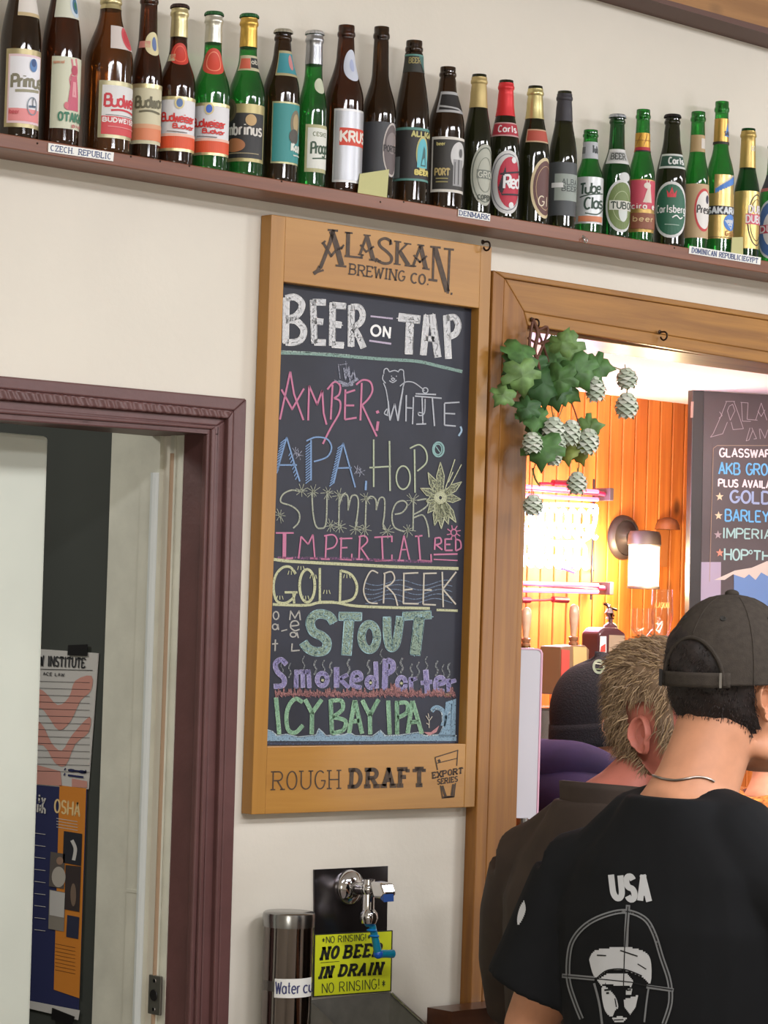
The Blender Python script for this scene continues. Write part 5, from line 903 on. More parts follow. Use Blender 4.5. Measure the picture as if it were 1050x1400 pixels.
for t, q, w, m in (('GLASSWARE', [(250, 440), (552, 450), (552, 488), (249, 484)], 8, mw), ('AKB GROWLER', [(246, 516), (660, 530), (660, 586), (245, 576)], 9, mbl), ('PLUS AVAILABLE', [(244, 604), (600, 616), (600, 654), (243, 642)], 8, mw), ('GOLD', [(308, 665), (520, 672), (520, 735), (306, 726)], 12, mlb), ('BARLEY', [(280, 765), (510, 776), (510, 832), (279, 826)], 9, mbl), ('IMPERIAL', [(266, 862), (560, 878), (560, 922), (265, 918)], 8, mpg), ('HOP', [(276, 972), (400, 982), (398, 1034), (275, 1034)], 9, mpg), ('THE', [(430, 985), (560, 992), (560, 1036), (428, 1034)], 9, mpg)):
    ii = Ink(BP(.002), (920, 500, .2569)); ii.text(t, q, w, m, gap=.3)
    if t == 'HOP': ii.st(ring(414, 992, 8, 10, 12), 5, mpg)
    ii.build('lettering', pan)
for x, y, m in ((249, 697, mst), (243, 798, mst), (240, 900, mg), (250, 996, mat((196, 130, 110), .6))):
    ii = Ink(BP(.002), (920, 500, .2569)); ii.poly([(x+(22 if k % 2 == 0 else 9)*math.sin(k*.6283), y-(24 if k % 2 == 0 else 10)*math.cos(k*.6283)) for k in range(10)], m); ii.build('star', pan)
ii = Ink(BP(.0022), (920, 500, .2569)); ii.poly([(220, 1140), (330, 1090), (420, 1075), (500, 1040), (760, 1010), (760, 1110), (560, 1100), (505, 1120), (470, 1100), (440, 1140), (405, 1110), (380, 1130), (350, 1120), (320, 1110), (275, 1140)], mat((186, 180, 172), .6)); ii.build('chalk_drawing', pan, 'pale feathery mountain shape')
ii = Ink(BP(.0018), (920, 500, .2569)); ii.poly([(325, 1090), (760, 1050), (760, 1400), (325, 1400)], mat((92, 126, 176), .6)); ii.poly([(140, 1045), (256, 1045), (252, 1500), (134, 1500)], mat((150, 142, 164), .4)); ii.build('sheet_and_reflection', pan, 'blue sheet and painted pale lilac reflection at the foot')  # lilac shape is a glass reflection put in as flat colour
# back counter, tap tower and taps
M_counter = wood((70, 40, 28), (96, 58, 38), 'x', .35, 6, 'dark_counter_wood')
yT = 1.32
b = MB(); b.box((3.35, yT-.16, 0), (XR-.02, YB-.001, .9), M_counter); tag(b.build('back_counter', None, bevel=.004), 'dark wooden back counter along the pine wall under the taps', 'counter')
tx0, tx1 = W(690, 900, yT).x, W(905, 900, yT).x
tt = thing('beer_tap_tower', 'steel tap tower standing on the back counter behind the customers', 'tap tower', ((tx0+tx1)/2, yT, .9)); zt_ = 1.50
b = MB(); b.box((tx0, yT-.06, zt_-.16), (tx1+.1, yT+.10, zt_), M_steel); b.build('header', tt, bevel=.006)
for x in (tx0+.12, tx1-.05):
    b = MB(); b.lathe([(.06, .9), (.045, .93), (.04, zt_-.16)], (x, yT, 0), M_steel, 24); b.build('column', tt, True)
M_hw = mat((176, 150, 124), .4, noise=.06, nscale=40, coat=.3)
def tap(lab, pxc, ytop, ymid, ylow, box, col=M_hw):
    k = proj(W(pxc, ytop, yT))[2]/F; ct0 = W(pxc, ytop, yT); zl = W(pxc, ylow, yT).z
    r = thing('beer_tap', lab, 'beer tap', (ct0.x, yT, zt_))
    hh = ct0.z-W(pxc, ymid, yT).z; x = W(pxc, ymid, yT).x
    b = MB(); pr = [(3.8*k, ct0.z-hh), (4*k, ct0.z-hh*.92), (6.6*k, ct0.z-hh*.45), (6.9*k, ct0.z-hh*.28), (6*k, ct0.z-hh*.10), (3.5*k, ct0.z-hh*.02), (0, ct0.z)]
    b.lathe(pr, (x, yT, 0), col, 24); b.build('handle', r, True)
    b = MB(); b.lathe([(6.2*k, zl), (6.4*k, zl+4*k), (5*k, zl+5*k), (6.4*k, ct0.z-hh-4*k), (6.4*k, ct0.z-hh-1*k), (4*k, ct0.z-hh)], (x, yT, 0), mat((150, 110, 80), .3, .5), 24); b.build('collar', r, True)
    for (px, m, dy, nm) in box:
        b = MB(); b.prism([W(*p, yT-.035-dy) for p in px], (0, .07+dy*2, 0) if not dy else (0, dy, 0), m); b.build(nm, r, bevel=.003 if not dy else 0)
    b = MB(); b.tube([Vector((x, yT, zl+.002)), Vector((x, yT, zt_-.001))], .012, M_brass, 12); b.build('valve_stem', r, True)
tap('beer tap with a plain wooden handle behind the white sheet', 719, 830, 872, 884, [([(712, 885), (732, 886), (730, 940), (710, 940)], mat((60, 50, 48), .5), 0, 'lens_box')])
tap('beer tap with a wooden handle and red-white label box, middle of the taps', 784, 826, 870, 882, [([(767, 884), (800, 882), (806, 888), (804, 950), (766, 950)], mat((120, 96, 70), .4), 0, 'lens_box'), ([(768, 888), (779, 889), (778, 940), (767, 940)], mat((176, 70, 60), .5), .002, 'badge'), ([(784, 884), (802, 885), (803, 935), (784, 935)], mat((184, 160, 104), .5), .002, 'badge')])
cB = W(834, 872, yT); k = proj(cB)[2]/F
fg = thing('figurine_tap', 'dark tap handle topped by a small silver figurine, right of the wooden handles', 'beer tap', (cB.x, yT, zt_)); M_dkp = mat((70, 36, 40), .4, coat=.3)
b = MB(); b.prism([W(*p, yT-.03) for p in ((819, 866), (826, 858), (845, 858), (856, 866), (856, 960), (819, 960))], (0, .06, 0), M_dkp); b.build('body', fg, bevel=.006)
b = MB(); b.prism([W(*p, yT-.032) for p in ((821, 870), (829, 870), (829, 892), (820, 892))], (0, .001, 0), M_paper); b.prism([W(*p, yT-.034) for p in ((822, 884), (828, 880), (828, 891), (821, 891))], (0, .001, 0), mat((206, 70, 60), .5)); b.prism([W(*p, yT-.032) for p in ((833, 868), (854, 869), (854, 905), (832, 905))], (0, .001, 0), mat((150, 134, 110), .5)); b.build('label', fg)
b = MB(); b.lathe([(11*k, 0), (9*k, 5*k), (3.2*k, 9*k), (3*k, 15*k), (1.5*k, 16*k)], (cB.x, yT, W(834, 860, yT).z), M_dkp, 24); b.build('neck', fg, True)
b = MB(); A = lambda x, y: W(x, y, yT)
b.tube([A(834, 846), A(833, 838), A(834, 832)], [.006, .012, .006], M_chrome, 10); b.tube([A(825, 825), A(834, 831), A(843, 834)], .003, M_chrome, 8); b.tube([A(829, 838), A(834, 836), A(839, 842)], .003, M_chrome, 8); b.tube([A(830, 846), A(833, 840), A(838, 846)], .003, M_chrome, 8); b.ball(A(832, 829), .006, .006, .007, M_chrome, 10, 8); b.tube([A(832, 829), A(828, 824)], .002, M_chrome, 6); b.build('figurine', fg, True)
b = MB(); b.tube([(cB.x, yT, W(834, 955, yT).z), (cB.x, yT, zt_-.001)], .012, M_brass, 12); b.build('valve_stem', fg, True)
# two tulip glasses on a wall shelf
yG = 1.09; M_clear = glass((.97, .97, .96), .92, 'clear_glass'); M_clear.node_tree.nodes
gz = W(900, 905, yG).z
b = MB(); b.box((W(872, 905, yG).x-.05, yG-.06, gz-.02), (W(935, 905, yG).x+.04, yG+.07, gz), M_counter)
for x in (W(872, 905, yG).x+.0, W(935, 905, yG).x+.0): b.box((x-.01, yG-.01, 1.0), (x+.01, yG+.02, gz-.02), M_counter)
b.box((W(872, 905, yG).x-.06, yG-.05, 0), (W(935, 905, yG).x+.05, yG+.06, 1.0), M_counter)
tag(b.build('glass_stand', None, bevel=.002), 'dark glass stand inside the bar carrying the tulip glasses', 'stand')
for lab, px, yt in (('clear tulip beer glass with gold lettering, the taller of the pair', 905, 806), ('clear tulip beer glass left of the lettered one', 879, 832)):
    base = Vector((W(px-2, 905, yG).x, yG, gz)); top = W(px, yt, yG).z-gz; k = proj(base)[2]/F; w = 15.5*k
    r = thing('tulip_glass', lab, 'glass', base, 'tulip glasses'); b = MB()
    b.lathe([(w*.75, .0005), (w*.72, .004), (.006, .010), (.005, .03), (.008, .042), (w*.62, .060), (w*1.02, top*.62), (w*.96, top*.8), (w*.92, top), (w*.86, top), (w*.90, top*.8), (w*.95, top*.62), (w*.56, .066), (.002, .05)], base, M_clear, 32, cap=(True, False)); b.build('bowl', r, True)
    if yt < 820:
        LS = lambda x, y: base+Vector((math.sin((x-905)/17-R(50))*(w*.985), -math.cos((x-905)/17-R(50))*(w*.985), W(905, y, yG).z-gz))
        ii = Ink(LS); ii.text('ALASKAN', [(893, 824), (917, 824), (917, 831), (893, 831)], .9, mat((206, 170, 90), .4), .1); ii.build('lettering', r)
# white sheet in an acrylic stand at the left of the serving window
yS_ = .14
st = thing('sheet_holder', 'tall white sheet in a clear holder with rounded corners, beside the window post', 'sign holder', W(716, 1150, yS_)); st.location.z = W(618, 1383, -.085).z
b = MB(); b.prism([W(*p, yS_) for p in ((664, 884), (735, 886.5), (740, 888), (742.5, 893), (736, 1121), (660, 1114))], (0, .0012, 0), mat((196, 194, 200), .5)); b.build('sheet', st)
b = MB(); o_ = [(664, 884), (735, 886.5), (740, 888), (742.5, 893), (736, 1121)]; i_ = [(664, 886), (734, 888.6), (738.4, 889.8), (740.4, 894), (734, 1121)]
for a in range(4): b.prism([W(*o_[a], yS_-.0015), W(*o_[a+1], yS_-.0015), W(*i_[a+1], yS_-.0015), W(*i_[a], yS_-.0015)], (0, .004, 0), mat((220, 170, 190), .25)); 
b.build('edge', st)
k = proj(W(716, 1120, yS_))[2]/F; zcb = W(618, 1383, -.085).z
b = MB(); zc = W(716, 1118, yS_).z; x = W(713, 1118, yS_).x; b.lathe([(.012, zcb+.012), (.012, zc)], (x, yS_, 0), M_steel, 20); b.build('stem', st, True)
b = MB(); b.lathe([(.06, zcb+.0004), (.06, zcb+.008), (.016, zcb+.014)], (x, yS_, 0), M_steel, 28); b.build('base', st, True)
# serving counter in the window
b = MB(); zc_ = W(618, 1383, -.085).z; b.box((W(618, 1383, -.085).x, -.085, zc_-.035), (XR-.05, -.0275, zc_), M_counter); b.box((xo+.01, -.0275, zc_-.035), (XR-.05, .26, zc_), M_counter); b.box((xo+.03, .125, 0), (XR-.05, .24, zc_-.036), M_counter)
tag(b.build('serving_counter', None), 'dark wooden serving counter whose end shows beside the bare arm', 'counter')

# ------------------------------------------------------------------ drinking-water corner
k = 1/ (F/proj(W(396, 1300, -.05))[2]); rC = 35.5*k
ax_ = W(395.5, 1247, -.055); zt = ax_.z
cu = thing('cup_dispenser', 'mirror-polished steel cup dispenser tube on the wall with a white water cup label', 'cup dispenser', (ax_.x, -.055, .78))
M_mir = mat((120, 112, 108), .1, metal=1, name='mirror_steel')
b = MB(); b.lathe([(rC*.96, .78), (rC*.965, zt-.012)], (ax_.x, -.055, 0), M_mir, 56); b.build('tube', cu, True)
b = MB(); b.lathe([(rC*1.0, zt-.022), (rC*1.02, zt-.006), (rC*1.0, zt-.001), (rC*.93, zt+.001), (0, zt+.0018)], (ax_.x, -.055, 0), M_steel, 56); b.build('lid', cu, True)
b = MB(); b.lathe([(rC*1.02, .78), (rC*1.02, .80), (rC*.8, .79)], (ax_.x, -.055, 0), M_steel, 56); b.build('bottom_ring', cu, True)
b = MB(); b.box((ax_.x+.004, -.055+rC*.9, .82), (ax_.x+.016, -.0003, 1.0), M_steel); b.build('wall_piece', cu)
cy = Vector((ax_.x, -.055, 0)); da = math.atan2(CAM.x-cy.x, -(CAM.y-cy.y))
def CY(px, py, off=.0006):      # straight to the tube surface
    u = (px-395.5)/36.2
    if abs(u) > 1.6: return None
    th = -da*-1; a = da+ (math.asin(max(-1, min(1, u))) if abs(u) < 1 else (math.pi/2+(u-1)*.9)*(1 if u > 0 else -1))
    zc = W(395.5, py-(px-395.5)*.02, -.055-rC).z
    return Vector((cy.x+math.sin(a)*(rC*.965+off), cy.y-math.cos(a)*(rC*.965+off), zc))
b = MB(); b.grid(lambda u, v: CY(378+u*52, 1366-v*26+(0), .0006), 16, 3, M_paper); lbl = b.build('paper_label', cu, True)
b = MB(); b.grid(lambda u, v: CY(362+u*17, 1358-v*14, .0004), 8, 3, mat((110, 106, 102), .35, metal=.9)); b.build('band', cu, True)
ii = Ink(lambda x, y: CY(x, y, .0012), step=2); ii.text('Water', [(380, 1344), (414, 1344), (414, 1360), (380, 1360)], 1.9, mat((60, 64, 110), .6), gap=.3); ii.text('cup', [(419, 1344), (440, 1344), (440, 1360), (419, 1360)], 1.9, mat((60, 64, 110), .6), gap=.3); ii.build('lettering', lbl)
wf = thing('water_tap', 'chrome push-lever water tap on a dark steel back plate with a blue plastic lever arm', 'tap', W(478, 1213, 0))
b = MB(); b.prism([W(*p, -.003) for p in ((429.5, 1189), (530.5, 1184), (529, 1279), (430, 1284))], (0, .0025, 0), mat((92, 88, 90), .24, metal=.95, noise=.12, nscale=10)); b.build('back_plate', wf)
fc = W(477, 1213, -.003); kk = k
b = MB(); b.lathe([(25*kk, 0), (25*kk, .004), (22*kk, .010), (15*kk, .013), (12*kk, .016)], fc, M_chrome, 36, (0, -1, 0)); b.build('escutcheon', wf, True)
T_ = lambda x, y, Y: W(x, y, Y)
b = MB(); e1 = fc+Vector((0, -.016, 0)); e2 = fc+Vector((0, -.046, .001)); b.tube([e1, e1.lerp(e2, .5), e2], [.0105, .010, .010], M_chrome, 20); b.ball(e2, .013, .013, .013, M_chrome, 16, 12)
b.tube([e2+Vector((0, 0, .016)), e2+Vector((0, 0, -.030)), e2+Vector((0, -.001, -.038))], [.010, .0105, .0115], M_chrome, 20); b.build('spout_body', wf, True)
ez = e2.z; ex_, ey_ = e2.x, e2.y
b = MB(); b.prism([(ex_-.010, ey_-.012, ez+.006), (ex_-.010, ey_-.012, ez+.014), (ex_-.006, ey_-.036, ez+.013), (ex_-.004, ey_-.044, ez-.004), (ex_-.006, ey_-.038, ez-.012), (ex_-.010, ey_-.02, ez-.012)], (.026, 0, 0), M_chrome); b.build('push_lever', wf, bevel=.004)
b = MB(); b.prism([(ex_-.008, ey_-.036, ez-.011), (ex_-.008, ey_-.044, ez-.004), (ex_-.008, ey_-.045, ez-.016)], (.022, 0, 0), mat((50, 84, 150), .3)); b.build('lever_tip', wf)
b = MB(); b.lathe([(.0125, -.004), (.0155, .004), (.0145, .012), (.010, .018)], (ex_, ey_-.002, ez-.050), M_chrome, 24); b.build('outlet', wf, True)
M_aqua = mat((28, 148, 184), .18, spec=.6, name='aqua_plastic'); M_aqua.node_tree.nodes['Principled BSDF'].inputs['Transmission Weight'].default_value = .35
s0 = Vector((ex_, ey_-.002, ez-.052)); YA = s0.y
q1, q2, q3, q4 = W(508, 1262, YA), W(513, 1283, YA), W(517, 1304, YA), W(537, 1304, YA)
b = MB(); b.tube([s0, q1, q2, q3], [.0085, .006, .006, .007], M_aqua, 14); b.tube([q3, q3.lerp(q4, .5), q4], [.0072, .0065, .007], M_aqua, 14); b.ball(q3, .0082, .0082, .0082, mat((30, 90, 190), .2), 12, 8)
for t in (.15, .5, .85): p = s0.lerp(q2, t); b.ball(p, .0088, .0088, .003, mat((30, 120, 190), .2), 12, 6)
b.build('lever_arm', wf, True)
M_yel = mat((214, 222, 36), .5, name='neon_yellow_card'); SQ = [(430, 1277.5), (537, 1272), (535, 1355.5), (428.5, 1363.5)]; YSG = -.006
sg_ = thing('notice_sign', 'bright yellow notice under the tap reading NO BEER IN DRAIN', 'sign', W(482, 1362, YSG))
b = MB(); b.prism([W(*p, YSG) for p in SQ], (0, .0025, 0), mat((34, 36, 30), .5)); b.build('backing', sg_)
b = MB(); b.prism([W(*bil(SQ, u, v), YSG-.0006) for u, v in ((.012, .985), (.985, .985), (.985, .018), (.012, .018))], (0, .0005, 0), M_yel); b.build('card', sg_)
ii = Ink(lambda x, y: W(x, y, YSG-.0012), (320, 1150, .343)); bk = mat((28, 30, 20), .7); bk2 = mat((62, 70, 34), .7)
ii.text('NO', [(356, 427), (418, 420), (410, 464), (348, 470)], 11, bk, .32, .12, .7); ii.text('BEER', [(446, 419), (588, 409), (580, 456), (440, 464)], 11, bk, .32, .12, .7); ii.text('IN', [(350, 506), (392, 501), (384, 540), (340, 545)], 11, bk, .4, .12, .8); ii.text('DRAIN', [(428, 496), (592, 486), (582, 528), (420, 536)], 11, bk, .32, .12, .7)
ii.st([(345, 485), (420, 479)], 2, bk); ii.build('printed_lettering', sg_)
ii = Ink(lambda x, y: W(x, y, YSG-.0014), (320, 1150, .343)); ii.text('*NO RINSING!*', [(350, 382), (545, 368), (545, 394), (350, 408)], 3, bk2, gap=.3); ii.build('handwriting', sg_); ii = Ink(lambda x, y: W(x, y, YSG-.0014), (320, 1150, .343)); ii.text('NO RINSING!*', [(352, 568), (606, 546), (606, 586), (352, 606)], 3.4, bk2, gap=.34); ii.build('handwriting', sg_)
# steel basin under the notice
sk = thing('drain_basin', 'brushed steel drain basin under the yellow notice', 'basin', W(500, 1400, -.12)); sk.location.z = .93
X0, X1 = W(424, 1360, -.004).x, W(533, 1358, -.004).x; zr = W(533, 1357, -.004).z
M_bas = mat((128, 126, 118), .38, metal=.45, noise=.05, nscale=50)
b = MB(); b.add([(X0, -.004, zr), (X1, -.004, zr), (X1+.012, -.21, zr-.10), (X0-.01, -.21, zr-.10), (X0, -.004, zr-.10), (X1, -.004, zr-.10)], [[1, 2, 5], [0, 4, 3]], M_bas)
b.prism([(X0, -.004, zr), (X1, -.004, zr), (X1, -.004, .93), (X0, -.004, .93)], (0, .002, 0), M_bas); b.prism([(X1, -.004, zr), (X1+.006, -.21, zr-.11), (X1+.006, -.21, .93), (X1, -.004, .93)], (.0015, 0, 0), M_bas); b.prism([(X0, -.004, zr), (X0, -.21, zr-.11), (X0, -.21, .93), (X0, -.004, .93)], (-.0015, 0, 0), M_bas); b.prism([(X0, -.21, zr-.11), (X1+.006, -.21, zr-.11), (X1+.006, -.21, .93), (X0, -.21, .93)], (0, -.0015, 0), M_bas); b.prism([(X0, -.21, .93), (X1, -.21, .93), (X1, -.004, .93), (X0, -.004, .93)], (0, 0, -.002), M_bas)
b.build('bowl', sk)
b = MB(); b.tube([(X0, -.213, zr-.11), (X1+.007, -.213, zr-.11)], .005, M_steel, 12); b.tube([(X1+.007, -.213, zr-.11), (X1+.001, -.008, zr-.002)], .003, M_steel, 10); b.build('rim', sk, True)

# ------------------------------------------------------------------ people
def crom(S, z):
    n = len(S[0]); S = sorted(S)
    if z <= S[0][0]: return S[0]
    if z >= S[-1][0]: return S[-1]
    for i in range(len(S)-1):
        if S[i][0] <= z <= S[i+1][0]: break
    p1, p2 = S[i], S[i+1]; p0 = S[max(i-1, 0)]; p3 = S[min(i+2, len(S)-1)]; t = (z-p1[0])/(p2[0]-p1[0]); o = [z]
    for a in range(1, n):
        m1 = (p2[a]-p0[a])/(p2[0]-p0[0])*(p2[0]-p1[0]); m2 = (p3[a]-p1[a])/(p3[0]-p1[0])*(p2[0]-p1[0])
        o.append((2*t**3-3*t*t+1)*p1[a]+(t**3-2*t*t+t)*m1+(-2*t**3+3*t*t)*p2[a]+(t**3-t*t)*m2)
    return tuple(o)
HEAD = [(0, .070, .022, .020), (.012, .058, .040, .042), (.035, .038, .055, .066), (.065, .020, .065, .083), (.095, .006, .0715, .093), (.125, 0, .0755, .0975), (.155, -.003, .077, .0985), (.185, -.006, .0725, .092), (.21, -.008, .058, .072), (.225, -.008, .036, .044), (.2315, -.008, .010, .012)]
class Body:
    def __init__(s, M, HM): s.M, s.HM = M, HM            # torso and head transforms into the world
def head_pt(z, phi, infl=0):
    _, y, a, b_ = crom(HEAD, z); return Vector(((a+infl)*math.sin(phi), y+(b_+infl)*math.cos(phi), z))   # phi 0 = face
def loft(mb, secs, m, n=28, T=None, e=2.2):
    vs = []
    for (x, y, z, a, b_) in secs:
        for k in range(n):
            t = 2*math.pi*k/n; c, s_ = math.cos(t), math.sin(t); p = Vector((x+a*math.copysign(abs(s_)**(2/e), s_), y+b_*math.copysign(abs(c)**(2/e), c), z)); vs.append(T @ p if T else p)
    N = len(secs); mb.add(vs, [[i*n+k, i*n+(k+1) % n, (i+1)*n+(k+1) % n, (i+1)*n+k] for i in range(N-1) for k in range(n)]+[list(range(n))[::-1], [(N-1)*n+k for k in range(n)]], m)
def spl(pts, k=6):
    P = [Vector(pts[0])]+[Vector(p) for p in pts]+[Vector(pts[-1])]; out = []
    for i in range(1, len(P)-2):
        for j in range(k):
            t = j/k; out.append(.5*((2*P[i])+(P[i+1]-P[i-1])*t+(2*P[i-1]-5*P[i]+4*P[i+1]-P[i+2])*t*t+(-P[i-1]+3*P[i]-3*P[i+1]+P[i+2])*t**3))
    return out+[P[-2]]
def splr(r, k=6):
    o = []
    for a, c in zip(r, r[1:]): o += [a+(c-a)*j/k for j in range(k)]
    return o+[r[-1]]
def fuse(mb, name, parent, vox, m, sm=4):
    """one continuous surface out of overlapping volumes"""
    me = bpy.data.meshes.new(name+'_src'); me.from_pydata(mb.v, [], mb.f); bm = bmesh.new(); bm.from_mesh(me); bmesh.ops.recalc_face_normals(bm, faces=bm.faces); bm.to_mesh(me); bm.free()
    o = bpy.data.objects.new(name+'_src', me); COL.objects.link(o)
    r = o.modifiers.new('r', 'REMESH'); r.mode = 'VOXEL'; r.voxel_size = vox; r.use_smooth_shade = True
    s = o.modifiers.new('s', 'SMOOTH'); s.factor = .5; s.iterations = sm
    dg = bpy.context.evaluated_depsgraph_get(); dg.update(); ne = bpy.data.meshes.new_from_object(o.evaluated_get(dg)); ne.name = name
    bpy.data.objects.remove(o); bpy.data.meshes.remove(me)
    ne.materials.clear(); ne.materials.append(m)
    for p in ne.polygons: p.use_smooth = True; p.material_index = 0
    return ne
def addmesh(ne, mb):
    bm = bmesh.new(); bm.from_mesh(ne); off = len(ne.materials)
    for m in mb.mats: ne.materials.append(m)
    vs = [bm.verts.new(v) for v in mb.v]
    for f, k in zip(mb.f, mb.m):
        try: q = bm.faces.new([vs[i] for i in f]); q.material_index = off+k; q.smooth = True
        except ValueError: pass
    bm.to_mesh(ne); bm.free()
def ear(mb, side, HM, m, sc=1.0):
    B = Vector((side*.0735, -.008, .104)); nrm = Vector((side*.93, -.32, 0)).normalized(); up = Vector((0, -.16, 1)).normalized(); fw = nrm.cross(up)*(1 if True else 1)
    fw = Vector((0, 1, .16)) - nrm*Vector((0, 1, .16)).dot(nrm); fw.normalize(); up = up-nrm*up.dot(nrm); up.normalize()
    def outl(a):      # a from forward, ccw towards up
        c, s_ = math.cos(a), math.sin(a); r = .030+.004*s_
        x = c*(.0185 if c > 0 else .0215)*(1 if s_ > -.2 else .80); y = s_*(.033 if s_ > 0 else .033)
        return x, y
    def f(u, v):
        a = 2*math.pi*u; x, y = outl(a); r = v
        rim = math.exp(-((r-.84)/.12)**2); anti = .7*math.exp(-((r-.56)/.10)**2)*(1 if math.cos(a) < .5 else .25)
        back = max(0, -math.cos(a)); lob = 1 if y > -.02 else .4
        h = .006+.0085*r*(.25+.9*back)+.0105*rim*lob*(.6+.4*back)+.006*anti*lob-.013*(1-r)**.6
        if r > .95: h -= .010*(r-.95)/.05
        return HM @ (B+(fw*x*r+up*y*r+nrm*h)*sc)
    mb.grid(f, 40, 26, m)
def hand(mb, wrist, dirv, palm_n, m, thumb=1):
    d = dirv.normalized(); n = (palm_n-d*palm_n.dot(d)).normalized(); s_ = d.cross(n)*thumb
    P = lambda a, c, e=0: wrist+d*a+s_*c+n*e
    mb.tube([P(-.01, 0), P(.02, .002), P(.05, .004), P(.085, .004)], [.026, .032, .037, .030], m, 14)
    for j, (c, L) in enumerate(((.030, .072), (.010, .080), (-.010, .074), (-.028, .058))):
        mb.tube(spl([P(.075, c*.95), P(.085+L*.35, c, .004), P(.085+L*.7, c, .018), P(.085+L*.9, c, .036)], 3), [.0095]*4+[.0088]*3+[.0078]*3, m, 10)
    mb.tube(spl([P(.02, .026), P(.045, .046, .008), P(.07, .055, .018), P(.088, .055, .026)], 3), [.013]*4+[.011]*3+[.009]*3, m, 10)
def strands(mb, src, n, cond, dirf, L, w, m, T, infl=.004):
    c = 0; tries = 0
    while c < n and tries < n*12:
        tries += 1; z = random.uniform(.0, .229); phi = random.uniform(-math.pi, math.pi)
        if not cond(z, phi): continue
        p = head_pt(z, phi, infl); nr = (head_pt(z, phi, infl+.01)-head_pt(z, phi, infl)).normalized(); d = dirf(p, nr, phi)+Vector((random.gauss(0, .22), random.gauss(0, .22), random.gauss(0, .22))); d = d.normalized()
        l = L*random.uniform(.6, 1.2); a = p; q = p+d*l*.5+nr*.003; e = p+d*l+Vector((0, 0, -l*.18))-nr*.000
        s_ = d.cross(nr).normalized()*w; u_ = nr*w*.6
        V = [T @ x for x in (a-s_, a+s_, a+u_, q-s_*.8, q+s_*.8, q+u_*.8, e)]
        mb.add(V, [[0, 1, 4, 3], [1, 2, 5, 4], [2, 0, 3, 5], [3, 4, 6], [4, 5, 6], [5, 3, 6]], random.choice(m)); c += 1
SKIN = lambda c: mat(c, .5, spec=.35, noise=.03, nscale=45, name='skin')
def person(lab, loc, yaw, hyaw, zneck, skin, hscale=1.0, headoff=(0, .0, 0), pitch=0, hroll=0, arms=((-.245, .02, 1.13, -.20, .16, .93), (.245, .02, 1.13, .20, .16, .93)), shoulder=.185, girth=1.0, neckr=1.0, lean=0, z_sh=1.37):
    """yaw: heading from +y, clockwise from above.  zneck = height of the neck base"""
    root = thing('person', lab, 'person', (loc[0], loc[1], 0)); S = zneck/1.47
    M = Matrix.Translation((loc[0], loc[1], 0)) @ Matrix.Rotation(-yaw, 4, 'Z') @ Matrix.Scale(S, 4)
    HC = Vector((0, .012+lean, 1.52))+Vector(headoff)
    HM = M @ Matrix.Translation(HC) @ Matrix.Rotation(-(hyaw-yaw), 4, 'Z') @ Matrix.Rotation(hroll, 4, 'Y') @ Matrix.Rotation(pitch, 4, 'X') @ Matrix.Scale(hscale, 4)
    b = MB()
    # trunk and legs of the body
    loft(b, [(0, 0, .86, .15, .105), (0, 0, .95, .165, .112), (0, .005, 1.08, .14, .10), (0, .005, 1.22, .16, .108), (0, -.003, 1.34, .175, .108), (0, -.015, 1.42, .135, .085), (0, -.025, 1.47, .07, .066)], skin, T=M)
    nr = .057*neckr
    nt_ = M.inverted() @ (HM @ Vector((0, -.028, .06))); nb = Vector((0, -.028, 1.45))
    b.tube([M @ nb, M @ nb.lerp(nt_, .35), M @ nb.lerp(nt_, .75), M @ nt_, HM @ Vector((0, -.02, .10))], [nr*1.2*S, nr*1.02*S, nr*.98*S, nr*1.0*S, nr*.9*S], skin, 22)
    for s_ in (-1, 1): b.tube([M @ Vector(p) for p in ((s_*.02, -.03, 1.445), (s_*.07, -.028, 1.425), (s_*.14, -.02, z_sh+.025), (s_*shoulder, -.012, z_sh))], [r_*S for r_ in (.05, .043, .042, .043)], skin, 16)
    for s_, A in zip((-1, 1), arms):
        pts = [(s_*(shoulder-.01), -.012, z_sh), (A[0], A[1], A[2]), (A[3], A[4], A[5])]; el = Vector(pts[1]); sh = Vector(pts[0]); wr = Vector(pts[2])
        b.tube([M @ p for p in (sh, sh.lerp(el, .3), sh.lerp(el, .65), el, el.lerp(wr, .3), el.lerp(wr, .7), wr)], [r_*S for r_ in (.045, .048, .046, .040, .042, .034, .027)], skin, 18)
    for s_ in (-1, 1):
        hp, kn, an = Vector((s_*.09, 0, .88)), Vector((s_*.10, .015, .48)), Vector((s_*.105, -.01, .08))
        b.tube([M @ p for p in (hp, hp.lerp(kn, .4), kn, kn.lerp(an, .35), an)], [r_*S for r_ in (.085, .075, .055, .055, .038)], skin, 18)
    # head
    vs = []; nz, nph = 26, 36
    for j in range(nz+1):
        z = .2315*j/nz
        for i_ in range(nph): vs.append(HM @ head_pt(z, 2*math.pi*i_/nph))
    b.add(vs, [[j*nph+i_, j*nph+(i_+1) % nph, (j+1)*nph+(i_+1) % nph, (j+1)*nph+i_] for j in range(nz) for i_ in range(nph)]+[list(range(nph))[::-1], [nz*nph+k_ for k_ in range(nph)]], skin)
    def hb(x, y, z, a, b_, c): # head blob
        m0 = MB(); m0.ball((x, y, z), a, b_, c, skin, 12, 8); b.add([HM @ v for v in m0.v], m0.f, skin)
    hb(0, .104, .098, .013, .016, .014); hb(0, .098, .115, .009, .014, .02); hb(0, .085, .060, .024, .014, .009); hb(0, .084, .070, .022, .015, .006); hb(0, .080, .022, .022, .016, .014); hb(0, .088, .142, .050, .012, .010); hb(.038, .066, .094, .018, .02, .016); hb(-.038, .066, .094, .018, .02, .016)
    for s_ in (-1, 1): hb(s_*.055, .02, .035, .014, .03, .018)
    ne = fuse(b, 'body', root, .0055, skin, 5)
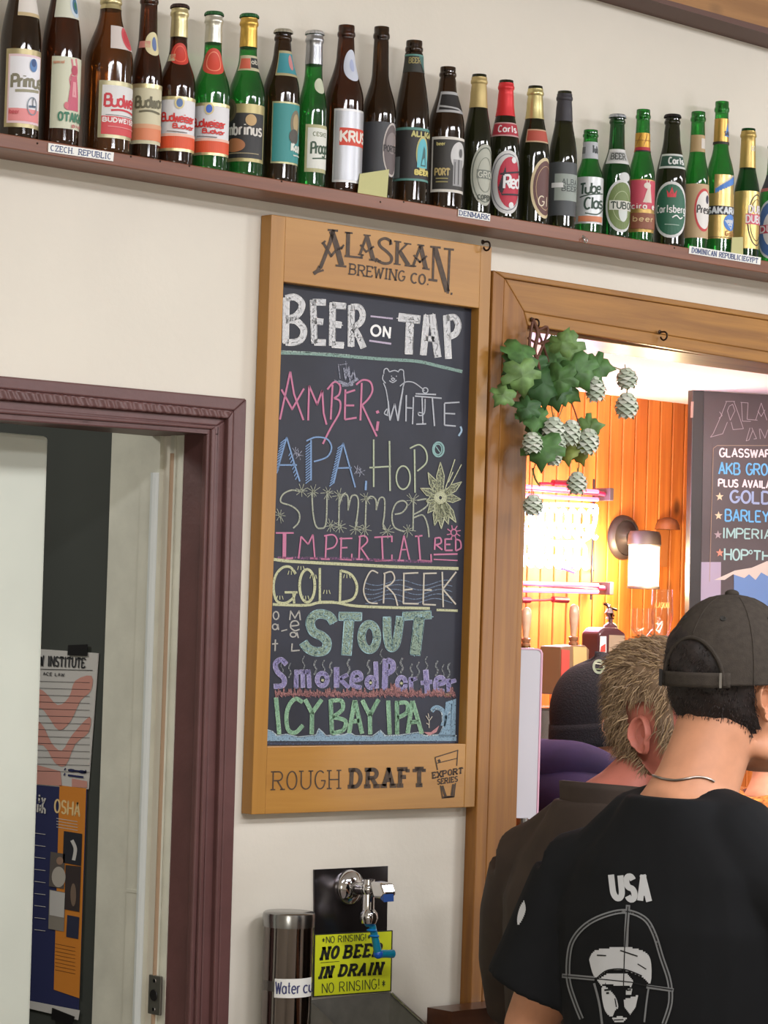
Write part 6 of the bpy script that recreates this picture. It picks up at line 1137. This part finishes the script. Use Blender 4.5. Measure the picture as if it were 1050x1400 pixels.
    e = MB()
    for s_ in (-1, 1): ear(e, s_, HM, skin, .9)
    for s_, A in zip((-1, 1), arms):
        wr = Vector((A[3], A[4], A[5])); el = Vector(A[:3]); hand(e, M @ wr, (M.to_3x3() @ (wr-el)), M.to_3x3() @ Vector((-s_*.9, .2, 0)), skin, s_)
    addmesh(ne, e); o = bpy.data.objects.new('body', ne); COL.objects.link(o); o.parent = root; o.matrix_parent_inverse = Matrix.Translation(-Vector(root.location))
    for s_ in (-1, 1):
        b = MB(); m0 = MB(); m0.ball((s_*.031, .082, .118), .011, .011, .011, mat((220, 216, 208), .2), 12, 8); m0.ball((s_*.031, .0905, .118), .0048, .0030, .0048, mat((60, 46, 36), .2), 10, 6); b.v = [HM @ v for v in m0.v]; b.f = m0.f; b.m = m0.m; b.mats = m0.mats; b.build('eye', root, True)
    return root, M, HM, S
def trousers(root, M, S, m, shoe):
    b = MB(); loft(b, [(0, 0, .84, .16, .115), (0, 0, .95, .175, .122), (0, .004, 1.02, .165, .115)], m, T=M)
    for s_ in (-1, 1): b.tube([M @ Vector(p) for p in ((s_*.088, 0, .90), (s_*.098, .005, .70), (s_*.10, .015, .48), (s_*.104, .0, .25), (s_*.105, -.01, .04))], [r_*S for r_ in (.092, .086, .072, .066, .066)], m, 20)
    ne = fuse(b, 'trousers', root, .010, m, 3); o = bpy.data.objects.new('trousers', ne); COL.objects.link(o); o.parent = root; o.matrix_parent_inverse = Matrix.Translation(-Vector(root.location))
    for s_ in (-1, 1):
        b = MB(); R_ = M; q = [(-.085, .036, .07), (-.04, .042, .085), (.03, .045, .07), (.10, .048, .045), (.155, .040, .035), (.18, .02, .022)]
        vs = []; n = 14
        for y, w_, h in q:
            for k_ in range(n):
                t = 2*math.pi*k_/n; zz = h*.5+h*.5*math.sin(t); vs.append(R_ @ Vector((s_*.105+w_*math.cos(t)*(1 if math.sin(t) < 0 else .85), y-.01, max(.001, zz))))
        b.add(vs, [[i_*n+k_, i_*n+(k_+1) % n, (i_+1)*n+(k_+1) % n, (i_+1)*n+k_] for i_ in range(len(q)-1) for k_ in range(n)]+[list(range(n)), [(len(q)-1)*n+k_ for k_ in range(n)][::-1]], shoe); b.build('shoe', root, True)
def garment(root, M, S, m, name, torso, arms, frac, sr, vox=.007, sm=3, yoke=.066, shoulder=.185, extra=None, z_sh=1.368):
    b = MB(); loft(b, torso, m, T=M, e=2.4)
    for s_ in (-1, 1): b.tube([M @ Vector(p) for p in ((s_*.028, -.026, 1.432), (s_*.075, -.022, 1.418), (s_*.135, -.017, z_sh+.022), (s_*(shoulder+.002), -.012, z_sh-.004))], [r_*S for r_ in (.062, .0645, yoke*.96, yoke)], m, 20)
    for s_, A in zip((-1, 1), arms):
        sh, el, wr = Vector((s_*(shoulder-.008), -.012, z_sh)), Vector(A[:3]), Vector(A[3:])
        if frac <= 1: b.tube([M @ sh.lerp(el, t*frac) for t in (0, .35, .7, 1)], [r_*S for r_ in (yoke, sr[0], sr[1], sr[2])], m, 24)
        else: b.tube([M @ p for p in (sh, sh.lerp(el, .35), sh.lerp(el, .75), el, el.lerp(wr, .3), el.lerp(wr, .7), el.lerp(wr, .97))], [r_*S for r_ in (yoke, sr[0], sr[1], sr[2], sr[2], sr[2]*.85, sr[2]*.72)], m, 22)
    if extra: extra(b)
    ne = fuse(b, name, root, vox, m, sm); o = bpy.data.objects.new(name, ne); COL.objects.link(o); o.parent = root; o.matrix_parent_inverse = Matrix.Translation(-Vector(root.location)); return o
def place(px, py, Z): return PZ(px, py, Z)
def hair_shell(root, HM, m, cond, infl, name='hair', nz=40, nph=72, rough=.0):
    b = MB()
    def f(u, v):
        z = .2315*v; phi = -math.pi+2*math.pi*u; return HM @ head_pt(z, phi, infl*(1+rough*math.sin(phi*17+z*90)*.5+rough*math.sin(phi*9-z*140)*.5)+.0015)
    b.grid(f, nph, nz, m, keep=lambda u, v: cond(.2315*v, -math.pi+2*math.pi*u)); return b

# ---- man in the cap and black T-shirt
Zc = 3.80; VD = YAW+math.atan((985-525)/F)
hp = PZ(1000, 900, Zc)
M_shirt = mat((24, 25, 27), .85, spec=.2, noise=.1, nscale=8, bump=.15, bscale=14, name='black_cotton')
sk1 = SKIN((206, 146, 112))
yawB = VD+R(38); yawH = VD+R(43)
arms1 = ((-.268, -.035, 1.13, -.25, .12, .96), (.25, .03, 1.13, .17, .22, .98))
nkp = PZ(958, 1070, Zc+.02)
p1, M1, HM1, S1 = person('man in a dark baseball cap and black T-shirt with USA on the back', (nkp.x, nkp.y), yawB, yawH, 1.470, sk1, headoff=(.012, .035, -.016), arms=arms1, neckr=1.0, shoulder=.185, hscale=.97, z_sh=1.335)
HM1c = HM1 @ Matrix.Rotation(R(9), 4, 'Z')
trousers(p1, M1, S1, mat((52, 58, 74), .85), mat((40, 38, 36), .6))
sh1 = garment(p1, M1, S1, M_shirt, 't_shirt', [(0, 0, .86, .19, .135), (0, 0, .95, .19, .135), (0, .004, 1.08, .190, .13), (0, .004, 1.2, .206, .134), (0, -.004, 1.30, .212, .130), (0, -.012, 1.375, .180, .112), (0, -.022, 1.43, .115, .092), (0, -.027, 1.472, .080, .078)], arms1, .76, (.079, .082, .086), vox=.006, yoke=.076, shoulder=.203, z_sh=1.338)
CAPM = mat((64, 58, 52), .9, spec=.15, noise=.08, nscale=120, bump=.2, bscale=500, name='dark_olive_twill')
M_hd = mat((34, 26, 24), .6, noise=.3, nscale=90, name='dark_hair'); M_hd2 = mat((48, 38, 34), .55)
cd1 = lambda z, phi: (abs(phi) > R(62) and z > .062+.045*max(0, (1-abs(abs(phi)-math.pi)/1.0))*0+ (.0 if abs(phi) > R(120) else .045)) 
def hc1(z, phi):
    a = abs(phi); 
    if a < R(66): return False
    lim = .050+.012*math.cos((math.pi-a)*3) if a > R(125) else (.050+(R(125)-a)*.075)
    if a < R(108) and z < .135 and a > R(82): return z > .138
    return z > lim
b = hair_shell(p1, HM1, M_hd, hc1, .004, rough=.5); strands(b, None, 2600, lambda z, ph: hc1(z+random.uniform(-.006, .008), ph) and z < .20, lambda p, n, ph: Vector((0, -.1, -1))+n*.12, .008, .0006, [M_hd, M_hd2], HM1, .0035)
b.build('hair', p1, True)
# cap: dome with an arched opening above the strap at the back
ZR = .128; 
def cap_pt(phi, t, infl=.010):
    infl -= .0035     # t 0 rim .. 1 crown
    z0 = ZR+.004*math.cos(phi); z = z0+(.2545-z0)*t; 
    _, y, a, b_ = crom(HEAD, min(.19, z)); a, b_ = .0815, .1025
    k_ = math.sqrt(max(0, 1-t**2.35)); y = -.004
    return Vector(((a+infl)*k_*math.sin(phi), y+(b_+infl)*k_*math.cos(phi), z))
def arch(phi, t):
    d = (math.pi-abs(phi)); return (d/R(34))**2+(max(0, t-.0)/.50)**2 < 1
b = MB(); NU, NV = 180, 44
b.grid(lambda u, v: HM1c @ cap_pt(-math.pi+2*math.pi*u, v), NU, NV, CAPM, keep=lambda u, v: not arch(-math.pi+2*math.pi*u, v))
cap_root = b.build('cap', p1, True); cap_root['label'] = 'dark olive baseball cap with an open arch and strap at the back'
sd = cap_root.modifiers.new('thickness', 'SOLIDIFY'); sd.thickness = .0025
b = MB(); ap = []
for i_ in range(33):
    a = math.pi*i_/32; d = R(34.5)*math.cos(a); t = .51*math.sin(a); ph = math.pi-d; ap.append(HM1c @ cap_pt(ph, t, .0115))
b.tube(ap, .0028, CAPM, 8); b.build('arch_binding', cap_root, True)
b = MB(); b.grid(lambda u, v: HM1c @ (cap_pt(math.pi-R(40)+R(80)*u, 0, .0125)+Vector((0, 0, -.003+.021*v))), 30, 4, CAPM); o = b.build('strap', cap_root, True); sd = o.modifiers.new('thickness', 'SOLIDIFY'); sd.thickness = .003; sd.offset = 1
b = MB(); b.grid(lambda u, v: HM1c @ (cap_pt(math.pi-R(31)+R(0)+R(-2)*u+R(0), 0, .0165)+Vector((0, 0, -.003+.021*v))), 2, 3, mat((110, 104, 94), .6)); b.grid(lambda u, v: HM1c @ (cap_pt(math.pi+R(30)+R(11)*u, 0, .0165)+Vector((0, 0, -.004+.024*v))), 6, 3, mat((44, 44, 48), .6)); b.build('strap_tab', cap_root, True)
b = MB()
for k_ in range(6):
    ph = R(60*k_+0); 
    if abs(ph-math.pi) < .1: seq = [x/20 for x in range(11, 21)]
    else: seq = [x/20 for x in range(0, 21)]
    b.tube([HM1c @ cap_pt(ph, t, .0106) for t in seq], .0009, CAPM, 6)
b.build('seam', cap_root, True)
b = MB(); m0 = MB(); m0.ball((0, -.004, .2545), .0105, .0105, .006, CAPM, 16, 8); b.v = [HM1c @ v for v in m0.v]; b.f = m0.f; b.m = m0.m; b.mats = m0.mats; b.build('top_button', cap_root, True)
for ph in (R(150), R(-150), R(90), R(-90), R(30), R(-30)):
    b = MB(); c_ = cap_pt(ph, .72, .0105); n_ = (cap_pt(ph, .72, .02)-cap_pt(ph, .72, .01)+Vector((0, 0, .006))).normalized(); b.lathe([(.0045, 0), (.0038, .0012), (.0018, .0008), (.0, -.0002)], HM1c @ c_, mat((40, 38, 34), .8), 14, HM1c.to_3x3() @ n_); b.build('eyelet', cap_root, True)
b = MB()
def brim(u, v):
    ph = R(-62)+R(124)*u; p = cap_pt(ph, 0, .010); q = Vector((p.x*.96, .185-.05*(abs(ph)/1.08)**2, ZR-.018-.02*(ph/1.08)**2)); return HM1c @ p.lerp(q, v)
b.grid(brim, 24, 8, CAPM); o = b.build('brim', cap_root, True); sd = o.modifiers.new('thickness', 'SOLIDIFY'); sd.thickness = .003
# print on the back, carried on to the cloth
def surf_of(o, off=.0012):
    me = o.data; me.calc_loop_triangles(); t = BVHTree.FromPolygons([v.co.copy() for v in me.vertices], [tuple(p.vertices) for p in me.polygons])
    def f(px, py):
        d = ray(px, py).normalized(); h = t.ray_cast(CAM, d)
        if h[0] is None: return None
        n = h[1] if h[1].dot(d) < 0 else -h[1]
        return h[0]+n*off
    return f
SB = surf_of(sh1); M_pt = mat((206, 208, 210), .7); M_ptg = mat((128, 130, 132), .7); M_bk = mat((22, 23, 25), .85)
i = Ink(SB, (740, 1170, .2952), 2.2)
i.text('USA', [(326, 88), (496, 102), (502, 212), (338, 196)], 28, M_pt, 0, gap=.55); i.build('lettering', sh1, 'white letters USA across the upper back')
i = Ink(SB, (740, 1170, .2952), 2.2)
rt_ = [(190, 755), (160, 680), (130, 580), (130, 470), (150, 390), (210, 320), (300, 275), (395, 258), (480, 290), (525, 360), (560, 470), (595, 580), (600, 680), (570, 779)]
i.st(rt_, 22, M_ptg, True); i.st(rt_, 8, M_bk, True)
for p, w in (([(405, 228), (398, 330), (395, 430)], 20), ([(100, 555), (250, 568)], 20), ([(490, 605), (615, 622)], 18)): i.st(p, w, M_ptg)
i.build('emblem_ring', sh1, 'grey sight ring and cross lines')
SB2 = surf_of(sh1, .0016); i = Ink(SB2, (740, 1170, .2952), 2.2)
i.st([(405, 235), (390, 420), (384, 610)], 5, M_bk); i.st([(105, 555), (250, 568), (420, 585), (500, 603), (612, 620)], 5, M_bk)
def shape(i, pts, m):           # filled outline on a curved surface, in narrow strips
    ys = [p[1] for p in pts]; y = min(ys); st_ = 7
    while y < max(ys):
        yc = y+st_/2; xs = []
        for a, c in zip(pts, pts[1:]+pts[:1]):
            if (a[1] <= yc) != (c[1] <= yc): xs.append(a[0]+(c[0]-a[0])*(yc-a[1])/(c[1]-a[1]))
        xs.sort()
        for x0, x1 in zip(xs[::2], xs[1::2]):
            n = max(1, int((x1-x0)/18))
            for q in range(n):
                a0, a1 = x0+(x1-x0)*q/n, x0+(x1-x0)*(q+1)/n; i.poly([(a0, y), (a1, y), (a1, y+st_+.3), (a0, y+st_+.3)], m)
        y += st_
i.build('cross_lines', sh1)
i = Ink(surf_of(sh1, .0013), (740, 1170, .2952), 2.2)
shape(i, smooth([(225, 480), (250, 440), (330, 425), (420, 425), (490, 450), (512, 500), (508, 590), (470, 560), (390, 530), (310, 530), (262, 566), (240, 540), (225, 480)], 3), M_pt)
shape(i, [(262, 575), (310, 545), (400, 545), (430, 580), (420, 605), (350, 600), (300, 590), (280, 600)], M_pt)
shape(i, smooth([(282, 610), (300, 605), (345, 650), (360, 700), (345, 715), (330, 745), (300, 720), (285, 660), (282, 610)], 3), M_pt); shape(i, [(385, 665), (452, 645), (440, 700), (415, 735), (388, 700)], M_pt); shape(i, [(330, 750), (370, 742), (400, 752), (380, 772), (345, 772)], M_pt); shape(i, [(395, 620), (425, 615), (420, 640), (395, 640)], M_pt)
i.st([(248, 590), (262, 640), (275, 700), (285, 779)], 10, M_ptg, True); i.st([(500, 610), (490, 680), (480, 770)], 8, M_ptg, True); i.build('emblem_face', sh1, 'white stencil of a face in a wrapped cap')
i = Ink(surf_of(sh1, .0018), (740, 1170, .2952), 2.2)
for p, w in (([(262, 460), (305, 462)], 6), ([(370, 438), (450, 465)], 6), ([(450, 500), (490, 525)], 5), ([(262, 566), (310, 530), (390, 526), (470, 556)], 6), ([(296, 622), (330, 618)], 9), ([(305, 636), (318, 634)], 9), ([(400, 622), (420, 620)], 7), ([(345, 660), (352, 700)], 5), ([(340, 760), (385, 758)], 5)): i.st(p, w, M_bk, len(p) > 2)
i.build('emblem_details', sh1, 'black lines in the stencil')
i = Ink(SB, (648, 900, .39), 2); shape(i, smooth([(178, 850), (184, 880), (172, 915), (156, 935), (155, 905), (165, 870), (178, 850)], 3), M_pt); i.build('sleeve_mark', sh1, 'small white mark on the left sleeve')
SBb = surf_of([c for c in p1.children if c.name.startswith('body')][0], .0016); b = MB(); ch = [(886, 1056), (892, 1060), (902, 1064), (912, 1066.5), (924, 1067.5), (936, 1066), (948, 1063.5), (958, 1063), (968, 1065), (976, 1069)]
pts = [SBb(*p) for p in resample(smooth(ch), 1.6)]; pts = [p for p in pts if p is not None]
if len(pts) > 3: b.tube(pts, .0017, mat((150, 140, 130), .3, .9), 8); b.build('necklace', p1, True)

# ---- blond man in a brown jacket, nearer the window
Zb = 4.35; VDb = YAW+math.atan((880-525)/F); sk2 = SKIN((196, 118, 100)); nk = PZ(850, 1085, Zb)
arms2 = ((-.255, .04, 1.13, -.17, .24, 1.05), (.255, .04, 1.13, .17, .24, 1.05))
p2, M2, HM2, S2 = person('blond short-haired man in a dark brown jacket standing at the serving window', (nk.x, nk.y), VDb+R(42), VDb+R(125), 1.425, sk2, headoff=(.064, .045, -.049), arms=arms2, shoulder=.19, hroll=0, hscale=1.08)
trousers(p2, M2, S2, mat((60, 60, 66), .85), mat((50, 40, 34), .6))
M_jk = mat((62, 50, 42), .8, noise=.08, nscale=20, bump=.2, bscale=18, name='brown_jacket_cloth')
jk = garment(p2, M2, S2, M_jk, 'jacket', [(0, 0, .80, .20, .145), (0, 0, .95, .20, .145), (0, .004, 1.10, .195, .14), (0, .0, 1.22, .205, .14), (0, -.004, 1.31, .205, .138), (0, -.012, 1.38, .17, .118), (0, -.022, 1.44, .11, .098), (0, -.024, 1.475, .088, .088)], arms2, 2, (.082, .076, .066), vox=.007, yoke=.074, shoulder=.19, z_sh=1.352)
b = MB(); secs = []
def coll(u, v):
    ph = R(-150)+R(300)*u+math.pi; r1 = .081+.004*v; return M2 @ Vector((r1*math.sin(ph), -.024+(r1*1.0)*math.cos(ph), 1.440+.066*v-.012*(1+math.cos(ph))*.5))
b.grid(coll, 36, 6, M_jk); o = b.build('collar', jk, True); sd = o.modifiers.new('thickness', 'SOLIDIFY'); sd.thickness = .006
b = MB(); b.grid(lambda u, v: M2 @ Vector(((.071)*math.sin(6.2832*u), -.024+.071*math.cos(6.2832*u), 1.43+.05*v)), 36, 4, mat((200, 206, 214), .8)); b.build('undershirt_collar', jk, True)
M_bl = [mat((164, 138, 108), .5, name='blond_hair'), mat((126, 102, 78), .5, name='blond_hair_shade'), mat((176, 148, 112), .5, name='blond_hair_light')]
def hc2(z, phi):
    a = abs(phi)
    if a < R(52): return z > .178
    if a < R(78): return z > (.15 if a < R(66) else .085)
    if a < R(108): return z > .142
    return z > .030+.02*math.cos((math.pi-a)*2.2)*-1
HM2h = HM2 @ Matrix.Translation((0, 0, .08)) @ Matrix.Diagonal((1, 1, 1.13, 1)) @ Matrix.Translation((0, 0, -.08))
b = hair_shell(p2, HM2h, M_bl[1], hc2, .007, rough=.5)
def fl(p, n, ph): return Vector((.25*math.sin(3*ph), -.75 if p.z > .17 else -.35, -.55 if p.z < .19 else .1))+n*(.16 if p.z > .16 else .06)
strands(b, None, 6500, lambda z, ph: hc2(z-.004, ph), fl, .022, .0009, M_bl, HM2h, .0085); b.build('hair', p2, True)

# ---- person in a dark beanie inside the bar
Zk = 5.85; VDk = YAW+math.atan((820-525)/F); nk = PZ(796, 1050, Zk); sk3 = SKIN((196, 140, 112))
arms3 = ((-.25, -.01, 1.12, -.23, .07, .88), (.25, -.01, 1.12, .23, .07, .88))
p3, M3, HM3, S3 = person('person in a dark knit beanie and purple hooded sweatshirt behind the blond man', (nk.x, nk.y), VDk+R(46), VDk+R(70), 1.368, sk3, headoff=(.0, .045, -.03), arms=arms3, hscale=1.06)
trousers(p3, M3, S3, mat((40, 42, 50), .85), mat((40, 36, 34), .6))
M_pur = mat((46, 31, 70), .9, noise=.12, nscale=14, bump=.2, bscale=20, name='purple_fleece')
hd = garment(p3, M3, S3, M_pur, 'hooded_sweatshirt', [(0, 0, .84, .20, .14), (0, 0, .96, .20, .14), (0, .004, 1.10, .195, .138), (0, 0, 1.22, .205, .138), (0, -.004, 1.32, .21, .134), (0, -.012, 1.40, .175, .116), (0, -.022, 1.45, .11, .095)], arms3, 2, (.08, .074, .064), vox=.009, yoke=.078)
b = MB(); b.tube(spl([M3 @ Vector(p) for p in ((-.085, .045, 1.45), (-.115, -.02, 1.50), (-.085, -.09, 1.525), (0, -.125, 1.52), (.085, -.09, 1.525), (.115, -.02, 1.50), (.085, .045, 1.45))]), splr([.022, .032, .042, .05, .042, .032, .022]), M_pur, 14)
b.tube(spl([M3 @ Vector(p) for p in ((-.10, .05, 1.41), (-.13, -.02, 1.435), (-.10, -.09, 1.455), (0, -.115, 1.46), (.10, -.09, 1.455), (.13, -.02, 1.435), (.10, .05, 1.41))]), splr([.03, .045, .055, .06, .055, .045, .03]), M_pur, 14); b.build('hood', hd, True)
M_bn = mat((22, 21, 27), .95, noise=.2, nscale=160, bump=.5, bscale=260, name='dark_knit')
b = MB(); HB = [(.078, .0), (.10, .004), (.13, .006), (.16, .004), (.19, -.004), (.215, -.014), (.238, -.022), (.252, -.026)]
def bean(u, v):
    q_ = max(0, (v-.34)/.66)*math.pi/2; ph = 2*math.pi*u; z = .070+.065*min(1, v/.34)+.117*math.sin(q_); k_ = math.cos(q_)**.85 if q_ < 1.5707 else 0 ; return HM3 @ Vector(((.0825)*k_*math.sin(ph), -.006-.014*v+(.105)*k_*math.cos(ph), z+.012*math.cos(ph)))
b.grid(bean, 60, 30, M_bn); bo = b.build('beanie', p3, True)
b = MB(); b.grid(lambda u, v: HM3 @ Vector(((.0865)*math.sin(6.2832*u), -.007+.109*math.cos(6.2832*u), .066+.05*v+.012*math.cos(6.2832*u))), 60, 4, M_bn); o = b.build('folded_cuff', bo, True); sd = o.modifiers.new('thickness', 'SOLIDIFY'); sd.thickness = .004
sB = surf_of(bo, .0015); i = Ink(sB, (690, 810, .1524), 2)
i.st(ring(845, 670, 46, 54), 22, mat((110, 124, 104), .7)); i.st([(810, 640), (880, 650)], 10, mat((150, 158, 140), .7)); i.st([(815, 690), (885, 695)], 10, mat((84, 110, 70), .7)); i.build('patch', bo, 'grey-green round patch')

# ---- fair-haired person at the right edge, in maroon with a patterned scarf
Zf = 6.3; VDf = YAW+math.atan((1050-525)/F); nk = PZ(1062, 1082, Zf); sk4 = SKIN((206, 152, 124))
arms4 = ((-.25, -.01, 1.12, -.23, .07, .88), (.25, -.01, 1.12, .23, .07, .88))
p4, M4, HM4, S4 = person('fair-haired person in maroon with an orange patterned scarf, just showing at the right edge', (nk.x, nk.y), VDf+R(38), VDf+R(60), 1.33, sk4, headoff=(0, .04, 0), arms=arms4)
trousers(p4, M4, S4, mat((44, 44, 52), .85), mat((50, 40, 36), .6))
M_mar = mat((92, 30, 42), .85, noise=.15, nscale=14, name='maroon_fleece')
mj = garment(p4, M4, S4, M_mar, 'jacket', [(0, 0, .84, .20, .14), (0, 0, .96, .20, .14), (0, .004, 1.10, .19, .135), (0, 0, 1.22, .20, .135), (0, -.004, 1.32, .20, .13), (0, -.012, 1.40, .17, .112), (0, -.022, 1.47, .10, .092)], arms4, 2, (.078, .072, .062), vox=.009, yoke=.074)
M_scf = mat((206, 92, 40), .8, noise=.75, nscale=70, name='orange_patterned_knit')
b = MB(); b.tube(spl([M4 @ Vector(p) for p in ((-.05, .07, 1.43), (-.10, 0, 1.445), (-.07, -.085, 1.445), (0, -.115, 1.43), (.07, -.085, 1.44), (.10, 0, 1.445), (.05, .07, 1.43))]), .036, M_scf, 14); b.build('scarf', p4, True)
def hc4(z, phi): return abs(phi) > R(60) if z < .17 else (abs(phi) > R(40) or z > .19)
M_f = [mat((188, 158, 116), .5), mat((156, 124, 86), .5), mat((206, 180, 140), .5)]
b = hair_shell(p4, HM4, M_f[1], hc4, .012, rough=.6); strands(b, None, 1500, hc4, lambda p, n, ph: Vector((0, -.3, -1))+n*.12, .07, .0016, M_f, HM4, .011); b.build('hair', p4, True)
